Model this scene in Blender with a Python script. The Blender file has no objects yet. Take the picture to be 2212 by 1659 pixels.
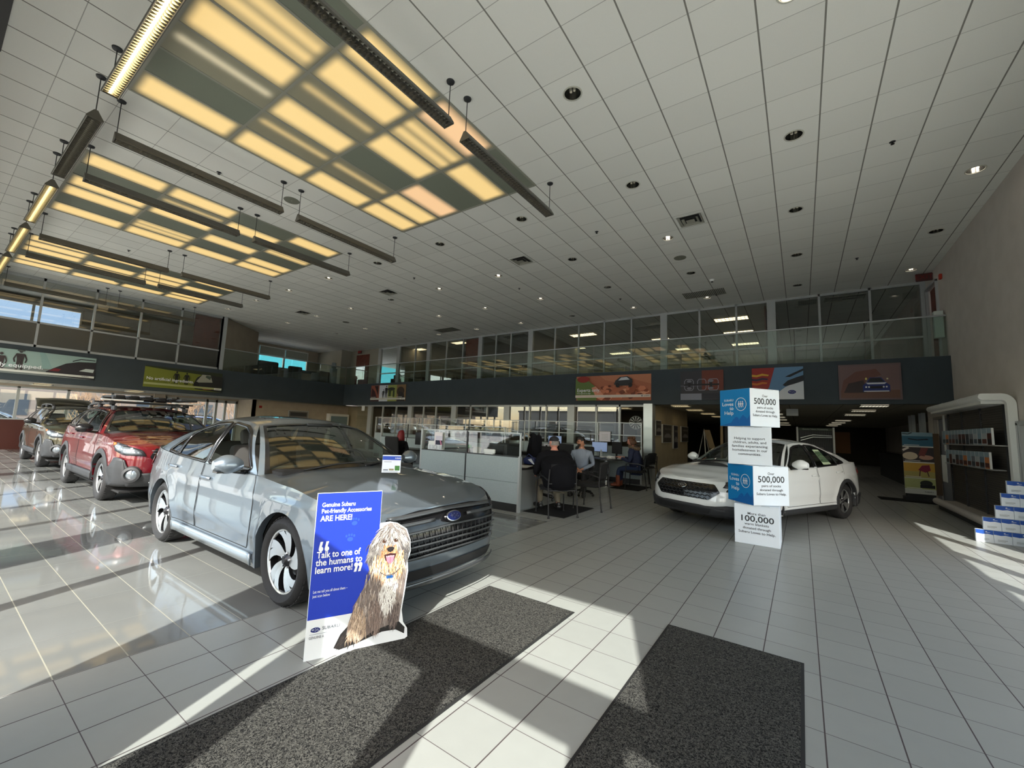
import bpy, bmesh, math, random
from math import pi, sin, cos, radians, sqrt, atan2, floor
from mathutils import Vector, Matrix, Euler
random.seed(7)
SC = bpy.context.scene
COL = SC.collection
# ---------------- camera (calibrated on the 2 ft ceiling grid) ----------------
FPX = 896.48; YAW = 0.6091394; PITCH = 0.1083899; ROLL = 0.0389213; HC = 1.45
_f = Vector((-sin(YAW)*cos(PITCH), cos(YAW)*cos(PITCH), sin(PITCH)))
_r = Vector((cos(YAW), sin(YAW), 0)); _u = _r.cross(_f)
_r2 = _r*cos(ROLL) + _u*sin(ROLL); _u2 = _u*cos(ROLL) - _r*sin(ROLL)
cam = bpy.data.cameras.new('camera'); camo = bpy.data.objects.new('camera', cam); COL.objects.link(camo)
cam.sensor_fit = 'HORIZONTAL'; cam.sensor_width = 36.0; cam.lens = FPX/2212*36.0
cam.clip_start = 0.05; cam.clip_end = 500
camo.matrix_world = Matrix(((_r2.x, _u2.x, -_f.x, 0), (_r2.y, _u2.y, -_f.y, 0), (_r2.z, _u2.z, -_f.z, HC), (0, 0, 0, 1)))
SC.camera = camo
# ---------------- exposure, world, sun ----------------
SC.view_settings.view_transform = 'Standard'; SC.view_settings.look = 'None'
SC.view_settings.gamma = 1.0; SC.view_settings.use_curve_mapping = False
SC.view_settings.exposure = 0.42
SUN_DIR = Vector((-0.42, 1.0, -0.90)).normalized()
w = bpy.data.worlds.new('world'); SC.world = w; w.use_nodes = True
nt = w.node_tree; nt.nodes.clear()
sky = nt.nodes.new('ShaderNodeTexSky'); sky.sky_type = 'NISHITA'; sky.sun_disc = False
sky.sun_elevation = radians(39.7); sky.sun_rotation = radians(157); sky.altitude = 50; sky.air_density = 1.0; sky.dust_density = 1.2
bg = nt.nodes.new('ShaderNodeBackground'); bg.inputs[1].default_value = 0.6
wo = nt.nodes.new('ShaderNodeOutputWorld'); mxw = nt.nodes.new('ShaderNodeMix'); mxw.data_type = 'RGBA'; mxw.blend_type = 'MULTIPLY'; mxw.inputs[0].default_value = 1.0; mxw.inputs[7].default_value = (1.30, 1.13, .95, 1)
nt.links.new(sky.outputs[0], mxw.inputs[6]); nt.links.new(mxw.outputs[2], bg.inputs[0]); nt.links.new(bg.outputs[0], wo.inputs[0])
sl = bpy.data.lights.new('sun', 'SUN'); sl.energy = 8.0; sl.angle = radians(0.55); sl.color = (1.0, 0.98, 0.93)
so = bpy.data.objects.new('sun', sl); COL.objects.link(so); so.location = (10, -20, 20)
so.rotation_euler = SUN_DIR.to_track_quat('-Z', 'Y').to_euler()
def portal(name, loc, rot, sx, sy):
    l = bpy.data.lights.new(name, 'AREA'); l.shape = 'RECTANGLE'; l.size = sx; l.size_y = sy; l.cycles.is_portal = True
    o = bpy.data.objects.new(name, l); COL.objects.link(o); o.location = loc; o.rotation_euler = rot
portal('daylight_opening_front', (-9.0, -0.42, 1.85), (radians(90), 0, 0), 24.5, 3.7)
portal('daylight_opening_right', (2.99, 3.5, 1.6), (radians(90), 0, radians(90)), 9.4, 3.0)
# ---------------- materials ----------------
MATS = {}
def nodes(m):
    m.use_nodes = True; nt = m.node_tree; b = nt.nodes['Principled BSDF']; return nt, b
def mat(name, col, rough=0.6, metal=0.0, spec=0.5, coat=0.0, emit=None, es=1.0, noise=None, nscale=20.0, bump=0.0, coatr=0.03, alpha=1.0):
    if name in MATS: return MATS[name]
    m = bpy.data.materials.new(name); nt, b = nodes(m)
    b.inputs['Base Color'].default_value = (*col, 1); b.inputs['Roughness'].default_value = rough
    b.inputs['Metallic'].default_value = metal; b.inputs['Specular IOR Level'].default_value = spec
    b.inputs['Coat Weight'].default_value = coat; b.inputs['Coat Roughness'].default_value = coatr
    if emit: b.inputs['Emission Color'].default_value = (*emit, 1); b.inputs['Emission Strength'].default_value = es
    if noise or bump:
        tc = nt.nodes.new('ShaderNodeTexCoord'); n = nt.nodes.new('ShaderNodeTexNoise'); n.inputs['Scale'].default_value = nscale
        n.inputs['Detail'].default_value = 4
        nt.links.new(tc.outputs['Object'], n.inputs['Vector'])
        if noise:
            mx = nt.nodes.new('ShaderNodeMix'); mx.data_type = 'RGBA'; mx.inputs[6].default_value = (*col, 1); mx.inputs[7].default_value = (*noise, 1)
            rp = nt.nodes.new('ShaderNodeValToRGB'); rp.color_ramp.elements[0].position = 0.38; rp.color_ramp.elements[1].position = 0.62
            nt.links.new(n.outputs['Fac'], rp.inputs[0]); nt.links.new(rp.outputs[0], mx.inputs[0]); nt.links.new(mx.outputs[2], b.inputs['Base Color'])
        if bump:
            bp = nt.nodes.new('ShaderNodeBump'); bp.inputs['Strength'].default_value = bump; bp.inputs['Distance'].default_value = 0.01
            nt.links.new(n.outputs['Fac'], bp.inputs['Height']); nt.links.new(bp.outputs[0], b.inputs['Normal'])
    MATS[name] = m; return m
def glassmat(name, tint=(1, 1, 1), refl=1.0, ior=1.5, rough=0.0):
    # thin pane: clear transmission tinted, with Fresnel mirror reflection
    if name in MATS: return MATS[name]
    m = bpy.data.materials.new(name); m.use_nodes = True; nt = m.node_tree; nt.nodes.clear()
    t = nt.nodes.new('ShaderNodeBsdfTransparent'); t.inputs[0].default_value = (*tint, 1)
    g = nt.nodes.new('ShaderNodeBsdfGlossy'); g.inputs[0].default_value = (1, 1, 1, 1); g.inputs['Roughness'].default_value = rough
    lw = nt.nodes.new('ShaderNodeLayerWeight'); lw.inputs[0].default_value = .5
    pw = nt.nodes.new('ShaderNodeMath'); pw.operation = 'POWER'; pw.inputs[1].default_value = 5.0; nt.links.new(lw.outputs['Facing'], pw.inputs[0])
    ml = nt.nodes.new('ShaderNodeMath'); ml.operation = 'MULTIPLY_ADD'; ml.inputs[1].default_value = .92; ml.inputs[2].default_value = .04*refl*2; ml.use_clamp = True
    mx = nt.nodes.new('ShaderNodeMixShader'); o = nt.nodes.new('ShaderNodeOutputMaterial')
    nt.links.new(pw.outputs[0], ml.inputs[0]); nt.links.new(ml.outputs[0], mx.inputs[0])
    nt.links.new(t.outputs[0], mx.inputs[1]); nt.links.new(g.outputs[0], mx.inputs[2]); nt.links.new(mx.outputs[0], o.inputs[0])
    MATS[name] = m; return m
def flat(col, rough=0.55):
    k = 'print_%02x%02x%02x_%d' % (int(col[0]*255), int(col[1]*255), int(col[2]*255), int(rough*10))
    return mat(k, col, rough)
def srgb(r, g, b):
    f = lambda c: (c/255/12.92) if c/255 <= 0.04045 else ((c/255+0.055)/1.055)**2.4
    return (f(r), f(g), f(b))
# ---------------- mesh builder ----------------
def rotm(rx=0, ry=0, rz=0): return Euler((rx, ry, rz)).to_matrix()
class MB:
    def __init__(s): s.v = []; s.f = []; s.m = []; s.cur = 0
    def mat(s, i): s.cur = i; return s
    def add(s, vs, fs):
        o = len(s.v); s.v += [Vector(p) for p in vs]; s.f += [tuple(i+o for i in f) for f in fs]; s.m += [s.cur]*len(fs); return s
    def box(s, x0, x1, y0, y1, z0, z1):
        return s.add([(x0,y0,z0),(x1,y0,z0),(x1,y1,z0),(x0,y1,z0),(x0,y0,z1),(x1,y0,z1),(x1,y1,z1),(x0,y1,z1)],
            [(0,3,2,1),(4,5,6,7),(0,1,5,4),(1,2,6,5),(2,3,7,6),(3,0,4,7)])
    def rbox(s, c, d, r=0.0, rot=None, top=1.0, seg=2):
        # box centred at c with size d, rounded vertical+horizontal edges by chamfered rings; top scales the upper face
        hx, hy, hz = d[0]/2, d[1]/2, d[2]/2; r = min(r, hx*.99, hy*.99, hz*.99)
        rot = rot or Matrix.Identity(3); c = Vector(c)
        def ring(ins, z):
            ax, ay = hx-ins, hy-ins; rr = max(r-ins, 0.0005); k = top if z > 0 else 1.0; pts = []
            for q, (sx, sy) in enumerate(((1,1),(-1,1),(-1,-1),(1,-1))):
                for j in range(seg+1):
                    a = pi/2*q + pi/2*j/seg
                    pts.append(c + rot @ Vector(((sx*(ax-rr)+rr*cos(a))*k, (sy*(ay-rr)+rr*sin(a))*k, z)))
            return pts
        rings = []
        for j in range(seg+1):
            a = pi/2*j/seg; rings.append(ring(r*(1-sin(a)), -hz + r*(1-cos(a))))
        for j in range(seg+1):
            a = pi/2*(1-j/seg); rings.append(ring(r*(1-sin(a)), hz - r*(1-cos(a))))
        n = len(rings[0]); vs = [p for g in rings for p in g]; fs = []
        for i in range(len(rings)-1):
            for j in range(n): fs.append((i*n+j, i*n+(j+1) % n, (i+1)*n+(j+1) % n, (i+1)*n+j))
        fs.append(tuple(reversed(range(n)))); fs.append(tuple(range((len(rings)-1)*n, len(rings)*n)))
        return s.add(vs, fs)
    def cyl(s, p0, p1, r0, r1=None, n=12, cap=True):
        r1 = r0 if r1 is None else r1; p0 = Vector(p0); p1 = Vector(p1); d = (p1-p0).normalized()
        a = Vector((0,0,1)) if abs(d.z) < .9 else Vector((1,0,0)); u = d.cross(a).normalized(); w_ = d.cross(u)
        vs = [p0+(u*cos(2*pi*i/n)+w_*sin(2*pi*i/n))*r0 for i in range(n)] + [p1+(u*cos(2*pi*i/n)+w_*sin(2*pi*i/n))*r1 for i in range(n)]
        fs = [(i, (i+1) % n, n+(i+1) % n, n+i) for i in range(n)]
        if cap: fs += [tuple(reversed(range(n))), tuple(range(n, 2*n))]
        return s.add(vs, fs)
    def tube(s, pts, r, n=8, closed=False, sq=None):
        pts = [Vector(p) for p in pts]; rs = r if isinstance(r, (list, tuple)) else [r]*len(pts); m = len(pts); vs = []; up = None
        for i, p in enumerate(pts):
            a = pts[i-1] if (i > 0 or closed) else p; b = pts[(i+1) % m] if (i < m-1 or closed) else p
            d = (b-a).normalized()
            if up is None:
                up = Vector((0,0,1)) if abs(d.z) < .9 else Vector((1,0,0))
            u = (up - d*up.dot(d)).normalized(); up = u; w_ = d.cross(u)
            if sq:
                vs += [p+u*sx*sq[1]/2+w_*sy*sq[0]/2 for sx, sy in ((1,1),(-1,1),(-1,-1),(1,-1))]
            else: vs += [p+(u*cos(2*pi*k/n)+w_*sin(2*pi*k/n))*rs[i] for k in range(n)]
        if sq: n = 4
        fs = []
        for i in range(m if closed else m-1):
            for k in range(n): fs.append((i*n+k, i*n+(k+1) % n, ((i+1) % m)*n+(k+1) % n, ((i+1) % m)*n+k))
        if not closed: fs += [tuple(reversed(range(n))), tuple(range((m-1)*n, m*n))]
        return s.add(vs, fs)
    def lathe(s, prof, n=24, c=(0,0,0), M=None):
        # prof: (r,z) list around z
        c = Vector(c); vs = []; M = M or Matrix.Identity(3)
        for r, z in prof: vs += [c + M @ Vector((r*cos(2*pi*k/n), r*sin(2*pi*k/n), z)) for k in range(n)]
        fs = [(i*n+k, i*n+(k+1) % n, (i+1)*n+(k+1) % n, (i+1)*n+k) for i in range(len(prof)-1) for k in range(n)]
        return s.add(vs, fs)
    def prism(s, pts, d, base=(0,0,0), U=(1,0,0), V=(0,1,0)):
        # polygon pts (u,v) on plane (U,V) at base, extruded by vector d
        base = Vector(base); U = Vector(U); V = Vector(V); d = Vector(d); n = len(pts)
        a = [base+U*p[0]+V*p[1] for p in pts]; b = [p+d for p in a]
        return s.add(a+b, [tuple(reversed(range(n))), tuple(range(n, 2*n))] + [(i, (i+1) % n, n+(i+1) % n, n+i) for i in range(n)])
    def poly(s, pts): return s.add(pts, [tuple(range(len(pts)))])
    def grid(s, P, closed_u=False):
        # P[i][j]
        ni, nj = len(P), len(P[0]); vs = [p for row in P for p in row]; fs = []
        for i in range(ni if closed_u else ni-1):
            for j in range(nj-1): fs.append((i*nj+j, ((i+1) % ni)*nj+j, ((i+1) % ni)*nj+j+1, i*nj+j+1))
        return s.add(vs, fs)
    def ell(s, c, r, n=12, m=8, rot=None):
        rot = rot or Matrix.Identity(3); c = Vector(c); P = []
        for i in range(m+1):
            t = pi*i/m; P.append([c + rot @ Vector((r[0]*sin(t)*cos(2*pi*k/n), r[1]*sin(t)*sin(2*pi*k/n), -r[2]*cos(t))) for k in range(n)])
        vs = [p for row in P for p in row]; fs = [(i*n+k, i*n+(k+1) % n, (i+1)*n+(k+1) % n, (i+1)*n+k) for i in range(m) for k in range(n)]
        return s.add(vs, fs)
    def xf(s, M, since=0):
        for i in range(since, len(s.v)): s.v[i] = M @ s.v[i]
        return s
    def build(s, name, mats, parent=None, smooth=False, loc=None, sub=0, bevel=0, merge=True, angle=40):
        me = bpy.data.meshes.new(name); me.from_pydata([tuple(p) for p in s.v], [], s.f)
        mats = mats if isinstance(mats, (list, tuple)) else [mats]
        for m_ in mats: me.materials.append(m_)
        if len(mats) > 1: me.polygons.foreach_set('material_index', s.m)
        bm = bmesh.new(); bm.from_mesh(me)
        if merge: bmesh.ops.remove_doubles(bm, verts=bm.verts, dist=0.00005)
        bmesh.ops.recalc_face_normals(bm, faces=bm.faces)
        bm.to_mesh(me); bm.free()
        o = bpy.data.objects.new(name, me); COL.objects.link(o)
        if parent is not None: o.parent = parent
        if loc is not None: o.location = loc
        if smooth: me.polygons.foreach_set('use_smooth', [True]*len(me.polygons)); me.set_sharp_from_angle(angle=radians(angle))
        if bevel:
            md = o.modifiers.new('bevel', 'BEVEL'); md.width = bevel; md.segments = 2; md.limit_method = 'ANGLE'; md.angle_limit = radians(40)
        if sub: md = o.modifiers.new('sub', 'SUBSURF'); md.levels = sub; md.render_levels = sub
        me.update(); return o
def thing(name, label, cat, loc=(0,0,0), rz=0.0, group=None):
    o = bpy.data.objects.new(name, None); COL.objects.link(o); o.empty_display_size = 0.1
    o.location = loc; o.rotation_euler = (0, 0, rz); return tag(o, label, cat, group)
def tag(o, label, cat=None, group=None, kind=None):
    if label: o['label'] = label
    if cat: o['category'] = cat
    if group: o['group'] = group
    if kind: o['kind'] = kind
    return o
def struct(o, label=None):
    o['kind'] = 'structure'
    if label: o['label'] = label
    return o
def kids(o): return [c for c in bpy.data.objects if c.parent == o]
def copytree(o, parent=None, keep=None):
    keep = keep if keep is not None else {}
    c = o.copy(); COL.objects.link(c); c.parent = parent
    for ch in CH.get(o.name, None) or kids(o): copytree(ch, c)
    return c
CH = {}
def dup(root, loc, rz=0.0, label=None, group=None):
    c = copytree(root); c.location = loc; c.rotation_euler = (0, 0, rz)
    if label: c['label'] = label
    if group: c['group'] = group
    return c
def textmesh(body, size, bold=0.0, align='LEFT', spacing=1.0, shear=0.0, line=1.0):
    cu = bpy.data.curves.new('t', 'FONT'); cu.body = body; cu.size = size; cu.align_x = align; cu.align_y = 'CENTER'
    cu.offset = bold*size; cu.space_character = spacing; cu.space_line = line; cu.resolution_u = 3; cu.shear = shear
    o = bpy.data.objects.new('t', cu); COL.objects.link(o)
    me = bpy.data.meshes.new_from_object(o.evaluated_get(bpy.context.evaluated_depsgraph_get()))
    vs = [v.co.copy() for v in me.vertices]; fs = [tuple(p.vertices) for p in me.polygons]
    bpy.data.objects.remove(o); bpy.data.curves.remove(cu); bpy.data.meshes.remove(me)
    return vs, fs
class Art:
    """flat print: coloured polygons layered a hair apart on a plane (u right, v up, w out)"""
    def __init__(s, O, U, V, W, step=0.00025): s.O = Vector(O); s.U = Vector(U); s.V = Vector(V); s.W = Vector(W); s.mb = MB(); s.mats = []; s.k = 0; s.step = step
    def mi(s, c):
        m_ = c if isinstance(c, bpy.types.Material) else flat(c)
        if m_ not in s.mats: s.mats.append(m_)
        return s.mats.index(m_)
    def P(s, p, extra=0): return s.O + s.U*p[0] + s.V*p[1] + s.W*(s.k*s.step+extra)
    def poly(s, pts, c, same=False):
        if not same: s.k += 1
        s.mb.mat(s.mi(c)); s.mb.poly([s.P(p) for p in pts]); return s
    def rect(s, x0, y0, x1, y1, c, same=False): return s.poly([(x0,y0),(x1,y0),(x1,y1),(x0,y1)], c, same)
    def ell(s, cx, cy, rx, ry, c, n=20, a0=0, rot=0, same=False):
        pts = [(rx*cos(2*pi*i/n+a0), ry*sin(2*pi*i/n+a0)) for i in range(n)]
        return s.poly([(cx+x*cos(rot)-y*sin(rot), cy+x*sin(rot)+y*cos(rot)) for x, y in pts], c, same)
    def line(s, pts, wd, c, same=False):
        if not same: s.k += 1
        s.mb.mat(s.mi(c))
        for i in range(len(pts)-1):
            a = Vector(pts[i]); b = Vector(pts[i+1]); d = (b-a)
            if d.length < 1e-6: continue
            n = Vector((-d.y, d.x)).normalized()*wd/2
            s.mb.poly([s.P(a-n), s.P(b-n), s.P(b+n), s.P(a+n)])
        return s
    def ring(s, cx, cy, r, wd, c, n=28, ry=None):
        ry = ry or r
        return s.line([(cx+r*cos(2*pi*i/n), cy+ry*sin(2*pi*i/n)) for i in range(n+1)], wd, c)
    def text(s, body, x, y, size, c, bold=0.0, align='LEFT', spacing=1.0, shear=0.0, sx=1.0, line=1.0, rot=0.0, fit=None):
        s.k += 1; s.mb.mat(s.mi(c)); vs, fs = textmesh(body, size, bold, align, spacing, shear, line)
        if fit: sx = fit/(max(v.x for v in vs)-min(v.x for v in vs))
        s.mb.add([s.P((x+v.x*sx*cos(rot)-v.y*sin(rot), y+v.x*sx*sin(rot)+v.y*cos(rot))) for v in vs], fs); return s
    def build(s, name, parent): return s.mb.build(name, s.mats, parent, merge=False)
def stars_logo(a, cx, cy, rx, ry, blue, star):
    """oval emblem with six four-pointed stars"""
    a.ell(cx, cy, rx, ry, star, 28); a.ell(cx, cy, rx*.92, ry*.88, blue, 28)
    a.k += 1
    for x, y, r in ((-.45,.12,.30),(.02,.38,.16),(.25,-.08,.16),(.45,.2,.14),(.55,-.25,.16),(.0,-.35,.16)):
        q = []
        for i in range(8):
            rr = r if i % 2 == 0 else r*.22; an = pi/4*i
            q.append((cx+(x+rr*1.3*cos(an))*rx, cy+(y+rr*1.5*sin(an))*ry))
        a.poly(q, star, same=True)
    a.line([(cx-.9*rx, cy+.12*ry), (cx-.1*rx, cy+.12*ry)], ry*.06, star, same=True)
# ---------------- tiled surfaces ----------------
def tile_mat(name, col, lx, ly, cx, cy, sx, sy, ox, oy, wx, wy, rough, var=0.04, spec=0.5, noise=0.0, nsc=30, bump=0.0, roughvar=0.0):
    """tiles on the XY plane: lines x=ox+k*sx (colour lx, width wx) and y=oy+k*sy (colour ly, width wy); cx/cy unused spare"""
    m = bpy.data.materials.new(name); nt, b = nodes(m); N = nt.nodes.new; L = nt.links.new
    tc = N('ShaderNodeTexCoord'); sp = N('ShaderNodeSeparateXYZ'); L(tc.outputs['Object'], sp.inputs[0])
    def M(op, a, bb=None, cl=False):
        n = N('ShaderNodeMath'); n.operation = op; n.use_clamp = cl
        for i, q in enumerate((a, bb)):
            if q is None: continue
            if isinstance(q, (int, float)): n.inputs[i].default_value = q
            else: L(q, n.inputs[i])
        return n.outputs[0]
    def axis(out, o, s, w_):
        t = M('DIVIDE', M('SUBTRACT', out, o), s); fr = M('FRACT', t)
        d = M('MULTIPLY', M('MINIMUM', fr, M('SUBTRACT', 1.0, fr)), s)
        return M('LESS_THAN', d, w_/2), M('FLOOR', t)
    mx_, ix = axis(sp.outputs[0], ox, sx, wx); my_, iy = axis(sp.outputs[1], oy, sy, wy)
    wn = N('ShaderNodeTexWhiteNoise'); wn.noise_dimensions = '2D'; cb = N('ShaderNodeCombineXYZ'); L(ix, cb.inputs[0]); L(iy, cb.inputs[1]); L(cb.outputs[0], wn.inputs['Vector'])
    val = M('ADD', M('MULTIPLY', wn.outputs['Value'], var*2), 1.0-var)
    if noise:
        nz = N('ShaderNodeTexNoise'); nz.inputs['Scale'].default_value = nsc; nz.inputs['Detail'].default_value = 5; L(tc.outputs['Object'], nz.inputs['Vector'])
        val = M('MULTIPLY', val, M('ADD', M('MULTIPLY', nz.outputs['Fac'], noise*2), 1.0-noise))
    vc = N('ShaderNodeMix'); vc.data_type = 'RGBA'; vc.blend_type = 'MULTIPLY'; vc.inputs[0].default_value = 1; vc.inputs[6].default_value = (*col, 1)
    cc = N('ShaderNodeCombineColor'); 
    for i in range(3): L(val, cc.inputs[i])
    L(cc.outputs[0], vc.inputs[7])
    m1 = N('ShaderNodeMix'); m1.data_type = 'RGBA'; L(my_, m1.inputs[0]); L(vc.outputs[2], m1.inputs[6]); m1.inputs[7].default_value = (*ly, 1)
    m2 = N('ShaderNodeMix'); m2.data_type = 'RGBA'; L(mx_, m2.inputs[0]); L(m1.outputs[2], m2.inputs[6]); m2.inputs[7].default_value = (*lx, 1)
    L(m2.outputs[2], b.inputs['Base Color']); b.inputs['Specular IOR Level'].default_value = spec
    g = M('MAXIMUM', mx_, my_); L(M('ADD', M('MULTIPLY', g, 0.4), rough, True), b.inputs['Roughness'])
    if bump:
        bn = N('ShaderNodeTexNoise'); bn.inputs['Scale'].default_value = bump; bn.inputs['Detail'].default_value = 3; L(tc.outputs['Object'], bn.inputs['Vector'])
        bp = N('ShaderNodeBump'); bp.inputs['Strength'].default_value = 0.25; bp.inputs['Distance'].default_value = 0.004; L(bn.outputs['Fac'], bp.inputs['Height']); L(bp.outputs[0], b.inputs['Normal'])
    return m
TS = 0.6096; TY = TS*1.004; CX0 = -1.47847; CY0 = 4.8964; ZC = 5.974
tx = lambda i: CX0 + i*TS
ty = lambda j: CY0 + j*TY
M_FLOOR = tile_mat('floor_white_tile', srgb(150,152,147), srgb(66,56,56), srgb(76,68,68), 0, 0, .3115, .3113, .053, .5985, .0065, .004, .34, var=.03, noise=.05, nsc=9)
M_GLOSS = tile_mat('floor_polished_tile', srgb(116,118,116), srgb(106,106,100), srgb(150,148,134), 0, 0, .623, .3113, -3.38, .5985, .003, .006, .05, var=.03, noise=.12, nsc=2.5, spec=.9)
M_CEIL = tile_mat('ceiling_tile', srgb(228,229,222), srgb(128,127,120), srgb(172,172,166), 0, 0, TS, TY, CX0, CY0, .018, .008, .9, var=.03, noise=.06, nsc=160, bump=140)
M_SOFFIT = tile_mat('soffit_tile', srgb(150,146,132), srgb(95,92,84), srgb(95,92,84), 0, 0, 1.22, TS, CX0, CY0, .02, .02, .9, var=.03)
M_WALL = mat('wall_paint_warm_grey', srgb(192,186,178), .85, noise=srgb(186,180,172), nscale=3)
M_BEIGE = mat('wall_paint_beige', srgb(172,160,142), .85, noise=srgb(166,154,137), nscale=3)
M_FASCIA = mat('fascia_paint_slate', srgb(56,66,72), .75, noise=srgb(53,63,69), nscale=2)
M_ALU = mat('aluminium_frame', srgb(176,180,180), .38, .35)
M_ALUB = mat('brushed_aluminium', srgb(190,196,198), .3, .75)
M_WHITE = mat('white_enamel', srgb(222,224,220), .35)
M_BLACK = mat('black_plastic', (.012,.012,.013), .45)
M_DARK = mat('dark_grey_plastic', srgb(46,48,50), .5)
M_WOOD = mat('red_brown_wood', srgb(104,44,26), .5, noise=srgb(90,36,20), nscale=6)
M_PANE = glassmat('clear_glass', (.93,.95,.94), 1.0)
M_PANE2 = glassmat('office_glass', (.80,.83,.80), 1.5)
M_PANEW = glassmat('window_glass', (.96,.98,.97), 1.0)
# floors
mb = MB(); mb.poly([(-3.38,-.5,0),(2.95,-.5,0),(2.95,16.5,0),(4.5,16.5,0),(4.5,36,0),(-26.2,36,0),(-26.2,6.0,0),(-3.38,6.0,0)])
struct(mb.build('floor', M_FLOOR), 'white matte square tile floor with dark grout')
mb = MB(); mb.poly([(-24,-.5,0),(-3.38,-.5,0),(-3.38,6.0,0),(-24,6.0,0)])
struct(mb.build('floor', M_GLOSS), 'polished grey tile floor under the row of cars')
# ceiling
DOWN = []
for j in (-.5, 3.5, 7.5, 11.5, 15.5):
    for i in (6.5, 2.5, -1.5, -5.5, -9.5, -13.5, -17.5, -21.5, -25.5, -29.5):
        if j == -.5 and i < -2: continue
        if j == 15.5 and i < -26 : continue
        DOWN.append((i, j))
LIT = {(2.5,-.5),(6.5,7.5),(-1.5,7.5),(-9.5,7.5),(-13.5,7.5),(6.5,15.5),(-1.5,15.5),(-17.5,3.5),(-21.5,3.5),(-5.5,15.5),(-9.5,11.5),(-13.5,11.5),(-17.5,11.5),(-21.5,7.5),(-25.5,7.5),(-13.5,15.5),(-17.5,15.5),(-21.5,15.5),(-25.5,3.5),(-29.5,7.5),(-29.5,3.5),(-25.5,11.5)}
hole = {(int(floor(i)), int(floor(j))) for i, j in DOWN}
BAYS = (-10, -20, -30)
def inbay(i, j): return any(b <= i < b+6 for b in BAYS) and -6 <= j < 2
mb = MB()
for i in range(-42, 8):
    for j in range(-9, 31):
        if inbay(i, j): continue
        x0, x1, y0, y1 = tx(i), min(tx(i+1), 2.95), ty(j), ty(j+1)
        if (i, j) in hole:
            cx, cy = (tx(i)+tx(i+1))/2, (y0+y1)/2; n = 16; R = .115; A = []; B = []
            for k in range(n):
                a = 2*pi*k/n; c_, s_ = cos(a), sin(a); q = max(abs(c_), abs(s_))
                A.append((cx+c_/q*(x1-x0)/2, cy+s_/q*(y1-y0)/2, ZC)); B.append((cx+R*c_, cy+R*s_, ZC))
            mb.add(A+B, [(k, (k+1) % n, n+(k+1) % n, n+k) for k in range(n)])
        else: mb.poly([(x0,y0,ZC),(x1,y0,ZC),(x1,y1,ZC),(x0,y1,ZC)])
mb.box(-30, 3.2, -.6, 24, ZC+.5, ZC+.6)
struct(mb.build('ceiling', M_CEIL), 'high suspended ceiling of square off-white tiles')
# fascias and balcony slabs
mb = MB(); mb.box(-21.12, 2.95, 13.75, 13.95, 2.43, 3.57); mb.box(-26.2, 2.95, 13.95, 24.0, 3.36, 3.56)
struct(mb.build('wall_balcony_front', M_FASCIA), 'dark slate fascia band below the rear balcony')
mb = MB(); mb.box(-21.3, -21.12, -.6, 13.95, 2.41, 3.58); mb.box(-26.2, -21.3, -.6, 13.95, 3.36, 3.56)
struct(mb.build('wall_gallery_front', M_FASCIA), 'dark slate fascia band below the side gallery')
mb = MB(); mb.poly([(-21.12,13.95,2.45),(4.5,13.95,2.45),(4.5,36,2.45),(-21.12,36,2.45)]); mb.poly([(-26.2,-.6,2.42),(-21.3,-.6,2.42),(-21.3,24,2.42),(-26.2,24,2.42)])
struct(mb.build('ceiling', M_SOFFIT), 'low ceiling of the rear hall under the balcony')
# right wall: solid part with two doorways, windows nearer the camera
mb = MB()
def wallx(mb, x, t, y0, y1, z0, z1): mb.box(min(x, x+t), max(x, x+t), y0, y1, z0, z1)
wallx(mb, 2.95, .2, 8.07, 14.2, 0, 3.56); wallx(mb, 2.95, .2, 14.2, 15.45, 2.15, 3.56); wallx(mb, 2.95, .2, 15.45, 16.1, 0, 3.56)
wallx(mb, 2.95, .2, 8.07, 14.42, 3.56, ZC+.5); wallx(mb, 2.95, .2, 14.42, 15.4, 5.62, ZC+.5); wallx(mb, 2.95, .2, 15.4, 24, 3.56, ZC+.5)
wallx(mb, 2.95, .2, -.6, 8.07, 3.1, ZC+.5)
mb.box(2.95, 4.5, 16.1, 16.3, 0, 3.56); mb.box(4.5, 4.7, 16.1, 36, 0, 3.56)
mb.box(3.15, 4.5, 13.9, 14.0, 0, 3.56); mb.box(4.4, 4.5, 13.9, 16.1, 0, 3.56)
mb.box(3.15, 4.5, 14.2, 14.3, 3.56, ZC); mb.box(4.4, 4.5, 14.2, 16.1, 3.56, ZC)
struct(mb.build('wall_right', M_WALL), 'tall warm grey wall beside the brochure rack')
mb = MB()
for y in (8.05, 6.65, 5.1, 3.7, 2.2, .7, -.5): mb.box(2.97, 3.1, y-.07, y+.07, 0, 3.1)
mb.box(2.97, 3.1, -.5, 8.07, 3.02, 3.1); mb.box(2.97, 3.1, -.5, 8.07, 0, .08)
struct(mb.build('window_2', M_ALU), 'tall window wall out of view on the sunny side')
mb = MB(); mb.poly([(3.03,-.5,.08),(3.03,8.0,.08),(3.03,8.0,3.02),(3.03,-.5,3.02)])
struct(mb.build('window_3', M_PANEW))
mb = MB(); mb.box(2.90, 2.955, 10.28, 10.36, 0, 1.87); mb.box(2.90, 2.955, 9.0, 10.36, 1.83, 1.9); mb.box(2.90, 2.955, 10.20, 10.24, 0, 1.83)
struct(mb.build('trim_1', M_ALU))
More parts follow.
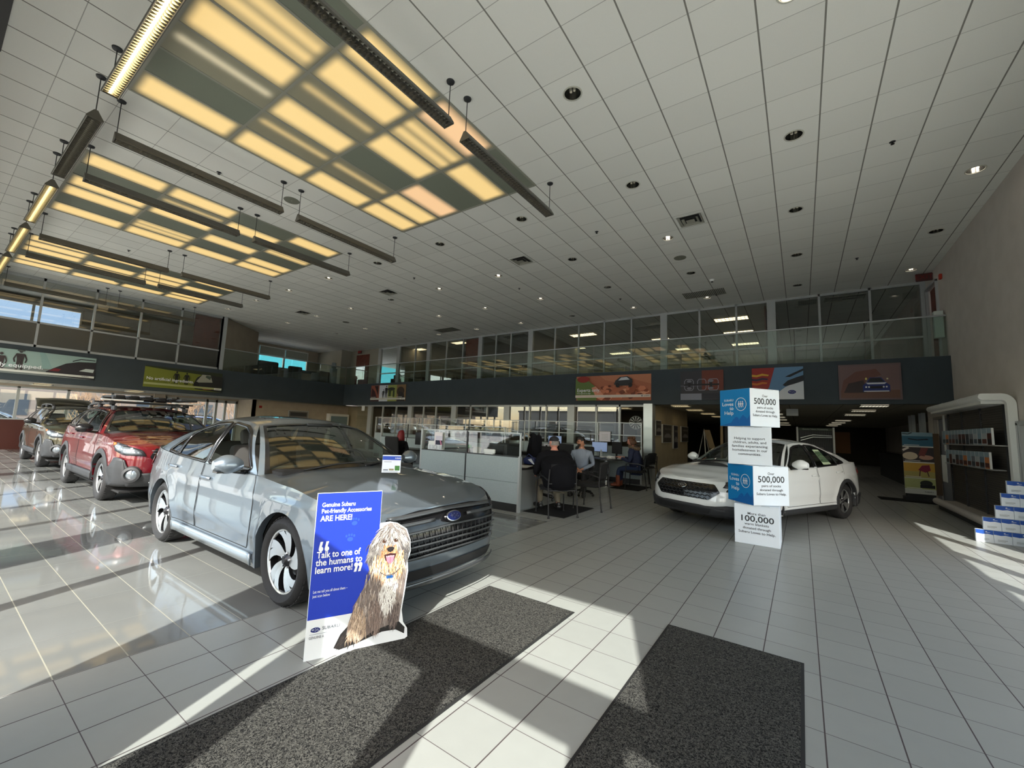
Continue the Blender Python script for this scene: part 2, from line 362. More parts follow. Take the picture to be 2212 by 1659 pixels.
# front glazing (behind the camera); openings follow the sun streaks on the floor
YW = -.5
mb = MB(); sh = .21
mb.box(-26.2, 3.15, YW-.15, YW, 3.69, ZC+.5)
mb.box(-3.12+sh, -2.17+sh, YW-.15, YW, 0, 3.69); mb.box(.35+sh, 3.15, YW-.15, YW, 0, 3.69)
mb.box(-6.515+sh, -5.77+sh, YW-.15, YW, 0, 3.69); mb.box(-14.4+sh, -13.9+sh, YW-.15, YW, 0, 3.69)
struct(mb.build('wall_front', M_WALL), 'street side wall behind the viewer with full glazing')
mb = MB()
for u in (-4.63, -7.66, -9.25, -10.8, -12.4, -15.5, -17.1, -18.6, -20.1, -21.6, -23.1): mb.box(u+sh-.06, u+sh+.06, YW-.1, YW, 0, 3.69)
mb.box(-26.2, -3.12+sh, YW-.1, YW, 0, .1); mb.box(-26.2, -3.12+sh, YW-.1, YW, 3.63, 3.69)
mb.box(-2.17+sh, .14+sh, YW-.1, YW, 2.25, 2.58); mb.box(.14+sh, .35+sh, YW-.1, YW, 2.38, 2.58)
mb.box(-2.04+sh, -1.79+sh, YW-.1, YW, 0, 2.3); mb.box(-1.05+sh, -.86+sh, YW-.1, YW, 0, 2.3); mb.box(-.09+sh, .14+sh, YW-.1, YW, 0, 2.3)
mb.box(-2.17+sh, .35+sh, YW-.1, YW, 0, .15); mb.box(-1.8+sh, 0+sh, YW-.1, YW, 1.0, 1.14)
struct(mb.build('window_1', M_ALU), 'street side glazing frames and entrance door frames')
mb = MB(); mb.poly([(-26.2,YW-.05,0),(.5,YW-.05,0),(.5,YW-.05,3.69),(-26.2,YW-.05,3.69)])
struct(mb.build('window_4', M_PANEW))
# far left ground floor: outer wall with windows and doors
XL = -24.0
mb = MB(); mb.box(XL-.15, XL, -.5, 6.3, 0, 1.09); struct(mb.build('wall_left', mat('dark_red_wainscot', srgb(76,32,22), .5)), 'low red-brown wood wall under the far windows')
mb = MB(); mb.box(XL-.15, XL, -.5, 10.2, 2.33, 3.4); mb.box(XL-.3, XL+.1, 6.15, 6.55, 0, 2.42); mb.box(XL-.15, XL, 9.6, 10.2, 0, 3.4)
mb.box(-24.15, -22.3, 9.62, 9.75, 0, 2.42); mb.box(-22.45, -22.3, 9.62, 15.6, 0, 2.42)
struct(mb.build('wall_left', M_BEIGE), 'pale beige ground floor wall beyond the desks')
mb = MB()
for y in (.9, 2.2, 3.5, 4.8, 6.1): mb.box(XL-.1, XL-.02, y-.04, y+.04, 1.09, 2.33)
mb.box(XL-.1, XL+.02, -.5, 6.3, 1.09, 1.14); mb.box(XL-.1, XL-.02, -.5, 6.3, 2.28, 2.33)
for y in (6.6, 7.05, 8.25, 8.65, 9.05, 9.55): mb.box(XL-.12, XL, y-.05, y+.05, 0, 2.33)
mb.box(XL-.12, XL, 6.6, 9.6, 2.2, 2.33)
struct(mb.build('window_5', M_ALU), 'aluminium framed windows and doors in the far side wall')
mb = MB(); mb.poly([(XL-.06,-.5,1.1),(XL-.06,6.2,1.1),(XL-.06,6.2,2.3),(XL-.06,-.5,2.3)]); mb.poly([(XL-.06,6.6,0),(XL-.06,9.6,0),(XL-.06,9.6,2.3),(XL-.06,6.6,2.3)])
struct(mb.build('window_6', M_PANEW))
# gallery glazing above the side fascia
XG = -21.16
mb = MB(); ys = [-.5, .82, 2.12, 3.42, 4.72, 6.0, 7.5]
for y in ys: mb.box(XG-.06, XG+.03, y-.03, y+.03, 3.58, 5.97)
mb.box(XG-.06, XG+.03, -.5, 7.5, 3.58, 3.66); mb.box(XG-.06, XG+.03, -.5, 7.5, 4.39, 4.45); mb.box(XG-.06, XG+.03, -.5, 7.5, 5.87, 5.97)
mb.box(XG-.12, XG+.03, 7.47, 7.68, 3.58, 5.97)
struct(mb.build('window_7', M_ALU), 'gallery glazing grid above the side fascia')
mb = MB(); mb.poly([(XG,-.5,4.45),(XG,7.5,4.45),(XG,7.5,5.87),(XG,-.5,5.87)]); struct(mb.build('window_8', M_PANE2))
M_FROST = glassmat('frosted_pane', (.34,.37,.33), 2.0, rough=.15)
mb = MB(); mb.poly([(XG,-.5,3.66),(XG,7.5,3.66),(XG,7.5,4.39),(XG,-.5,4.39)]); struct(mb.build('window_9', M_FROST))
# gallery rooms
M_DIM = mat('office_wall_paint', srgb(150,146,132), .85)
mb = MB(); mb.box(-25.1, -25.0, -.5, 1.0, 3.56, ZC); mb.box(-25.1, -25.0, 3.65, 9.8, 3.56, ZC); mb.box(-25.1, -25.0, 1.0, 3.65, 3.56, 4.92); mb.box(-25.1, -25.0, 1.0, 3.65, 5.66, ZC)
mb.box(-25.1, -23.2, 9.7, 9.8, 3.56, ZC); mb.box(-26.2, -26.1, 9.8, 11.2, 3.56, ZC); mb.box(-26.2, -26.1, 11.2, 14.2, 3.56, 4.6); mb.box(-26.2, -26.1, 11.2, 14.2, 5.83, ZC); mb.box(-26.2, -26.1, 14.2, 14.9, 3.56, ZC)
mb.add([(-21.25,7.6,3.56),(-23.2,9.9,3.56),(-23.2,9.9,ZC),(-21.25,7.6,ZC)], [(0,1,2,3)])
struct(mb.build('wall_gallery', M_BEIGE), 'beige walls of the upper side gallery')
mb = MB(); mb.box(-26.2, -23.45, 14.9, 15.0, 3.56, ZC); mb.box(-23.55, -23.45, 15.0, 15.6, 3.56, ZC); mb.box(-23.5, -22.9, 15.6, 15.7, 3.56, ZC); mb.box(-21.6, -20.6, 15.6, 15.7, 3.56, ZC); mb.box(-22.9, -21.6, 15.6, 15.7, 5.7, ZC)
mb.box(-26.2, 2.95, 23.6, 23.7, 3.56, ZC)
for x in (-18.9, -16.45, -12.85, -9.9, -.68): mb.box(x-.06, x+.06, 15.75, 23.6, 3.56, ZC)
struct(mb.build('wall_upper_rear', M_DIM), 'plain walls of the upper rear offices')
mb = MB(); mb.box(-26.15, -26.05, 11.2, 11.26, 4.6, 5.83); mb.box(-26.15, -26.05, 14.14, 14.2, 4.6, 5.83); mb.box(-26.15, -26.05, 12.66, 12.76, 4.6, 5.83); mb.box(-26.15, -26.05, 11.2, 14.2, 4.6, 4.66); mb.box(-26.15, -26.05, 11.2, 14.2, 5.25, 5.31); mb.box(-26.15, -26.05, 11.2, 14.2, 5.77, 5.83)
mb.box(-25.08, -25.02, 2.28, 2.36, 4.92, 5.66); mb.box(-25.08, -25.02, 1.0, 3.65, 4.92, 4.96)
struct(mb.build('window_10', M_WHITE), 'upper corner room window with a centre bar')
M_BLIND = mat('roller_blind_cloth', srgb(170,172,160), .9)
mb = MB(); mb.box(-26.04, -26.02, 11.26, 12.66, 5.31, 5.77); mb.box(-26.04, -26.02, 12.76, 14.14, 5.31, 5.77)
tag(mb.build('roller_blind', M_BLIND), 'grey roller blind half lowered over the upper corner window', 'blind')
# upper rear glazing y=15.6
YB = 15.6
posts = [-20.58, -18.9, -16.45, -12.85, -9.93, -4.08, -.68, 2.96]
thin = [-17.5, -15.13, -13.99, -11.89, -11.02, -8.68, -7.55, -6.42, -5.3, -2.85, -1.69, .58, 1.77]
mb = MB()
for x in posts: mb.box(x-.12, x+.12 if x < 2.9 else x, YB-.05, YB+.08, 3.56, ZC)
for x in thin: mb.box(x-.03, x+.03, YB-.03, YB+.05, 3.56, ZC)
for z0, z1 in ((3.56,3.62),(4.39,4.44),(5.90,ZC)): mb.box(-20.6, 2.95, YB-.03, YB+.05, z0, z1)
struct(mb.build('window_11', M_ALU), 'upper rear office glazing with aluminium posts')
mb = MB(); mb.poly([(-20.6,YB,3.6),(2.95,YB,3.6),(2.95,YB,5.9),(-20.6,YB,5.9)]); struct(mb.build('window_12', M_PANE2))
# lower rear storefront y=13.85
YS = 13.86
lp = [-18.78, -15.66, -12.78, -9.86, -6.95]; lt = [-17.74, -16.7, -14.73, -13.9, -11.8, -10.89, -8.76, -8.01, -5.96, -5.1]
mb = MB()
for x in lp: mb.box(x-.14, x+.14, YS-.05, YS+.1, 0, 2.43)
for x in lt: mb.box(x-.03, x+.03, YS-.03, YS+.05, 0, 2.43)
mb.box(-19.9, -4.2, YS-.03, YS+.05, 2.36, 2.43); mb.box(-19.9, -4.2, YS-.03, YS+.05, 0, .12)
struct(mb.build('window_13', M_ALU), 'ground floor office storefront frames behind the desks')
mb = MB(); mb.poly([(-19.9,YS+.01,0),(-5.1,YS+.01,0),(-5.1,YS+.01,2.4),(-19.9,YS+.01,2.4)]); struct(mb.build('window_14', M_PANE2))
mb = MB(); mb.box(-4.22, -3.93, 13.62, 13.95, 0, 2.45)
struct(mb.build('trim_2', M_ALUB), 'bright aluminium column at the end of the storefront')
M_HALL = mat('hall_wall_paint', srgb(150,138,112), .8, noise=srgb(145,133,108), nscale=3)
mb = MB(); mb.box(-4.1, -3.98, 13.95, 18.9, 0, 2.45); mb.box(-22.3, -19.9, 14.9, 15.0, 0, 2.45)
struct(mb.build('wall_hall_side', M_HALL), 'tan hall wall hung with framed pictures')
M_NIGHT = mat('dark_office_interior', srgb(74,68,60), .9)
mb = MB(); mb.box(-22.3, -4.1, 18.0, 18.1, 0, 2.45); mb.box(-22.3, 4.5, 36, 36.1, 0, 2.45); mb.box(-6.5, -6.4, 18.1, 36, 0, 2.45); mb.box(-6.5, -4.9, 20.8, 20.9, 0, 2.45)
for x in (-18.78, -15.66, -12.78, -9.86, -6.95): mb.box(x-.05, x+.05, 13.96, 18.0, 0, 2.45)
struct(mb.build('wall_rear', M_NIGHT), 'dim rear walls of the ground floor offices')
# doors
def door(n, label, x0, x1, y0, y1, z0, z1, m, hx=None):
    mb = MB(); mb.box(x0, x1, y0, y1, z0, z1); o = struct(mb.build('door_%d' % n, m), label)
    if hx:
        h = MB(); h.tube([hx, (hx[0], hx[1]-.06, hx[2]), (hx[0]+.12, hx[1]-.06, hx[2])], .012); h.build('door_handle', M_ALUB, o)
    return o
door(1, 'red-brown wood door at the balcony corner', -22.88, -21.62, 15.58, 15.62, 3.56, 5.69, M_WOOD, (-21.75,15.57,4.6))
mb = MB(); mb.box(-21.98,-21.94,15.55,15.575,4.75,5.35); mb.build('vision_panel', M_PANE2, bpy.data.objects['door_1'])
door(2, 'red-brown wood door in the upper glazing', -13.86, -13.02, 15.66, 15.7, 3.62, 5.88, M_WOOD, (-13.15,15.65,4.6))
mb = MB(); mb.box(-.03,0,0,.86,0,2.25); o = struct(mb.build('door_3', M_WOOD, loc=(-.85,15.72,3.6)), 'red-brown wood door standing ajar in the upper glazing')
mb = MB(); mb.box(-.03,0,0,1.0,0,1.5); o = struct(mb.build('door_4', M_WOOD, loc=(-21.75,6.66,4.45)), 'red-brown wood door panel behind the gallery glazing')
door(5, 'grey flush door beside the brochure rack', 2.99, 3.03, 14.22, 15.43, 0, 2.14, mat('grey_door', srgb(120,124,132), .6))
door(6, 'dark red wood door in the upper end wall', 3.0, 3.04, 14.44, 15.38, 3.56, 5.6, M_WOOD)
mb = MB()
for y in (14.16, 15.43): mb.box(2.90, 2.96, y, y+.06, 0, 2.17)
mb.box(2.90, 2.96, 14.16, 15.49, 2.13, 2.19)
struct(mb.build('trim_3', mat('door_frame_grey', srgb(140,136,130), .6)))
mb = MB()
for y in (14.37, 15.38): mb.box(2.90, 2.96, y, y+.05, 3.56, 5.64)
mb.box(2.90, 2.96, 14.37, 15.43, 5.6, 5.66)
struct(mb.build('trim_4', M_ALU))
# glass balustrades with handrail
def rail(name, label, p0, p1, n, z0=3.57, zt=4.56):
    t = thing(name, label, 'railing', (p0[0], p0[1], z0)); d = Vector((p1[0]-p0[0], p1[1]-p0[1], 0)); L = d.length; d.normalize(); nrm = Vector((-d.y, d.x, 0))
    h = zt-z0; mb = MB(); mb.tube([(0,0,h), tuple(d*L+Vector((0,0,h)))], .022, 10); mb.build('handrail', M_ALUB, t, True)
    for k in range(n):
        a = d*(L*k/n+.012); b = d*(L*(k+1)/n-.012); mb = MB()
        mb.add([a-nrm*.006, b-nrm*.006, b-nrm*.006+Vector((0,0,h-.02)), a-nrm*.006+Vector((0,0,h-.02)), a+nrm*.006, b+nrm*.006, b+nrm*.006+Vector((0,0,h-.02)), a+nrm*.006+Vector((0,0,h-.02))],
            [(0,1,2,3),(7,6,5,4),(0,4,5,1),(3,2,6,7),(0,3,7,4),(1,5,6,2)])
        mb.build('glass_panel', M_RAILG, t)
    mb = MB(); mb.tube([(0,0,-.01), tuple(d*L+Vector((0,0,-.01)))], .02, sq=(.05,.03)); mb.build('base_channel', M_ALU, t)
M_RAILG = glassmat('balustrade_glass', (.84,.90,.87), 1.0)
rail('balcony_railing', 'clear glass balustrade with round metal handrail along the rear balcony', (-21.1,13.8), (2.93,13.8), 16)
rail('gallery_railing', 'clear glass balustrade closing the gap in the side gallery', (-21.2,7.7), (-21.2,13.8), 4)
# ground outside
M_LOT = mat('pale_lot_surface', srgb(202,200,192), .9, noise=srgb(192,190,182), nscale=.6)  # lot colour raised so it bounces more light up to the ceiling
mb = MB(); mb.poly([(-200,-160,-.12),(120,-160,-.12),(120,120,-.12),(-200,120,-.12)]); struct(mb.build('ground', M_LOT), 'pale parking lot outside')
# ---------------- luminous ceiling panels ----------------
def lens_mat(name, kind, tint):
    """lit diffuser: tube glow painted as an emission ramp, no tubes modelled; kind 1 one tube, 2 full, 3 two tubes. x,y object coords -.5*size..+.5*size"""
    m = bpy.data.materials.new(name); nt, b = nodes(m); N = nt.nodes.new; L = nt.links.new
    tc = N('ShaderNodeTexCoord'); sp = N('ShaderNodeSeparateXYZ'); L(tc.outputs['Object'], sp.inputs[0])
    def M(op, *a):
        n = N('ShaderNodeMath'); n.operation = op
        for i, q in enumerate(a):
            if isinstance(q, (int, float)): n.inputs[i].default_value = q
            else: L(q, n.inputs[i])
        return n.outputs[0]
    ax = M('ABSOLUTE', sp.outputs[0]); ay = M('ABSOLUTE', sp.outputs[1])
    endf = N('ShaderNodeMapRange'); endf.interpolation_type = 'SMOOTHSTEP'; L(ay, endf.inputs[0]); endf.inputs[1].default_value = .47; endf.inputs[2].default_value = .60; endf.inputs[3].default_value = 1; endf.inputs[4].default_value = 0
    def lobe(c, w_):
        d = M('DIVIDE', M('SUBTRACT', sp.outputs[0] if kind == 1 else ax, c), w_)
        return M('EXPONENT', M('MULTIPLY', M('MULTIPLY', d, d), -1.0))
    if kind == 2:
        mr = N('ShaderNodeMapRange'); mr.interpolation_type = 'SMOOTHSTEP'; L(ax, mr.inputs[0]); mr.inputs[1].default_value = .12; mr.inputs[2].default_value = .32; mr.inputs[3].default_value = 1; mr.inputs[4].default_value = .10; g = mr.outputs[0]
    elif kind == 3: g = M('ADD', M('MULTIPLY', lobe(.12, .09), .65), .33)
    else: g = M('ADD', M('MULTIPLY', lobe(.07, .075), .75), .03)
    e = M('MULTIPLY', M('MULTIPLY', g, endf.outputs[0]), 1.0)
    L(M('MULTIPLY', e, {1: .42, 2: .64, 3: .58}[kind]), b.inputs['Emission Strength'])
    b.inputs['Base Color'].default_value = (*srgb(150,148,128), 1); b.inputs['Emission Color'].default_value = (*tint, 1); b.inputs['Roughness'].default_value = .35
    return m
AMB = (1.0, .68, .25)
LENS = {1: lens_mat('lens_one_tube', 1, AMB), 2: lens_mat('lens_full', 2, AMB), 3: lens_mat('lens_two_tubes', 3, AMB), 4: lens_mat('lens_pale_tube', 1, (1.0,.85,.55)), 5: lens_mat('lens_pink_full', 2, (1.0,.60,.30)),
        0: mat('lens_unlit', srgb(128,134,120), .3)}
# rows from the windows inward; columns from the right-hand side (x=-4 tiles) outward
PATS = [['032402','221212','532012','020522'], ['202202','212032','020202','203022'], ['222022','202202','022202','202022']]
ROWN = ['front', 'second', 'third', 'innermost']; COLN = ['first', 'second', 'third', 'fourth', 'fifth', 'sixth']
BAYN = ['nearest light bay', 'middle light bay', 'farthest light bay']
M_TBAR = mat('ceiling_t_bar', srgb(150,150,138), .5)
LN = {0: 'unlit grey', 1: 'amber single-tube', 2: 'glowing amber', 3: 'amber twin-tube', 4: 'pale single-tube', 5: 'glowing peach'}
lensmesh = {}; framemesh = None
for b, base in enumerate(BAYS):
    for r in range(4):
        for c in range(6):
            k = int(PATS[b][r][c]); i = base+5-c; j = -6+2*r
            cx, cy = tx(i)+TS/2, ty(j)+TY
            t = thing('ceiling_light_panel', '%s panel, %s row, %s column, in the %s' % (LN[k], ROWN[r], COLN[c], BAYN[b]), 'ceiling light', (cx, cy, ZC), 0, 'backlit panels of the luminous ceiling')
            hx, hy = TS/2, TY
            if k not in lensmesh:
                mb = MB(); P = []
                n = 8
                for q in range(n+1):
                    P.append([(-hx+.018+(2*hx-.036)*q/n, -hy+.018+(2*hy-.036)*s_/n, -.006-.0*q) for s_ in range(n+1)])
                mb.grid(P); o = mb.build('lens', LENS[k], t); lensmesh[k] = o.data
            else:
                o = bpy.data.objects.new('lens', lensmesh[k]); COL.objects.link(o); o.parent = t
            if framemesh is None:
                mb = MB()
                for a in (-1, 1): mb.box(a*hx-.018, a*hx+.018, -hy, hy, -.012, .06); mb.box(-hx, hx, a*hy-.018, a*hy+.018, -.012, .06)
                o = mb.build('frame', M_TBAR, t); framemesh = o.data
            else:
                o = bpy.data.objects.new('frame', framemesh); COL.objects.link(o); o.parent = t
# ---------------- downlights ----------------
M_CAN = mat('downlight_reflector', (.30,.30,.28), .15, .95); M_CANRIM = mat('downlight_rim', srgb(190,190,178), .4)
M_LAMPON = mat('downlight_lamp_lit', (1,1,1), .4, emit=(1,.88,.74), es=5.0); M_LAMPOFF = mat('downlight_lamp_off', srgb(205,200,180), .3)
def downl(lit):
    t = thing('downlight', 'x', 'downlight')
    mb = MB(); mb.lathe([(.13,-.006),(.13,0),(.112,-.001),(.112,.004)], 20); mb.lathe([(.13,-.006),(.112,-.008),(.110,0)], 20); mb.build('rim', M_CANRIM, t, True)
    mb = MB(); mb.lathe([(.112,0),(.105,.06),(.085,.13),(.055,.18),(.0,.19)], 20); mb.build('reflector', M_CAN, t, True)
    mb = MB()
    for s_ in (-.025, .025): mb.cyl((s_,0,.03),(s_,0,.17),.018, n=8)
    if lit: mb.lathe([(.0,.10),(.085,.10),(.085,.105),(.0,.105)], 16)
    mb.build('lamp', M_LAMPON if lit else M_LAMPOFF, t, True); return t
PR = {True: None, False: None}
YN = {-.5: 'above the entrance', 3.5: 'beside the first light bay', 7.5: 'just past the light bays', 11.5: 'midway to the balcony', 15.5: 'nearest the balcony glazing'}
for i, j in DOWN:
    lit = (i, j) in LIT; n = int(round((6.5-i)/4))
    lab = '%s downlight %s, %s out from the tall grey wall' % ('lit' if lit else 'unlit', YN[j], ['first','second','third','fourth','fifth','sixth','seventh','eighth','ninth','tenth'][n])
    loc = (tx(i), ty(j), ZC)
    if PR[lit] is None: PR[lit] = downl(lit); PR[lit].location = loc; PR[lit]['label'] = lab; PR[lit]['group'] = 'recessed downlights in the high ceiling'
    else: dup(PR[lit], loc, 0, lab)
# ---------------- vents, speakers, sprinklers ----------------
M_VENT = mat('vent_enamel', srgb(150,150,138), .5)
def vent(i, j, lab):
    t = thing('ceiling_vent', lab, 'ceiling vent', (tx(i), ty(j), ZC), 0, 'square ceiling vents')
    mb = MB()
    for q, (a, z) in enumerate(((.30,-.002),(.23,-.02),(.16,-.038))):
        P = [[(sx*a, sy*a, z) for sx, sy in ((-1,-1),(1,-1),(1,1),(-1,1),(-1,-1))], [(sx*(a-.05), sy*(a-.05), z+.028) for sx, sy in ((-1,-1),(1,-1),(1,1),(-1,1),(-1,-1))]]
        mb.grid(P)
    mb.box(-.08,.08,-.08,.08,-.045,-.04); mb.build('louvre', M_VENT, t)
    mb = MB(); mb.box(-.19,.19,-.19,.19,-.0015,-.001); mb.build('throat', mat('vent_throat', (.02,.02,.02), .9), t)
vent(-.48, 6.5, 'large square ceiling vent nearest the tall grey wall'); vent(-7.48, 6.5, 'square ceiling vent in line beyond the nearest one')
vent(-16.5, 6.5, 'square ceiling vent past the middle light bay'); vent(-25.5, 6.5, 'square ceiling vent past the farthest light bay')
M_GRIL = mat('return_grille', srgb(120,120,108), .7)
for k, (x0, x1, y, lab) in enumerate(((-2.5,-.5,14.75,'flat return air grille nearest the box stack'), (-20.8,-18.8,14.75,'flat return air grille far along the rear ceiling'))):
    mb = MB()
    for q in range(24): mb.box(tx(x0)+q*(tx(x1)-tx(x0))/24, tx(x0)+(q+.6)*(tx(x1)-tx(x0))/24, ty(y-.5), ty(y+.5), ZC-.008, ZC-.002)
    tag(mb.build('return_grille', M_GRIL), lab, 'ceiling vent', 'return air grilles')
M_SPK = mat('speaker_grille', srgb(128,130,116), .7, noise=srgb(105,107,95), nscale=300)
for x, y, lab in ((-8.516,3.988,'round ceiling speaker between the first two light bays'), (-2.411,10.749,'round ceiling speaker over the box stack'), (-19.2,3.6,'round ceiling speaker between the two far light bays'), (-16.8,10.75,'round ceiling speaker over the far desks')):
    t = thing('ceiling_speaker', lab, 'speaker', (x, y, ZC), 0, 'round ceiling speakers'); mb = MB(); mb.lathe([(.0,-.012),(.11,-.012),(.145,-.006),(.15,0)], 24); mb.build('grille', M_SPK, t, True)
    mb = MB(); mb.lathe([(.0,-.016),(.012,-.014),(.014,-.011)], 10); mb.build('badge', M_TBAR, t)
for k, (i, j, lab) in enumerate(((-11.9,-3.5,'between the first two light bays'), (-22.5,-3.2,'between the two far light bays'), (-3.6,5.7,'past the first light bay'), (-9.6,9.5,'above the desks'), (4.5,5.0,'near the tall grey wall'), (4.5,13.0,'near the corner by the tall wall'), (-1.0,15.2,'close to the balcony glazing'), (-13.44,5.67,'past the middle light bay'), (-5.6,13.6,'over the balcony'))):
    t = thing('sprinkler_head', 'small dark sprinkler head in the ceiling '+lab, 'sprinkler', (tx(i), ty(j), ZC), 0, 'ceiling sprinkler heads')
    mb = MB(); mb.lathe([(.0,-.006),(.03,-.006),(.04,0)], 14); mb.build('escutcheon', M_DARK, t, True)
    mb = MB(); mb.cyl((0,0,-.035),(0,0,0),.009,n=8); mb.lathe([(.0,-.04),(.024,-.038),(.024,-.034),(.0,-.034)],12); mb.build('deflector', M_BLACK, t)
t = thing('ceiling_camera', 'small white dome camera on the ceiling above the balcony', 'camera', (-1.984, 12.746, ZC)); mb = MB(); mb.lathe([(.0,-.07),(.04,-.06),(.06,-.03),(.065,0)], 16); mb.build('housing', M_WHITE, t, True)
mb = MB(); mb.lathe([(.0,-.085),(.025,-.078),(.036,-.06)], 12); mb.build('dome', M_BLACK, t, True)
t = thing('slot_diffuser', 'long black slot diffuser in the ceiling above the street windows', 'ceiling vent', (-7.6, -.1, ZC))
mb = MB(); mb.box(-.6,4.0,-.22,.24,-.02,-.002); mb.build('housing', M_BLACK, t)
mb = MB()
for y in (-.1, .08): mb.box(-.6,4.0,y,y+.012,-.028,-.02)
mb.build('blade', M_DARK, t)
# ---------------- pendant louvre lights ----------------
M_PEND = mat('pendant_housing', srgb(92,90,82), .45, .2); M_PENDL = mat('pendant_housing_lower', srgb(120,110,84), .5)
M_LOUV = mat('louvre_blade', srgb(196,192,180), .25, .85); M_TUBE = mat('tube_off', srgb(225,225,215), .3)
M_TUBEON = mat('tube_lit', (1,.95,.8), .3, emit=(1,.88,.62), es=8.0); M_LOUVON = mat('louvre_blade_lit', srgb(222,214,190), .28, .8)
def pendant(L, lit, label):
    t = thing('pendant_light', label, 'pendant light', group='suspended linear louvre lights')
    # axis along +Y from 0 to L, origin on the ceiling above the first rod; fixture top 0.50 below ceiling
    zt = -.50; w_ = .085
    mb = MB(); prof = [(-.022,zt),(-w_,zt-.105),(-w_,zt-.125),(-w_+.008,zt-.125),(-.016,zt-.012),(.016,zt-.012),(w_-.008,zt-.125),(w_,zt-.125),(w_,zt-.105),(.022,zt)]
    mb.prism(prof, (0,L,0), (0,0,0), (1,0,0), (0,0,1)); mb.build('housing', M_PEND, t)
    for y in (0, L):
        mb = MB(); mb.prism([(-.02,zt+.004),(-w_-.003,zt-.127),(w_+.003,zt-.127),(.02,zt+.004)], (0,.006,0), (0,y-.003,0), (1,0,0), (0,0,1)); mb.build('end_cap', M_PEND, t)
    mb = MB(); n = int(L/.055)
    for k in range(n+1):
        y = .02+k*(L-.04)/n; mb.add([(-w_+.012,y,zt-.118),(w_-.012,y,zt-.118),(w_*.55,y,zt-.075),(-w_*.55,y,zt-.075)], [(0,1,2,3)])
        if k < n:
            y2 = .02+(k+1)*(L-.04)/n; ym = (y+y2)/2
            for a in (-1,1): mb.add([(a*(w_-.012),y,zt-.119),(a*.02,ym,zt-.119),(a*.02,ym,zt-.08),(a*(w_*.6),y,zt-.08)], [(0,1,2,3)]); mb.add([(a*(w_-.012),y2,zt-.119),(a*.02,ym,zt-.119),(a*.02,ym,zt-.08),(a*(w_*.6),y2,zt-.08)], [(0,1,2,3)])
    mb.box(-w_+.006,-w_+.014,0,L,zt-.124,zt-.112); mb.box(w_-.014,w_-.006,0,L,zt-.124,zt-.112)
    mb.build('louvre', M_LOUVON if lit else M_LOUV, t)
    mb = MB(); mb.cyl((0,.04,zt-.055),(0,L-.04,zt-.055),.016,n=10); mb.build('tube', M_TUBEON if lit else M_TUBE, t, True)
    for y in (.02, L-.02):
        mb = MB(); mb.cyl((0,y,zt-.01),(0,y,-.02),.006,n=8); mb.build('hanger_rod', M_DARK, t)
        mb = MB(); mb.lathe([(.0,-.03),(.03,-.028),(.05,-.018),(.055,0)], 18, (0,y,0)); mb.build('canopy', M_DARK, t, True)
    return t
base = pendant(2.36, False, 'x'); first = True
XP = [(-3.66,'outer side of the nearest light bay'), (-7.98,'inner side of the nearest light bay'), (-9.82,'near side of the middle light bay'), (-14.15,'far side of the middle light bay'), (-16.12,'near side of the farthest light bay'), (-20.55,'far side of the farthest light bay')]
for x, nm in XP:
    for y0, yn in ((1.22,'first'), (3.88,'second')):
        lab = 'dark louvre pendant, %s from the windows, %s' % (yn, nm)
        if first: base.location = (x, y0, ZC); base['label'] = lab; first = False
        else: dup(base, (x, y0, ZC), 0, lab)
lit0 = None; un = pendant(2.45, False, 'long pendant with dark louvre, second in the row along the windows'); un.location = (-7.62,.96,ZC); un.rotation_euler = (0,0,pi/2)
for k, x in enumerate((-4.75, -10.62, -13.62, -16.62, -19.6-.0)):
    lab = 'warm glowing louvre pendant, %s of the row along the windows' % ['nearest', 'third', 'fourth', 'fifth', 'sixth'][k]
    if lit0 is None: lit0 = pendant(2.45, True, lab); lit0.location = (x+.32-.0,.96,ZC); lit0.rotation_euler = (0,0,pi/2)
    else: dup(lit0, (x,.96,ZC), pi/2, lab)
# troffers: upper offices and rear hall
M_TROF = mat('troffer_lens_lit', (1,1,1), .5, emit=(1,.80,.50), es=2.6); M_TROFOFF = mat('troffer_lens_off', srgb(120,122,112), .5); M_TROFC = mat('troffer_lens_cool', (1,1,1), .5, emit=(1,.93,.82), es=2.2)
def troffer(x0, x1, y, z, lit, label, group, d=.55, cool=False):
    t = thing('troffer_light', label, 'ceiling light', ((x0+x1)/2, y, z), 0, group); hx = (x1-x0)/2
    mb = MB()
    for a, b_ in (((-hx,hx),(-d/2,-d/2+.03)), ((-hx,hx),(d/2-.03,d/2)), ((-hx,-hx+.03),(-d/2,d/2)), ((hx-.03,hx),(-d/2,d/2))): mb.box(a[0],a[1],b_[0],b_[1],-.03,-.004)
    mb.build('frame', M_TBAR, t)
    mb = MB(); mb.box(-hx+.03,hx-.03,-d/2+.03,d/2-.03,-.016,-.010); mb.build('lens', (M_TROFC if cool else M_TROF) if lit else M_TROFOFF, t)
    mb = MB()
    for k in range(1, 9): xx = -hx+2*hx*k/9; mb.box(xx-.006,xx+.006,-d/2+.03,d/2-.03,-.028,-.017)
    mb.box(-hx+.03,hx-.03,-.008,.008,-.028,-.017); mb.build('louvre', M_TBAR, t)
U = 'office lights behind the upper glazing'
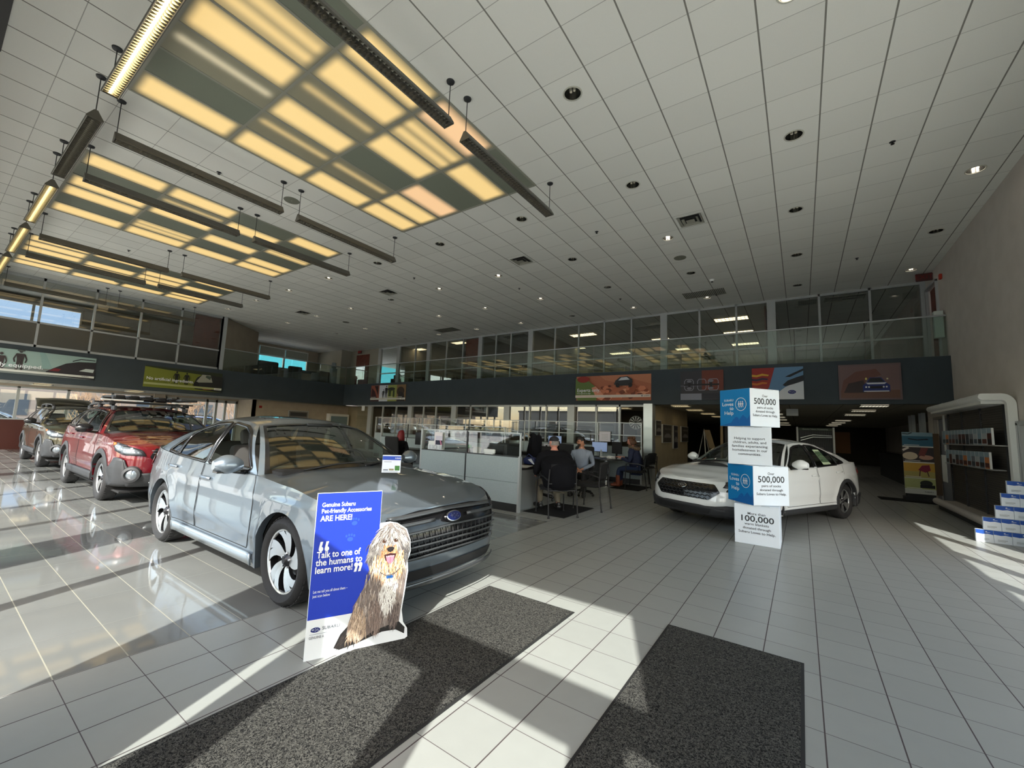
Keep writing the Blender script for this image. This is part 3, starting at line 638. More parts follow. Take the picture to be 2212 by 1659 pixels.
for x0, x1, y, lit, lab in ((-19.35,-18.1,16.8,1,'lit troffer in the far corner upper office'), (-15.4,-14.5,16.35,1,'lit troffer above the red door of the upper offices'), (-8.85,-7.6,17.45,1,'lit front troffer in the upper office over the rock banner'),
    (-10.3,-9.4,20.15,1,'lit back troffer at the edge of the middle upper office'), (-8.85,-7.7,22.45,1,'rearmost lit troffer in the middle upper office'), (-11.95,-10.7,16.35,0,'unlit troffer in the narrow upper office'), (-5.7,-4.6,17.35,0,'unlit troffer in the middle upper office'),
    (-5.75,-4.9,19.85,1,'lit troffer deeper in the middle upper office'), (-2.66,-1.47,17.4,1,'lit front troffer above the door left ajar'), (-2.66,-1.49,19.8,1,'lit second troffer above the door left ajar'), (-2.66,-1.49,22.4,1,'lit rear troffer above the door left ajar'),
    (.75,1.75,16.3,0,'unlit troffer in the end upper office'), (.05,.55,16.3,0,'small dark ceiling grille in the end upper office'), (-5.3,-4.6,22.55,1,'rearmost lit troffer left of the door left ajar')):
    troffer(x0, x1, y, 5.972, lit, lab, U)
G = 'hall lights under the balcony'; o7 = ['first', 'second', 'third', 'fourth', 'fifth', 'sixth', 'seventh']
for k, y in enumerate((14.5, 16.8, 19.3, 24.6, 27.5, 30.1, 33.0)): troffer(1.3, 1.92, y, 2.448, 1, 'lit hall light beside the dark wall, %s from the front' % o7[k], G, .5, True)
for k, y in enumerate((14.9, 16.8, 19.3, 22.0, 24.8, 29.5, 33.5)): troffer(-1.15, -.53, y, 2.448, 1, 'lit hall light in the middle row, %s from the front' % o7[k], G, .5, True)
for k, y in enumerate((14.6, 16.9, 19.6, 22.3)): troffer(-3.57, -2.97, y, 2.448, 1, 'lit hall light beside the picture wall, %s from the front' % o7[k], G, .5)
for k, x in enumerate((-17.2, -14.2, -11.2, -8.0, -6.0)): troffer(x-.6, x+.6, 15.9, 2.448, 1, 'lit office light behind the storefront, %s from the far end' % o7[k], 'office lights behind the storefront', .5)
for k, y in enumerate((2.6, 5.2)): troffer(-23.2, -22.4, y, 2.415, 1, 'lit light under the side gallery, %s' % ('nearer the windows' if k == 0 else 'nearer the doors'), 'lights under the side gallery', .5)
# ---------------- cars ----------------
def lerp(a, b, t): return a+(b-a)*t
_IT = {}
def interp(tab, x):
    k = id(tab)
    if k not in _IT: _IT[k] = (sorted(tab), tab)
    tab = _IT[k][0]
    if x <= tab[0][0]: return tab[0][1]
    for i in range(len(tab)-1):
        if x <= tab[i+1][0]:
            t = (x-tab[i][0])/(tab[i+1][0]-tab[i][0]); t = t*t*(3-2*t)*.5+t*.5; return lerp(tab[i][1], tab[i+1][1], t)
    return tab[-1][1]
def catmull(P, n):
    P = [Vector(p) for p in P]; Q = [P[0]*2-P[1]]+P+[P[-1]*2-P[-2]]; out = []
    for i in range(1, len(Q)-2):
        for k in range(n):
            t = k/n; a, b, c, d = Q[i-1:i+3]
            out.append(.5*((2*b)+(c-a)*t+(2*a-5*b+4*c-d)*t*t+(3*b-a-3*c+d)*t**3))
    return out+[P[-1]]
def sstep(a, b, x):
    t = max(0, min(1, (x-a)/(b-a))); return t*t*(3-2*t)
def carpaint(name, col, metal=.55, rough=.32, flake=None):
    return mat(name, col, rough, metal, .5, coat=1.0, coatr=.02)
M_TIRE = mat('tire_rubber', (.018,.018,.019), .75, bump=.3, nscale=60); M_RIM = mat('machined_alloy', (.72,.73,.74), .22, .9); M_RIMD = mat('dark_alloy', (.03,.03,.033), .3, .6)
M_CARG = glassmat('car_window_glass', (.50,.58,.53), 1.1); M_CARGD = glassmat('car_privacy_glass', (.10,.115,.11), 1.3); M_WSG = glassmat('windscreen_glass', (.62,.70,.64), 1.4)
M_TRIMB = mat('gloss_black_trim', (.008,.008,.009), .15); M_CLAD = mat('grey_plastic_cladding', srgb(46,47,49), .55, bump=.1, nscale=300); M_INT = mat('cabin_trim', srgb(38,38,38), .8); M_SEAT = mat('cabin_seat_cloth', srgb(62,60,58), .9)
M_CHROME = mat('chrome', (.85,.86,.87), .08, 1.0); M_HLG = mat('headlamp_lens', srgb(118,126,132), .06, .4, coat=1); M_LAMPD = mat('headlamp_inner', (.05,.05,.055), .2, .6); M_AMBER = mat('amber_marker', srgb(220,90,20), .2); M_TAIL = mat('tail_lamp_lens', srgb(110,8,12), .12, coat=1)
M_BADGE = mat('emblem_blue', srgb(10,24,80), .15, coat=1); M_UNDER = mat('underbody', (.012,.012,.012), .9)
class Car:
    def __init__(s, sp):
        s.sp = sp; P = catmull([(x, y, 0) for x, y in sp['plan']], 10); s.pl = []
        # resample by arclength, keep the corner detail
        d = [0]
        for i in range(1, len(P)): d.append(d[-1]+(P[i]-P[i-1]).length)
        N = 150; j = 0
        for k in range(N+1):
            t = d[-1]*k/N
            while j < len(d)-2 and d[j+1] < t: j += 1
            s.pl.append(P[j].lerp(P[j+1], (t-d[j])/(d[j+1]-d[j]+1e-9)))
        s.pl[0].y = 0; s.pl[-1].y = 0; s.N = N; s.xf = sp['plan'][0][0]; s.xr = sp['plan'][-1][0]
    def top(s, x): return interp(s.sp['top'], x)
    def bot(s, x, side=True):
        zb = interp(s.sp['bot'], x)
        for xw in (s.sp['wb']/2, -s.sp['wb']/2):
            dx = abs(x-xw); Ra = s.sp['Ra']
            if dx < Ra: zb = max(zb, s.sp['rw']+sqrt(Ra*Ra-dx*dx))
        return zb
    def TP(s, k, z):
        # k float index along plan
        i = max(0, min(s.N-1, int(k))); p = s.pl[i].lerp(s.pl[i+1], k-i); sp = s.sp
        x = p.x + interp(sp['nose'], z)*sstep(s.xf-1.0, s.xf-.05, p.x) + interp(sp['tail'], z)*sstep(-(s.xr+.9), -(s.xr+.05), -p.x)
        y = p.y*interp(sp['tum'], z)
        cr = sp.get('crease')
        if cr:
            w_ = sstep(s.xf-.15, s.xf-.7, p.x)*sstep(s.xr+.15, s.xr+.6, p.x)
            y += w_*sum(a*math.exp(-((z-zc(p.x) if callable(zc) else z-zc)/wd)**2) for zc, wd, a in cr)
        for xw in (sp['wb']/2, -sp['wb']/2):
            r = sqrt((p.x-xw)**2+(z-sp['rw'])**2); Ra = sp['Ra']
            if r < Ra+.14 and p.y > .6: y += sp.get('flare', .015)*(1-max(0, r-Ra)/.14)
        return Vector((x, y, z))
    def kside(s, x, z):
        a, b = 0.0, float(s.N)
        for _ in range(17):
            m = (a+b)/2
            if s.TP(m, z).x > x: a = m
            else: b = m
        return (a+b)/2
    def kfront(s, y, z):
        a, b = 0.0, s.N*.33
        for _ in range(17):
            m = (a+b)/2
            if s.TP(m, z).y < y: a = m
            else: b = m
        return (a+b)/2
    def krear(s, y, z):
        a, b = s.N*.67, float(s.N)
        for _ in range(17):
            m = (a+b)/2
            if s.TP(m, z).y > y: a = m
            else: b = m
        return (a+b)/2
    def onbody(s, mode, a, z, off, sgn=1):
        ya = abs(a)
        if mode == 'S': z = min(z, s.top(a)-.004)
        k = s.kside(a, z) if mode == 'S' else (s.kfront(ya, z) if mode == 'F' else s.krear(ya, z))
        p = s.TP(k, z); e = .4; q1 = s.TP(max(0, k-e), z); q2 = s.TP(min(s.N, k+e), z); q3 = s.TP(k, z+.01); q4 = s.TP(k, z-.01)
        n = (q2-q1).cross(q3-q4); 
        if n.length < 1e-9: n = Vector((1,0,0))
        n.normalize()
        if mode == 'S' and n.y < 0: n = -n
        if mode == 'F' and n.x < 0: n = -n
        if mode == 'R' and n.x > 0: n = -n
        p = p+n*off
        if mode == 'S': p.y *= sgn
        elif a < 0: p.y = -p.y
        return p
    def ongh(s, x, z, off, sgn=1):
        q, v = .5, .5
        for _ in range(7):
            a, b = 0.0, 1.0
            for _ in range(14):
                m = (a+b)/2
                if s.GH(m, v).x > x: a = m
                else: b = m
            q = (a+b)/2; z0 = s.GH(q, 0).z; z1 = s.GH(q, 1).z; v = max(-.1, min(1.1, (z-z0)/(z1-z0+1e-6)))
        p = s.GH(q, v)+Vector((0, off, off*.35)); p.y *= sgn; return p
    # greenhouse side, q 0..1 from the A corner to the C corner
    def GH(s, q, v):
        if not hasattr(s, 'ght'): s.ght = [s.GH0(i/160) for i in range(161)]
        f = max(0, min(159.9999, q*160)); i = int(f); f -= i; A, B = s.ght[i], s.ght[i+1]
        b = A[0].lerp(B[0], f); r = A[1].lerp(B[1], f); p = b.lerp(r, v); bu = sin(pi*max(0, min(1, v)))*s.sp['gh'].get('bulge', .03); p.y += bu; p.z += bu*.2; return p
    def GH0(s, q):
        g = s.sp['gh']; xb = lerp(g['xa'], g['xc'], q); k = s.kside(xb, s.top(xb)); b = s.TP(k, s.top(xb)); b.y -= .012
        xr_ = lerp(g['xat'], g['xct'], q); r = Vector((xr_, interp(g['ry'], xr_), interp(g['rz'], xr_)))
        return b, r
    def WS(s, t, v, rear=False):
        g = s.sp['gh']; q = 1 if rear else 0; a = s.GH(q, 0); b = s.GH(q, 1)
        bb = g['bowb'] if not rear else -g['rbowb']; bt = g['bowt'] if not rear else -g['rbowt']
        cb = s.sp['crown_a'] if not rear else s.sp['crown_c']
        A = Vector((a.x+bb*(1-t*t), a.y*t, a.z+cb*(1-t*t))); B = Vector((b.x+bt*(1-t*t), b.y*t, b.z+g['rcrown']*(1-abs(t)**2.4)*.75))
        p = A.lerp(B, v); return p + Vector(((.02 if not rear else -.02)*sin(pi*v), 0, g.get('wsb', .035)*sin(pi*v)))
    def patch(s, name, m, poly, mode, off=.004, step=.06, thick=.0, parent=None, sgn=1, fn=None, label=None, smooth=True):
        bm = bmesh.new(); vs = [bm.verts.new((p[0], p[1], 0)) for p in poly]; bm.faces.new(vs)
        xs = [p[0] for p in poly]; ys = [p[1] for p in poly]
        for ax, lo, hi in ((0, min(xs), max(xs)), (1, min(ys), max(ys))):
            n = int((hi-lo)/step)+1
            for i in range(1, n):
                c = lo+(hi-lo)*i/n; co = (c, 0, 0) if ax == 0 else (0, c, 0); no = (1, 0, 0) if ax == 0 else (0, 1, 0)
                bmesh.ops.bisect_plane(bm, geom=bm.verts[:]+bm.edges[:]+bm.faces[:], plane_co=co, plane_no=no, dist=1e-5)
        for v in bm.verts:
            if fn: q = fn(v.co.x, v.co.y, off, sgn)
            elif mode == 'G': q = s.ongh(v.co.x, v.co.y, off, sgn)
            else: q = s.onbody(mode, v.co.x, v.co.y, off, sgn)
            v.co = q
        me = bpy.data.meshes.new(name); bmesh.ops.recalc_face_normals(bm, faces=bm.faces)
        # outward check
        bm.normal_update(); c = Vector((0, 0, .6)); sc_ = sum(((f.calc_center_median()-c).dot(f.normal)) for f in bm.faces)
        if sc_ < 0: bmesh.ops.reverse_faces(bm, faces=bm.faces)
        bm.to_mesh(me); bm.free(); me.materials.append(m); o = bpy.data.objects.new(name, me); COL.objects.link(o); o.parent = parent
        if smooth: me.polygons.foreach_set('use_smooth', [True]*len(me.polygons)); me.set_sharp_from_angle(angle=radians(50))
        if thick: md = o.modifiers.new('solid', 'SOLIDIFY'); md.thickness = thick; md.offset = 1; md.use_even_offset = False
        if label: o['label'] = label
        return o
def inpoly(p, poly):
    c = False; n = len(poly)
    for i in range(n):
        a, b = poly[i], poly[i-1]
        if (a[1] > p[1]) != (b[1] > p[1]) and p[0] < (b[0]-a[0])*(p[1]-a[1])/(b[1]-a[1])+a[0]: c = not c
    return c
def offpoly(poly, d):
    # offset polygon outwards by d
    ar = sum(poly[i-1][0]*poly[i][1]-poly[i][0]*poly[i-1][1] for i in range(len(poly))); sg = 1 if ar > 0 else -1; out = []
    n = len(poly)
    for i in range(n):
        a, b, c = Vector(poly[i-1]), Vector(poly[i]), Vector(poly[(i+1) % n]); d1 = (b-a).normalized(); d2 = (c-b).normalized()
        n1 = Vector((d1.y, -d1.x))*sg; n2 = Vector((d2.y, -d2.x))*sg; m = (n1+n2); m = m/max(.35, m.length_squared)*2*.5*2 if False else (n1+n2).normalized()
        k = 1/max(.45, m.dot(n1)); out.append((b.x+m.x*d*k, b.y+m.y*d*k))
    return out
def densify(poly, step=.08):
    out = []
    n = len(poly)
    for i in range(n):
        a = Vector(poly[i]); b = Vector(poly[(i+1) % n]); k = max(1, int((b-a).length/step))
        for j in range(k): out.append(tuple(a.lerp(b, j/k)))
    return out
def roundpoly(poly, r=.03):
    out = []; n = len(poly)
    for i in range(n):
        a, b, c = Vector(poly[i-1]), Vector(poly[i]), Vector(poly[(i+1) % n]); ra = min(r, (a-b).length*.4); rc = min(r, (c-b).length*.4)
        p = b+(a-b).normalized()*ra; q = b+(c-b).normalized()*rc
        for t in (0, .33, .67, 1): out.append(tuple(p.lerp(b, t).lerp(b.lerp(q, t), t)))
    return out
def ribbon(car, name, m, poly, wd, mode, off, parent, sgn, thick=.006, fn=None, label=None):
    P = densify(poly, .07); O = offpoly(P, wd/2); I = offpoly(P, -wd/2); mb = MB()
    f = (lambda a, z: fn(a, z, off, sgn)) if fn else ((lambda a, z: car.ongh(a, z, off, sgn)) if mode == 'G' else (lambda a, z: car.onbody(mode, a, z, off, sgn)))
    A = [f(*p) for p in O]; B = [f(*p) for p in I]; n = len(A)
    c = Vector((0, 0, .6))
    mb.add(A+B, [(i, (i+1) % n, n+(i+1) % n, n+i) for i in range(n)])
    o = mb.build(name, m, parent, True)
    md = o.modifiers.new('solid', 'SOLIDIFY'); md.thickness = thick; md.offset = 0; md.use_even_offset = False
    if label: o['label'] = label
    return o
def wheel(parent, x, y, sgn, sp, style, R, yaw=0):
    w = .225; rr = sp.get('rim', .235)
    Mx = Matrix.Rotation(radians(90)*-1, 3, 'X')  # local z -> +y
    M = (Matrix.Rotation(yaw, 3, 'Z')) @ (Mx if sgn > 0 else Matrix.Rotation(radians(90), 3, 'X'))
    # outer face towards +z of the lathe frame
    mb = MB(); prof = [(rr+.006,-w/2+.02),(rr+.03,-w/2),(R-.03,-w/2+.006),(R-.008,-w/2+.03),(R,-w/2+.06),(R,w/2-.06),(R-.008,w/2-.03),(R-.03,w/2-.006),(rr+.05,w/2),(rr+.012,w/2-.012),(rr,w/2-.03)]
    mb.lathe(prof, 48, (0,0,0), M)
    # tread blocks
    for k in range(48):
        a = 2*pi*k/48
        for z0, z1 in ((-w/2+.035, -w/2+.075), (w/2-.075, w/2-.035)):
            pts = []
            for aa, zz, r_ in ((a-.045,z0,R-.002),(a+.045,z0,R-.002),(a+.045,z1,R-.001),(a-.045,z1,R-.001),(a-.04,z0,R+.004),(a+.04,z0,R+.004),(a+.04,z1,R+.005),(a-.04,z1,R+.005)): pts.append(M @ Vector((r_*cos(aa), r_*sin(aa), zz)))
            mb.add(pts, [(4,5,6,7),(0,1,5,4),(1,2,6,5),(2,3,7,6),(3,0,4,7)])
    grp = MB(); zf = w/2-.035
    grp.mat(1).lathe([(rr-.012,-w/2+.03),(rr-.02,zf-.05),(rr-.016,zf-.01)], 40, (0,0,0), M)
    grp.mat(0).lathe([(rr-.018,zf-.012),(rr-.012,zf),(rr+.004,zf+.006),(rr+.006,zf-.004)], 40, (0,0,0), M)
    grp.mat(1).lathe([(.0,zf-.085),(.10,zf-.08),(rr-.02,zf-.07)], 24, (0,0,0), M)
    n, tw, dbl, wi, wo = style
    for k in range(n):
        a0 = 2*pi*k/n
        for dsg in ((-1, 1) if dbl else (0,)):
            segs = 6; L_, R_, L2, R2 = [], [], [], []
            for i in range(segs+1):
                t = i/segs; r_ = lerp(.035, rr-.012, t); a = a0 + dsg*dbl*(.25+.75*t) + tw*t*t; wd = lerp(wi, wo, t)/2; z = zf-.03+.028*t**.7
                for lst, sgn2, dz in ((L_, -1, 0), (R_, 1, 0), (L2, -1, -.03), (R2, 1, -.03)):
                    ang = a + sgn2*wd/r_ if r_ > .06 else a+sgn2*wd/.06
                    lst.append(M @ Vector((r_*cos(ang), r_*sin(ang), z+dz)))
            grp.mat(0).grid([L_, R_]); grp.mat(1).grid([L2, L_]); grp.mat(1).grid([R_, R2])
    grp.mat(1).lathe([(.0,zf-.005),(.028,zf-.005),(.035,zf-.012),(.06,zf-.03)], 20, (0,0,0), M)
    for k in range(5):
        a = 2*pi*k/5+.3; p = M @ Vector((.055*cos(a), .055*sin(a), zf-.012)); q = M @ Vector((.055*cos(a), .055*sin(a), zf-.04)); grp.mat(0).cyl(q, p, .009, n=6)
    o = grp.build('wheel', [M_RIM, M_RIMD], parent, True, loc=(x, y, R), angle=30)
    mb.build('tire', M_TIRE, o, True)
    h = MB(); h.lathe([(.0,zf+.002),(.022,zf+.001),(.028,zf-.006)], 16, (0,0,0), M); h.build('hub_cap', M_RIMD, o, True)
    d = MB(); d.lathe([(.08,zf-.078),(.155,zf-.078),(.155,zf-.095)], 28, (0,0,0), M); d.build('brake_disc', M_RIM, o, True)
    return o
def make_car(sp, label, loc, rz):
    c = Car(sp); g = sp['gh']; paint = sp['paint']; t = thing('car', label, 'car', loc, rz, None); c.root = t
    # ---- tub ----
    NV = 18; body = MB()
    for sg in (1, -1):
        P = []
        for k in range(c.N+1):
            x = c.pl[k].x; zt = c.top(x); zb = min(c.bot(x), zt-.05); row = []
            p0 = c.TP(k, zb); row.append(Vector((p0.x, max(0, p0.y-.06), zb+.005)))
            for j in range(NV+1):
                v = j/NV; row.append(c.TP(k, lerp(zb, zt, v)))
            P.append([Vector((q.x, q.y*sg, q.z)) for q in row])
        if sg < 0: P = [list(reversed(r)) for r in P]
        body.grid(P)
    # ---- cowl-to-roof pillars and roof ----
    n1 = 16
    wins = sp['wins']; NQ, NVG = 110, 26
    for sg in (1, -1):
        V = [[c.GH(i/NQ, j/NVG) for j in range(NVG+1)] for i in range(NQ+1)]
        vs = [Vector((p.x, p.y*sg, p.z)) for r in V for p in r]; fs = []
        for i in range(NQ):
            for j in range(NVG):
                m_ = (V[i][j]+V[i+1][j+1])/2
                if any(inpoly((m_.x, m_.z), offpoly(w_, .004)) for w_ in wins): continue
                f = (i*(NVG+1)+j, (i+1)*(NVG+1)+j, (i+1)*(NVG+1)+j+1, i*(NVG+1)+j+1); fs.append(f if sg > 0 else tuple(reversed(f)))
        body.add(vs, fs)
    TW = .94
    for rear in (False, True):
        if rear and sp.get('hatch'): continue
        for t0, t1, v0, v1 in ((-1,-TW,0,1),(TW,1,0,1),(-TW,TW,0,.03),(-TW,TW,.96,1)):
            m_ = 14 if v1-v0 < .5 else 2; nn = 2 if v1-v0 < .5 else 14
            body.grid([[c.WS(lerp(t0,t1,i/m_), lerp(v0,v1,j/nn), rear) for j in range(nn+1)] for i in range(m_+1)])
    # roof
    P = []
    for i in range(25):
        q = i/24; b = c.GH(q, 1); row = []
        bow = g['bowt']*(1-q)**4 - g['rbowt']*q**4
        for j in range(17):
            tt = -1+j/8; row.append(Vector((b.x+bow*(1-tt*tt), b.y*tt, b.z+g['rcrown']*(1-abs(tt)**2.4)*lerp(.75, 1, sin(pi*q)))))
        P.append(row)
    body.grid(P)
    # deck
    if g['xc'] > c.xr+.3:
        P = []; k0 = c.kside(g['xc'], c.top(g['xc'])); NI = 12
        for i in range(NI+1):
            f = i/NI; k = lerp(k0, c.N, f); xx = c.pl[min(c.N, int(k))].x; z = c.top(xx); e = c.TP(k, z); row = []
            if i == 0: e = c.GH(1, 0)
            for j in range(17):
                tt = -1+j/8; row.append(Vector((e.x-g['rbowb']*(1-tt*tt)*(1-f)**2, e.y*tt, e.z+sp['crown_c']*(1-tt*tt)*(1-.6*f))))
            P.append(row)
        body.grid(P)
    elif not sp.get('hatch'): body.grid([[Vector((c.xr+.02,y,c.top(c.xr)-.02)) for y in (-.7,0,.7)], [Vector((g['xc'],y,c.top(g['xc']))) for y in (-.7,0,.7)]])
    body.build('body', paint, t, True, angle=38)
    # ---- hood ----
    P = []; k0 = c.kside(g['xa'], c.top(g['xa'])); NI = 26; hood = MB()
    for i in range(NI+1):
        f = i/NI; k = lerp(k0, 0, f); p = c.pl[int(k)].lerp(c.pl[min(c.N, int(k)+1)], k-int(k)); z = c.top(p.x); e = c.TP(k, z); row = []
        if i == 0: e = c.GH(0, 0)
        cr = lerp(sp['crown_a'], sp['crown_f'], min(1, f*1.15))
        for j in range(25):
            tt = -1+j/12; bow = g['bowb']*(1-f)**2.2*(1-tt*tt)
            hz = cr*(1-abs(tt)**2.2)
            rid = sp.get('ridge', .012)*math.exp(-((abs(tt)-.62)/.13)**2)*(1-f*.6)*min(1, 4*f)
            row.append(Vector((e.x+bow, e.y*tt, e.z+hz+rid)))
        P.append(row)
    c.hoodP = P; hood.grid(P); hood.build('hood', paint, t, True, angle=60)
    # ---- glass ----
    def wsf(a, z, off, sgn): 
        p = c.WS(a, z); return p + Vector((off*.6, 0, off))
    mb = MB(); P = [[c.WS(lerp(-TW,TW,i/16), lerp(.03,.96,j/12))+Vector((-.002,0,-.002)) for j in range(13)] for i in range(17)]; mb.grid(P); o = mb.build('windscreen', M_WSG, t, True)
    mb = MB()
    for a, b_, v0, v1 in ((-TW,TW,.0,.055),(-TW,TW,.93,.975),(-TW-.012,-TW+.03,0,.975),(TW-.03,TW+.012,0,.975)):
        nn = 16 if b_-a > .5 else 2; m_ = 2 if b_-a > .5 else 14; mb.grid([[c.WS(lerp(a,b_,i/nn), lerp(v0,v1,j/m_))+Vector((.003,0,.004)) for j in range(m_+1)] for i in range(nn+1)])
    mb.build('windscreen_trim', M_TRIMB, t, True)
    if not sp.get('hatch'):
        mb = MB(); mb.grid([[c.WS(lerp(-TW,TW,i/14), lerp(.03,.96,j/10), True) for j in range(11)] for i in range(15)]); mb.build('rear_window', M_CARGD if sp.get('wagon') else M_CARG, t, True)
    mb = MB()
    for a in (.12, -.55):
        p0 = c.WS(a-.1, .0)+Vector((.03,0,.015)); p1 = c.WS(a+.62 if a < 0 else a+.6, .07)+Vector((.012,0,.014)); mb.tube([p0, p0.lerp(p1,.5)+Vector((0,0,.012)), p1], .008, 6)
    mb.build('wiper', M_BLACK, t, True)
    for sg in (1, -1):
        for wi, w_ in enumerate(wins):
            if sp.get('open_window') and wi == 0 and sg < 0: 
                pass
            else: c.patch('side_window', M_CARGD if (wi > 0 and sp.get('privacy')) else M_CARG, roundpoly(w_, .03), 'G', -.003, .09, 0, t, sg)
            ribbon(c, 'window_trim', M_TRIMB, roundpoly(offpoly(w_, .012), .035), .032, 'G', .003, t, sg)
        for pl_ in sp.get('bpillars', []): c.patch('pillar_trim', M_TRIMB, pl_, 'G', .0035, .08, 0, t, sg)
        # seams, doors
        for di, dp in enumerate(sp['doors']):
            ribbon(c, 'door_gap', M_BLACK, dp, .007, 'S', .0034, t, sg, .0008)
            d = c.patch('door', paint, dp, 'S', .0022, .05, 0, t, sg)
            hx, hz = sp['handles'][di]; mb = MB(); q = c.onbody('S', hx, hz, .012, sg); n_ = c.onbody('S', hx, hz, .05, sg)-q; n_.normalize()
            mb.tube([q+Vector((.10,0,-.004)), q+Vector((.075,0,0))+n_*.022, q+n_*.03, q+Vector((-.075,0,.002))+n_*.022, q+Vector((-.10,0,0))], [.013,.014,.013,.014,.013], 8)
            mb.build('door_handle', paint, d, True)
        if 'fuel' in sp and sg < 0: ribbon(c, 'fuel_flap_gap', M_BLACK, sp['fuel'], .004, 'S', .0015, t, sg, .001)
        for nm, mm, poly, off, th in sp['side']: c.patch(nm, mm, poly, 'S', off, .05, th, t, sg)
        # wheel arch claddings
        for xw in (sp['wb']/2, -sp['wb']/2):
            if sp.get('clad'):
                wd = sp['clad']; Ra = sp['Ra']; mb = MB(); A = []
                a0 = math.asin(max(-1, (sp['clz']-sp['rw'])/Ra)); n = 28
                for i in range(n+1):
                    a = lerp(a0, pi-a0, i/n); row = []
                    for r_, of in ((Ra-.002,-.05),(Ra-.002,.012),(Ra+wd*.5,.02),(Ra+wd,.010),(Ra+wd,-.003)):
                        xx = xw+r_*cos(a); zz = min(sp['rw']+r_*sin(a), c.top(xx)-.02); row.append(c.onbody('S', xx, max(zz, sp['clz']), of, sg))
                    A.append(row)
                mb.grid(A); mb.build('wheel_arch_trim', sp['cladm'], t, True, angle=60)
            mb = MB(); A = []
            for i in range(21):
                a = lerp(-.35, pi+.35, i/20); xx = xw+(sp['Ra']+.005)*cos(a); zz = sp['rw']+(sp['Ra']+.005)*sin(a)
                A.append([Vector((xx, sg*.86, zz)), Vector((xx, sg*.52, zz))])
            mb.grid(A); mb.poly([r[1] for r in A]); mb.build('wheel_well', M_UNDER, t)
        # mirror
        mx, mz = sp['mirror']; mb = MB(); q = c.ongh(mx-.05, mz-.05, 0, sg)
        S = len(mb.v); rings = []
        for i in range(9):
            u_ = i/8; hx = .075*sin(pi*(.12+.76*u_))**.6; row = []
            yy = .06+.22*u_; hgt = (.075+.02*sin(pi*u_))*(sin(pi*(.1+.8*u_))**.45)
            for k in range(14):
                a = 2*pi*k/14; row.append(Vector((mx+.02-.02*u_+hx*cos(a)*(1.25 if cos(a) > 0 else .55), sg*(abs(q.y)+yy), mz+.035+hgt*sin(a)*(1 if sin(a) > 0 else .8))))
            rings.append(row+[row[0]])
        mb.grid(rings); mb.poly(rings[0][:-1]); mb.poly(rings[-1][:-1]); o = mb.build('mirror', sp.get('mirrorm', paint), t, True)
        mb = MB(); mb.tube([(mx-.01, q.y-sg*.02, mz-.04), (mx, sg*(abs(q.y)+.12), mz-.02)], [.022,.018], 8)
        mb.box(mx-.04, mx+.055, min(sg*(abs(q.y)+.075), sg*(abs(q.y)+.26)), max(sg*(abs(q.y)+.075), sg*(abs(q.y)+.26)), mz-.028, mz-.012); mb.build('mirror_base', M_TRIMB, o, True)
    # ---- front and rear fascia patches ----
    for nm, mm, poly, off, th, mode in sp['fascia']: 
        pl2 = roundpoly(poly, .02)
        c.patch(nm, mm, pl2, mode, off, .05, th, t)
        if sp.get('sym', True) and all(p[0] > .02 for p in poly): c.patch(nm, mm, [(-a, b) for a, b in pl2], mode, off, .05, th, t)
    for fn_ in sp.get('extra', []): fn_(c, t)
    # ---- wheels ----
    R = sp['R']
    for xw in (sp['wb']/2, -sp['wb']/2):
        for sg in (1, -1): wheel(t, xw, sg*(sp['W']-.125), sg, sp, sp['spokes'], R, sp.get('steer', 0) if xw > 0 else 0)
    # ---- cabin ----
    xa, xc = g['xa'], g['xc']; zb_ = c.top(0); mb = MB()
    W2 = sp['W']-.14
    mb.add([(xa+.1,-W2,.32),(xa+.1,W2,.32),(xc+.1,W2,.32),(xc+.1,-W2,.32),(xa+.1,-W2,zb_-.03),(xa+.1,W2,zb_-.03),(xc+.1,W2,zb_-.02),(xc+.1,-W2,zb_-.02)], [(0,1,2,3),(0,4,5,1),(1,5,6,2),(2,6,7,3),(3,7,4,0)])
    mb.build('cabin_lining', M_INT, t)
    mb = MB(); mb.rbox((xa-.02,0,zb_-.04),(.5,2*W2,.16),.05); mb.rbox((xa-.18,-.0,zb_+.02),(.06,.28,.17),.02); mb.build('dashboard', M_INT, t, True)
    mb = MB(); cy = .36; cx = xa-.38; mb.tube([(cx-.06*sin(2*pi*i/20)*1, cy+.185*cos(2*pi*i/20), zb_-.0+.17*sin(2*pi*i/20)) for i in range(20)], .015, 6, True); mb.cyl((cx,cy,zb_),(cx+.2,cy,zb_-.05),.03); mb.box(cx-.01,cx+.02,cy-.17,cy+.17,zb_-.03,zb_+.02); mb.build('steering_wheel', M_INT, t, True)
    def seat(x, y, w_):
        mb = MB(); mb.rbox((x,y,.52),(.52,w_,.18),.06); R_ = Matrix.Rotation(radians(-18), 3, 'Y'); mb.rbox((x-.30,y,.86),(.14,w_,.62),.06,R_)
        for yy in ((y,) if w_ < .7 else (y-.4, y+.4)): mb.rbox((x-.44,yy,1.24 if not sp.get('wagon') else 1.30),(.10,.27,.19),.05,R_); mb.cyl((x-.40,yy-.06,1.1),(x-.42,yy-.06,1.2),.006); mb.cyl((x-.40,yy+.06,1.1),(x-.42,yy+.06,1.2),.006)
        mb.build('seat', M_SEAT, t, True)
    seat(-.05,.37,.5); seat(-.05,-.37,.5); seat(-.95,0,1.25)
    mb = MB(); p = c.WS(0,.93); mb.rbox((p.x-.06,0,p.z-.06),(.03,.24,.065),.012); mb.cyl((p.x-.05,0,p.z-.04),(p.x-.02,0,p.z+.0),.012); mb.rbox((p.x-.05,0,p.z-.0),(.10,.30,.04),.012); mb.build('rear_view_mirror', M_BLACK, t, True)
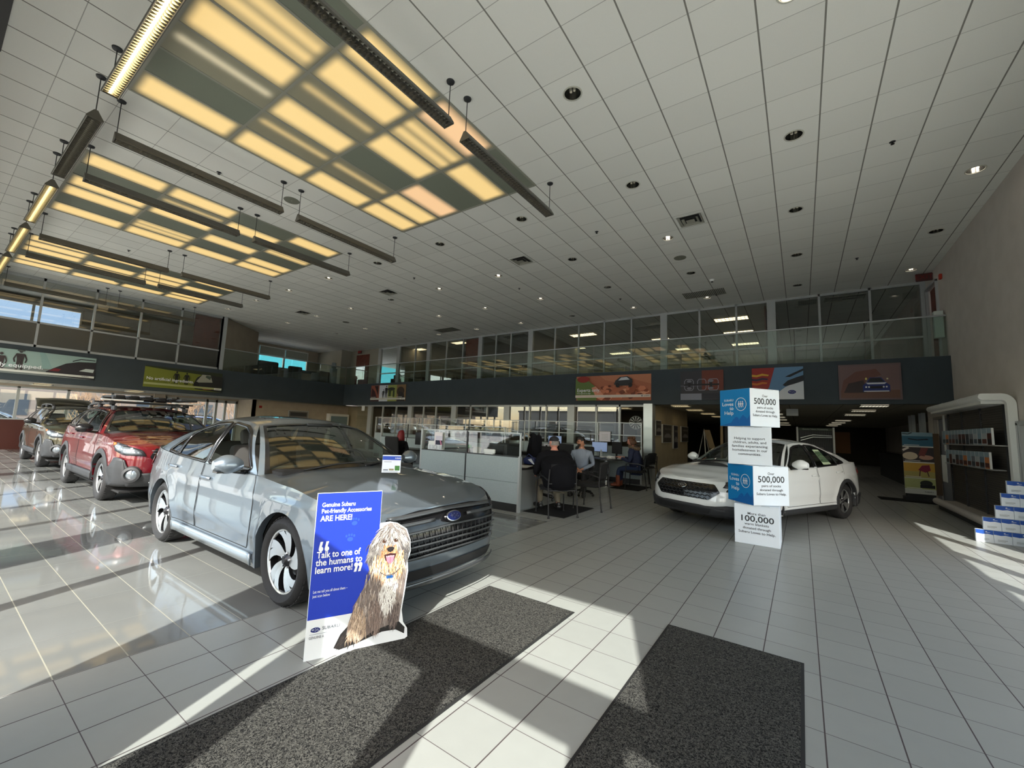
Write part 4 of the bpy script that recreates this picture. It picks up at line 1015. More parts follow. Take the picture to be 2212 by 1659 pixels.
    mb = MB(); mb.box(c.xr+.35,c.xf-.25,-.80,.80,.19,.22); mb.build('underbody', M_UNDER, t)
    return t, c
def strip(pts, w_):  # polygon ribbon following a polyline (a,z) with width
    up = []; dn = []
    for i, p in enumerate(pts):
        a = Vector(pts[max(0,i-1)]); b = Vector(pts[min(len(pts)-1,i+1)]); d = (b-a).normalized(); n = Vector((-d.y, d.x)); ww = w_[i] if isinstance(w_, (list, tuple)) else w_
        up.append((p[0]+n.x*ww/2, p[1]+n.y*ww/2)); dn.append((p[0]-n.x*ww/2, p[1]-n.y*ww/2))
    return up+dn[::-1]
def badge(z, k=1.0, off=.03, blue=True):
    def f(c, t):
        p = c.onbody('F', 0, z, off); q = c.onbody('F', 0, z+.03, off); up = (q-p).normalized(); out = Vector((up.z, 0, -up.x))
        mb = MB(); Mx = Matrix((Vector((0,1,0)), up, out)).transposed()
        mb.lathe([(.0,.012),(.9,.011),(.98,.009),(1.0,0),(1.0,-.02)], 28); 
        for v in mb.v: r = Vector((v.x*.083*k, v.y*.043*k, v.z)); v.xyz = p + Mx @ r
        o = mb.build('emblem', M_CHROME, t, True)
        a = Art(p+out*.0125, (0,1,0), up, out, .0006); a.ell(0,0,.074*k,.035*k,M_BADGE if blue else M_TRIMB,24)
        a.k += 1
        for x, y, r in ((-.42,.12,.30),(.0,.42,.15),(.25,-.05,.16),(.48,.25,.14),(.55,-.3,.15),(.02,-.42,.15)):
            a.poly([(( x+(r if i%2==0 else r*.2)*1.4*cos(pi/4*i))*.07*k, (y+(r if i%2==0 else r*.2)*1.8*sin(pi/4*i))*.034*k) for i in range(8)], M_CHROME, same=True)
        a.build('star_cluster', o)
    return f
TUM = [(.15,.95),(.3,.985),(.5,1.0),(.7,.992),(.85,.975),(.95,.955),(1.1,.925)]
# ---------- silver-blue sedan ----------
def sedan_grille(c, t):
    # horizontal wings above, below and beside the emblem
    for z, hw, w_ in ((.735,.60,.022),(.685,.64,.02),(.62,.655,.014),(.575,.63,.014),(.53,.60,.014),(.485,.56,.014),(.45,.52,.012)):
        pts = [(-hw+2*hw*i/20, z+.018*(1-abs(-1+i/10))*(1 if z > .6 else .4)-.0) for i in range(21)]
        if z in (.685,):  # wings interrupted by the emblem
            c.patch('grille_wing', M_CLAD2, strip(pts[:8], .03), 'F', .030, .06, .008, t); c.patch('grille_wing', M_CLAD2, strip(pts[13:], .03), 'F', .030, .06, .008, t)
        else: c.patch('grille_bar', M_CLAD2, strip(pts, w_), 'F', .026, .06, .010, t)
    for k in range(-9, 10):
        y = k*.058; c.patch('grille_slat', M_BLACK, strip([(y,.455),(y*1.05,.63)], .006), 'F', .022, .06, .004, t)
M_CLAD2 = mat('grille_satin_grey', srgb(92,94,96), .3, .6)
P_SED = carpaint('paint_ice_silver_blue', srgb(122,133,143), .66, .31)
SED = dict(plan=[(2.36,0),(2.345,.33),(2.30,.60),(2.19,.78),(1.98,.865),(1.6,.905),(1.0,.915),(0,.92),(-1.0,.92),(-1.6,.905),(-2.05,.86),(-2.30,.76),(-2.42,.58),(-2.47,.3),(-2.48,0)],
  top=[(2.36,.775),(2.2,.80),(1.9,.855),(1.4,.915),(.8,.955),(0,.965),(-1.0,.995),(-1.7,1.03),(-2.1,1.055),(-2.48,1.06)],
  bot=[(2.36,.20),(2.0,.20),(1.9,.22),(.9,.20),(-.9,.21),(-1.9,.25),(-2.48,.30)],
  nose=[(.15,-.12),(.25,-.03),(.42,0),(.6,0),(.72,-.035),(.8,-.09)], tail=[(.2,.10),(.45,0),(.8,.0),(1.06,.07)],
  tum=TUM, crease=[(lambda x: .80+.03*x*-.3, .03, .008), (.36, .07, -.012)], wb=2.75, rw=.335, R=.337, Ra=.385, W=.915, flare=.018, crown_a=.055, crown_f=.015, crown_c=.03,
  gh=dict(xa=.80, xc=-1.93, xat=.12, xct=-1.22, ry=[(.12,.585),(-.4,.60),(-.9,.585),(-1.22,.55)], rz=[(.12,1.385),(-.15,1.425),(-.55,1.44),(-.9,1.415),(-1.22,1.355)], bowb=.30, bowt=.09, rbowb=.12, rbowt=.10, rcrown=.06, bulge=.035),
  paint=P_SED, wins=[[(.62,1.0),(.38,1.155),(.13,1.30),(-.02,1.355),(-.30,1.385),(-.27,1.0)], [(-.37,1.0),(-.40,1.385),(-.72,1.37),(-.98,1.31),(-1.13,1.245),(-1.17,1.02)], [(-1.21,1.03),(-1.18,1.225),(-1.34,1.13),(-1.50,1.045)]],
  bpillars=[[(-.28,.985),(-.31,1.40),(-.41,1.40),(-.36,.985)], [(-1.15,1.0),(-1.12,1.25),(-1.19,1.23),(-1.22,1.0)]],
  doors=[[(.80,.99),(.86,.72),(.86,.50),(.80,.34),(-.33,.34),(-.31,.60),(-.31,1.04)], [(-.34,1.04),(-.34,.60),(-.36,.34),(-.96,.34),(-1.02,.50),(-1.13,.66),(-1.27,.76),(-1.32,.86),(-1.30,1.06)]],
  handles=[(-.18,.845),(-1.12,.885)], side=[('side_skirt', mat('paint_silver_lower', srgb(150,162,172), .3, .6, coat=1), [(.93,.315),(.93,.225),(-.93,.225),(-.93,.315)], .010, .012)],
  mirror=(.60,1.0), R_=0, rim=.245, spokes=(5,.42,.23,.045,.085), open_window=True, clad=0, clz=.2, fuel=None,
  fascia=[('grille', M_TRIMB, [(-.66,.655),(-.60,.745),(-.3,.775),(.3,.775),(.60,.745),(.66,.655),(.55,.43),(-.55,.43)], .012, .0, 'F'),
    ('lower_intake', M_BLACK, [(-.70,.335),(-.5,.35),(.5,.35),(.70,.335),(.60,.27),(-.60,.27)], .010, .0, 'F'),
    ('lower_lip', M_CLAD2, [(-.75,.262),(.75,.262),(.68,.235),(-.68,.235)], .03, .01, 'F'),
    ('headlamp', M_LAMPD, [(.68,.66),(.70,.755),(.80,.785),(.86,.775),(.875,.70),(.80,.655)], .006, .012, 'F'),
    ('air_curtain', M_BLACK, [(.74,.40),(.80,.52),(.845,.50),(.82,.36)], .006, .0, 'F'),
    ('tail_lamp', M_TAIL, [(.42,.80),(.42,.93),(.74,.95),(.80,.90),(.80,.80)], .008, .008, 'R')],
  extra=[sedan_grille, badge(.70, 1.05, .045)])
del SED['fuel']
def sedan_head(c, t):
    for sg in (1,-1):
        c.patch('headlamp', M_LAMPD, [(2.16,.70),(2.12,.785),(1.98,.83),(1.86,.84),(1.90,.77),(2.05,.70)], 'S', .006, .05, .010, t, sg)
        c.patch('headlamp_lens', M_HLG, [(2.13,.72),(2.10,.765),(1.96,.81),(1.92,.80),(2.04,.73)], 'S', .018, .05, .004, t, sg)
        c.patch('marker_lamp', M_AMBER, [(1.90,.80),(1.875,.825),(1.95,.815),(1.97,.80)], 'S', .02, .05, .003, t, sg)
        c.patch('tail_lamp', M_TAIL, [(-2.05,.84),(-2.04,.92),(-2.2,.96),(-2.3,.94),(-2.3,.84)], 'S', .006, .05, .008, t, sg)
SED['extra'].append(sedan_head)
# ---------- wagons ----------
P_RED = carpaint('paint_crimson', srgb(98,2,16), .3, .26); P_OLIVE = carpaint('paint_olive_brown', srgb(64,60,42), .5, .3)
def wagon(paint, hatch, clad=M_CLAD):
    d = dict(plan=[(2.40,0),(2.385,.33),(2.34,.60),(2.22,.79),(1.98,.88),(1.6,.915),(1.0,.925),(0,.93),(-1.0,.93),(-1.7,.92),(-2.15,.885),(-2.36,.80),(-2.44,.62),(-2.47,.3),(-2.48,0)],
      top=[(2.40,.92),(2.2,.955),(1.9,1.0),(1.4,1.06),(.8,1.10),(0,1.10),(-1.0,1.13),(-1.7,1.16),(-2.48,1.18)],
      bot=[(2.40,.30),(2.0,.30),(.9,.30),(-.9,.30),(-1.9,.36),(-2.48,.40)], nose=[(.25,-.12),(.4,-.03),(.55,0),(.75,0),(.88,-.04),(.98,-.10)], tail=[(.3,.10),(.55,0),(.9,.0),(1.18,.03)],
      tum=[(.25,.955),(.4,.985),(.6,1.0),(.85,.99),(1.0,.97),(1.2,.93)], crease=[(.93,.03,.010),(.50,.08,-.014)], wb=2.75, rw=.36, R=.362, Ra=.425, W=.925, flare=.012, crown_a=.05, crown_f=.02, crown_c=.02,
      gh=dict(xa=.86, xc=-2.40, xat=.22, xct=-2.05, ry=[(.22,.60),(-.6,.62),(-1.5,.61),(-2.05,.58)], rz=[(.22,1.50),(-.2,1.555),(-.9,1.575),(-1.6,1.55),(-2.05,1.51)], bowb=.30, bowt=.10, rbowb=.05, rbowt=.06, rcrown=.055, bulge=.035),
      paint=paint, wagon=True, privacy=False, wins=[[(.68,1.145),(.46,1.29),(.22,1.425),(.08,1.465),(-.28,1.50),(-.25,1.145)], [(-.35,1.145),(-.38,1.50),(-.95,1.51),(-1.16,1.495),(-1.24,1.17)], [(-1.32,1.175),(-1.25,1.49),(-1.55,1.48),(-1.98,1.29),(-1.93,1.20)]],
      bpillars=[[(-.26,1.13),(-.29,1.52),(-.39,1.52),(-.34,1.13)], [(-1.24,1.16),(-1.17,1.51),(-1.25,1.51),(-1.32,1.17)]],
      doors=[[(.82,1.2),(.88,.85),(.88,.62),(.82,.44),(-.33,.44),(-.31,.7),(-.31,1.2)], [(-.34,1.2),(-.34,.70),(-.36,.44),(-.94,.44),(-1.0,.62),(-1.10,.76),(-1.26,.88),(-1.32,.98),(-1.31,1.25)]],
      handles=[(-.18,.985),(-1.12,1.02)], side=[('side_cladding', clad, [(.95,.44),(.95,.31),(-.95,.31),(-.95,.44)], .012, .016)],
      mirror=(.66,1.14), mirrorm=M_TRIMB, rim=.245, spokes=(5,.25,.20,.05,.09), clad=.075, clz=.33, cladm=clad, hatch=hatch,
      fascia=[('grille', M_TRIMB, [(-.52,.76),(-.45,.90),(.45,.90),(.52,.76),(.36,.62),(-.36,.62)], .012, .0, 'F'),
        ('front_cladding', clad, [(-.80,.50),(-.45,.52),(.45,.52),(.80,.50),(.72,.31),(-.72,.31)], .016, .02, 'F'),
        ('lower_intake', M_BLACK, [(-.44,.50),(.44,.50),(.40,.41),(-.40,.41)], .04, .0, 'F'), ('skid_plate', M_ALUB, [(-.50,.385),(.50,.385),(.44,.33),(-.44,.33)], .045, .008, 'F'),
        ('headlamp', M_LAMPD, [(.56,.78),(.60,.87),(.75,.93),(.84,.945),(.87,.86),(.80,.79)], .006, .014, 'F'), ('headlamp_lens', M_HLG, [(.60,.80),(.66,.875),(.80,.92),(.84,.87),(.78,.81)], .022, .004, 'F'),
        ('corner_cladding', clad, [(.72,.31),(.70,.42),(.76,.55),(.80,.74),(.86,.76),(.89,.60),(.86,.31)], .014, .02, 'F'),
        ('tail_lamp', M_TAIL, [(.45,.95),(.45,1.06),(.76,1.09),(.82,1.02),(.82,.93)], .008, .008, 'R')], extra=[])
    def ex(c, t):
        for sg in (1,-1):
            c.patch('headlamp', M_LAMPD, [(2.20,.82),(2.16,.94),(2.0,1.0),(1.86,1.02),(1.90,.93),(2.08,.83)], 'S', .006, .05, .012, t, sg)
            c.patch('headlamp_lens', M_HLG, [(2.17,.84),(2.13,.92),(1.98,.97),(1.93,.95),(2.06,.86)], 'S', .02, .05, .004, t, sg)
            c.patch('marker_lamp', M_AMBER, [(1.93,.93),(1.88,.99),(1.96,.985),(1.98,.955)], 'S', .024, .05, .003, t, sg)
            c.patch('corner_cladding', clad, [(2.30,.31),(2.30,.50),(2.22,.72),(2.12,.74),(2.02,.60),(1.86,.60),(1.83,.31)], 'S', .010, .05, .016, t, sg)
            # fog lamp in a dark oval
            p = c.onbody('F', sg*.70, .50, .03); out = (c.onbody('F', sg*.70, .50, .10)-p).normalized(); up = Vector((0,0,1)); sd = up.cross(out).normalized(); M = Matrix((sd, up, out)).transposed()
            mb = MB(); mb.lathe([(.13,-.02),(.12,.02),(.085,.03),(.075,.012),(.07,.005)], 24, p, M); o = mb.build('fog_lamp_housing', clad, t, True)
            mb = MB(); mb.lathe([(.0,.018),(.035,.016),(.05,.01),(.07,.004)], 20, p, M); mb.build('fog_lamp', M_HLG, o, True)
            # roof rails with feet
            mb = MB(); pts = [];
            for i in range(13):
                q = lerp(.04,.96,i/12); b = c.GH(q,1); h = .012 if i in (0,12) else .075; pts.append((b.x, sg*(b.y-.03), b.z+h+.02))
            mb.tube(pts, .024, 8, sq=(.05,.036)); 
            for q in (.06,.5,.94): b = c.GH(q,1); mb.rbox((b.x, sg*(b.y-.03), b.z+.05),(.22,.05,.09),.015)
            mb.build('roof_rail', clad, t, True)
        for z in (.66,.70,.74,.78,.82,.86): c.patch('grille_slat', M_DARK, strip([(-.40-(z-.62)*.4,z),(.40+(z-.62)*.4,z)], .016), 'F', .020, .06, .006, t)
    d['extra'] = [ex, badge(.78, 1.0, .03, False)]
    return d
# ---------- white sport sedan ----------
P_WHT = carpaint('paint_pearl_white', srgb(226,229,228), .0, .25)
def wrx_extra(c, t):
    # bonnet scoop
    P = c.hoodP; mb = MB(); rows = []
    for i in range(7):
        f = i/6; x = lerp(.86, 1.46, f); hw = lerp(.30,.35,f); h = lerp(.012,.062,f); zc = lerp(1.015,.955,f)
        rows.append([Vector((x-.06*(y_/hw)**2, y_, zc-.030*(y_/.35)**2+h*(1-abs(y_/hw)**5)-.006)) for y_ in [hw*(-1+j/7) for j in range(15)]])
    mb.grid(rows); mb.build('hood_scoop', P_WHT, t, True)
    mb = MB(); top_ = rows[-1]; bot = [Vector((p.x-.02, p.y*.97, .945-.030*(p.y/.35)**2-.004)) for p in top_]; mb.grid([[a+Vector((-.006,0,-.008)) for a in top_], bot]); mb.build('scoop_opening', M_BLACK, t)
    # hexagonal mesh pattern in the grille
    for r in range(5):
        for k in range(-6, 7):
            y = k*.078+(.039 if r % 2 else 0); z = .475+r*.05
            if abs(y) > .55-(abs(z-.585))*1.1: continue
            c.patch('grille_mesh', M_CLAD, strip([(y-.034,z-.012),(y,z+.012),(y+.034,z-.012)], .010), 'F', .02, .05, .006, t)
    for sg in (1,-1):
        c.patch('headlamp', M_LAMPD, [(2.10,.66),(2.04,.74),(1.88,.80),(1.74,.82),(1.80,.74),(1.98,.65)], 'S', .006, .05, .012, t, sg)
        c.patch('headlamp_lens', M_HLG, [(2.05,.68),(2.00,.725),(1.86,.775),(1.84,.75),(1.97,.675)], 'S', .02, .05, .004, t, sg)
        c.patch('bumper_cladding', M_CLAD, [(2.24,.24),(2.24,.36),(2.12,.40),(2.02,.40),(1.95,.32),(1.78,.30),(1.76,.22)], 'S', .010, .05, .018, t, sg)
        c.patch('rear_cladding', M_CLAD, [(-1.76,.25),(-1.80,.40),(-1.95,.46),(-2.15,.46),(-2.3,.42),(-2.3,.28)], 'S', .010, .05, .018, t, sg)
        c.patch('tail_lamp', M_TAIL, [(-1.98,.86),(-1.98,.93),(-2.15,.97),(-2.28,.95),(-2.28,.86)], 'S', .006, .05, .008, t, sg)
    # window sticker on the rear side windows
    for sg in (1,):
        P_ = [c.ongh(x, z, .004, sg) for x, z in ((-.62,1.02),(-.92,1.02),(-.80,1.28),(-.56,1.28))]
        mb = MB(); mb.add(P_, [(0,1,2,3)]); mb.mat(1)
        for i in range(9):
            v = .08+i*.095; a = P_[0].lerp(P_[3], v); b = P_[1].lerp(P_[2], v); hh = .012 if i in (2,5,8) else .004
            q = [a.lerp(b,.08), a.lerp(b,.35 if i in (2,5) else .85), a.lerp(b,.35 if i in (2,5) else .85)+Vector((0,0,hh)), a.lerp(b,.08)+Vector((0,0,hh))]
            mb.add([x+Vector((0,.0012,0)) for x in q], [(0,1,2,3)])
        mb.build('price_sticker', [flat(srgb(188,206,170)), flat(srgb(40,50,44))], t, merge=False)
WRX = dict(plan=[(2.27,0),(2.25,.30),(2.19,.56),(2.05,.76),(1.84,.86),(1.5,.90),(.9,.905),(0,.905),(-.9,.912),(-1.5,.91),(-1.95,.87),(-2.2,.77),(-2.33,.6),(-2.39,.3),(-2.40,0)],
  top=[(2.27,.735),(2.1,.765),(1.8,.83),(1.3,.895),(.8,.935),(0,.955),(-1.0,1.0),(-1.6,1.03),(-2.0,1.05),(-2.40,1.05)],
  bot=[(2.27,.22),(1.9,.22),(.9,.20),(-.9,.21),(-1.9,.25),(-2.40,.30)], nose=[(.15,-.10),(.28,-.01),(.42,0),(.6,-.03),(.7,-.08),(.77,-.14)], tail=[(.2,.10),(.45,0),(.8,.02),(1.06,.05)],
  tum=TUM, crease=[(.80,.03,.010),(.42,.08,-.015)], wb=2.675, rw=.325, R=.327, Ra=.375, W=.90, flare=.02, crown_a=.06, crown_f=.02, crown_c=.03,
  gh=dict(xa=.78, xc=-1.78, xat=.08, xct=-1.16, ry=[(.08,.57),(-.4,.585),(-.9,.565),(-1.16,.53)], rz=[(.08,1.365),(-.15,1.395),(-.5,1.405),(-.9,1.375),(-1.16,1.32)], bowb=.30, bowt=.09, rbowb=.10, rbowt=.08, rcrown=.06, bulge=.035),
  paint=P_WHT, privacy=False, wins=[[(.58,1.0),(.36,1.14),(.12,1.275),(-.04,1.32),(-.28,1.345),(-.25,1.0)], [(-.35,1.0),(-.38,1.345),(-.68,1.33),(-.92,1.27),(-1.08,1.20),(-1.11,1.03)], [(-1.15,1.04),(-1.12,1.18),(-1.28,1.10),(-1.40,1.06)]],
  bpillars=[[(-.26,.985),(-.29,1.36),(-.39,1.36),(-.34,.985)], [(-1.09,1.01),(-1.06,1.21),(-1.13,1.19),(-1.16,1.02)]],
  doors=[[(.76,.99),(.82,.70),(.82,.50),(.76,.34),(-.31,.34),(-.29,.60),(-.29,1.04)], [(-.32,1.04),(-.32,.60),(-.34,.34),(-.94,.34),(-1.0,.50),(-1.11,.66),(-1.24,.76),(-1.30,.86),(-1.29,1.06)]],
  handles=[(-.16,.835),(-1.08,.88)], side=[('side_sill', M_CLAD, [(.93,.30),(.93,.215),(-.93,.215),(-.93,.30)], .012, .014)],
  mirror=(.56,1.0), rim=.22, spokes=(5,.0,.20,.05,.075), clad=.055, clz=.23, cladm=M_CLAD, steer=0,
  fascia=[('grille', M_TRIMB, [(-.60,.585),(-.50,.70),(.50,.70),(.60,.585),(.45,.46),(-.45,.46)], .012, .0, 'F'),
    ('lower_cladding', M_CLAD, [(-.86,.44),(-.80,.42),(-.62,.345),(-.3,.375),(.3,.375),(.62,.345),(.80,.42),(.86,.44),(.84,.225),(-.84,.225)], .014, .018, 'F'),
    ('lower_intake', M_BLACK, [(-.50,.335),(.50,.335),(.46,.265),(-.46,.265)], .036, .0, 'F'),
    ('headlamp', M_LAMPD, [(.66,.60),(.70,.69),(.80,.72),(.84,.70),(.82,.62)], .006, .012, 'F'),
    ('tail_lamp', M_TAIL, [(.42,.82),(.42,.92),(.74,.95),(.80,.90),(.80,.82)], .008, .008, 'R')],
  extra=[wrx_extra, badge(.625, .95, .028, False)])
sed, csed = make_car(SED, 'silver-blue sedan on the polished floor behind the dog sign', (-4.79, 2.68, 0), 0)
red, cred = make_car(wagon(P_RED, False), 'crimson wagon with grey cladding and a loaded roof rack', (-11.12, 2.82, 0), 0)
olv, colv = make_car(wagon(P_OLIVE, True), 'olive-brown wagon with its tailgate raised, farthest of the row', (-17.78, 2.90, 0), 0)
wrx, cwrx = make_car(WRX, 'white sport sedan with bonnet scoop behind the stack of boxes', (-.70, 9.50, 0), radians(245))
# open tailgate on the olive wagon
mb = MB(); zt = 1.55
P = [[Vector((-2.0-1.05*i/8, y, zt+.02+.34*sin(pi/2*i/8)*.9+.03*(1-(y/.62)**2))) for y in [(-.66+.05*i/8)+(1.32-.1*i/8)*j/8 for j in range(9)]] for i in range(9)]
mb.grid(P); o = mb.build('tailgate', P_OLIVE, olv, True); md = o.modifiers.new('s', 'SOLIDIFY'); md.thickness = .07
mb = MB(); mb.rbox((-2.12,0,zt+.10),(.30,1.1,.03),.01); mb.build('spoiler', M_TRIMB, o, True)
for sg in (1,-1):
    mb = MB(); mb.tube([(-2.35,sg*.62,1.15),(-2.75,sg*.60,zt+.26)], .012, 6); mb.build('gas_strut', M_BLACK, olv, True)
# sedan: card standing on the bonnet is a separate thing
t = thing('display_card', 'small blue and white tent card standing on the sedan bonnet', 'sign', (-3.22, 2.66, 1.0), radians(50))
mb = MB(); n = 8; A = []
for i in range(n+1): u_ = i/n; A.append([Vector((x, .05-.05*u_**1.6, .0+.16*u_)) for x in (-.085,.085)])
for i in range(n+1): u_ = 1-i/n; A.append([Vector((x, -.05+.05*u_**1.6, .0+.16*u_)) for x in (-.085,.085)])
mb.grid(A); mb.build('folded_card', flat(srgb(222,228,236)), t)
a = Art((0,-.0515,0), (1,0,0), (0,.25,.968), (0,-.968,.25), .0005)
a.rect(-.083,.118,.083,.155,srgb(24,70,176)); a.text('SUBARU', .03,.136,.017,srgb(235,240,245),.01); a.rect(-.07,.098,.0,.104,srgb(150,158,170)); a.rect(-.07,.084,.06,.088,srgb(160,168,178))
for k, c_ in enumerate((srgb(96,104,120), srgb(150,140,110), srgb(60,120,50))): a.rect(-.072+k*.052,.02,-.028+k*.052,.065,c_)
a.rect(-.072,.008,.06,.012,srgb(160,168,178)); a.build('print', t)
# rack load on the crimson wagon: crossbars, ski carriers
t = thing('roof_rack', 'black cross-bar roof rack with ski carriers on the crimson wagon', 'roof rack', (-11.12, 2.82, 1.66))
for x in (.02, -.75):
    mb = MB(); mb.tube([(x,-.72,.03),(x,.72,.03)], .03, sq=(.075,.028)); 
    for sg in (1,-1): mb.rbox((x,sg*.60,.0),(.10,.10,.07),.02)
    mb.build('cross_bar', M_BLACK, t, True)
for k, y in enumerate((-.52,-.30,-.08,.14,.36)):
    mb = MB(); mb.rbox((.04,y,.11),(.12,.19,.07),.025); mb.rbox((-.74,y,.11),(.12,.19,.07),.025); mb.rbox((-.35,y,.14),(1.05,.15,.045),.02); mb.build('ski_carrier', M_BLACK, t, True)
mb = MB(); mb.rbox((-.30,.52,.12),(1.5,.30,.05),.02); mb.build('crossrail_tray', M_DARK, t, True)
mb = MB(); mb.tube([(.25,-.8,.06),(.25,-.2,.06)], .02, sq=(.14,.02)); mb.tube([(.22,.3,.06),(.22,.8,.06)], .02, sq=(.14,.02)); mb.build('fairing', M_WHITE, t, True)
# discs in the red windscreen
mb = MB()
for k in range(4):
    tt = -.30+k*.19+(.06 if k > 1 else 0); p = [cred.WS(tt+a*.075, .90-b*.20+.0)+Vector((.012,0,.014)) for a, b in ((-1,0),(-1,.8),(-.6,1),(.6,1),(1,.8),(1,0))]; mb.poly(p)
o = mb.build('windscreen_sticker', M_BLACK, red, merge=False)
# ---------------- floor mats ----------------
def matmat(name, c1, c2):
    m = bpy.data.materials.new(name); nt, b = nodes(m); N = nt.nodes.new; L = nt.links.new
    tc = N('ShaderNodeTexCoord'); n = N('ShaderNodeTexNoise'); n.inputs['Scale'].default_value = 95; n.inputs['Detail'].default_value = 3; n.inputs['Distortion'].default_value = 1.6; L(tc.outputs['Object'], n.inputs['Vector'])
    r = N('ShaderNodeValToRGB'); r.color_ramp.elements[0].position = .42; r.color_ramp.elements[0].color = (*c1, 1); r.color_ramp.elements[1].position = .60; r.color_ramp.elements[1].color = (*c2, 1)
    L(n.outputs['Fac'], r.inputs[0]); L(r.outputs[0], b.inputs['Base Color']); b.inputs['Roughness'].default_value = .95; b.inputs['Specular IOR Level'].default_value = .15
    bp = N('ShaderNodeBump'); bp.inputs['Strength'].default_value = .8; bp.inputs['Distance'].default_value = .006; L(n.outputs['Fac'], bp.inputs['Height']); L(bp.outputs[0], b.inputs['Normal']); return m
M_MATA = matmat('entrance_mat_pile', srgb(22,22,22), srgb(86,85,80)); M_RUB = mat('mat_rubber_edge', (.015,.015,.015), .7); M_MATB = matmat('chair_mat_pile', srgb(24,24,25), srgb(48,48,48))
def floor_mat(label, x0, x1, y0, y1, m, group=None):
    t = thing('floor_mat', label, 'mat', ((x0+x1)/2, y0, 0), 0, group); w_ = (x1-x0)/2; d = y1-y0
    mb = MB(); mb.box(-w_,w_,0,d,.0005,.004); mb.build('rubber_backing', M_RUB, t)
    mb = MB(); mb.box(-w_+.018,w_-.018,.018,d-.018,.004,.010); mb.build('carpet_pile', m, t); return t
floor_mat('long dark entrance mat running under the dog sign', -2.413, -1.543, -.3, 3.22, M_MATA, 'entrance mats')
floor_mat('long dark entrance mat pointing at the box stack', -.885, -.028, -.3, 3.50, M_MATA, 'entrance mats')
floor_mat('small black mat under the chair of the man in a cap', -4.14, -3.30, 6.40, 7.64, M_MATB, 'black mats under visitor chairs')
floor_mat('small black mat under the chair of the person in a blue parka', -4.25, -3.44, 10.75, 11.85, M_MATB, 'black mats under visitor chairs')
floor_mat('black mat in front of the photo banner stand', 1.66, 2.84, 14.65, 15.38, M_MATB)
# ---------------- dog standee ----------------
WHT = srgb(232,236,240); BLU = srgb(22,54,176)
dirv = Vector((.2590,.5478,0)).normalized()
t = thing('dog_sign', 'blue standing sign with a cut-out photo of a shaggy grey dog', 'sign', (-2.52,1.518,0))
nrm = Vector((dirv.y, -dirv.x, 0))
U, V = dirv, Vector((0,0,1))
out = [(0,0),(.60,.0),(.635,.02),(.63,.075),(.60,.12),(.585,.20),(.60,.33),(.612,.45),(.605,.52),(.622,.58),(.615,.66),(.585,.735),(.52,.778),(.47,.79),(.40,.785),(.40,1.0),(0,1.0)]
mb = MB(); mb.prism(out, nrm*-.012, (0,0,0), U, V); mb.build('board', flat(srgb(226,230,232)), t)
mb = MB(); mb.prism([(.05,0),(.30,0),(.05,.6)], tuple(U*.01), tuple(U*.2-nrm*.012), -nrm, V); mb.build('easel_back', flat(srgb(150,130,100)), t)
a = Art(nrm*.0006, U, V, nrm, .00012)
a.poly([(.002,.235),(.36,.235),(.40,.30),(.398,.998),(.002,.998)], BLU)
for cx, cy in ((.215,.70),(.205,.60),(.235,.80)):
    c_ = srgb(40,78,200); a.ell(cx,cy,.018,.014,c_)
    for k in range(4): a.ell(cx-.024+.016*k, cy+.021+(.006 if k in (1,2) else 0), .0065,.009,c_,10)
a.text('Genuine Subaru', .03,.925,.038,WHT,.018,fit=.20); a.text('Pet-friendly Accessories', .03,.886,.038,WHT,.018,fit=.305); a.text('ARE HERE!', .028,.840,.048,WHT,.022,fit=.19)
for k in (0,1):
    x = .035+.034*k; a.ell(x+.010,.655,.0135,.015,WHT,14); a.poly([(x-.0035,.655),(x+.004,.700),(x+.020,.700),(x+.012,.664)], WHT)
for k in (0,1):
    x = .264+.026*k; a.ell(x,.536,.0125,.014,WHT,14); a.poly([(x+.0125,.534),(x+.004,.492),(x-.012,.492),(x-.003,.528)], WHT)
a.text('Talk to one of', .024,.618,.056,WHT,.020,fit=.262); a.text('the humans to', .022,.572,.056,WHT,.020,fit=.278); a.text('learn more!', .020,.526,.056,WHT,.020,fit=.22)
a.text('Let me tell you all about them –', .02,.400,.024,WHT,.003,fit=.20); a.text('just scan below', .02,.374,.024,WHT,.003,fit=.10)
stars_logo(a, .052,.175,.030,.017,srgb(14,30,100),WHT); a.text('SUBARU', .09,.178,.028,srgb(60,66,78),.002,fit=.10); a.line([(.02,.150),(.13,.150)],.002,srgb(120,126,134)); a.text('GENUINE A', .018,.130,.022,srgb(70,76,84),.002,fit=.085)
a.build('print', t)
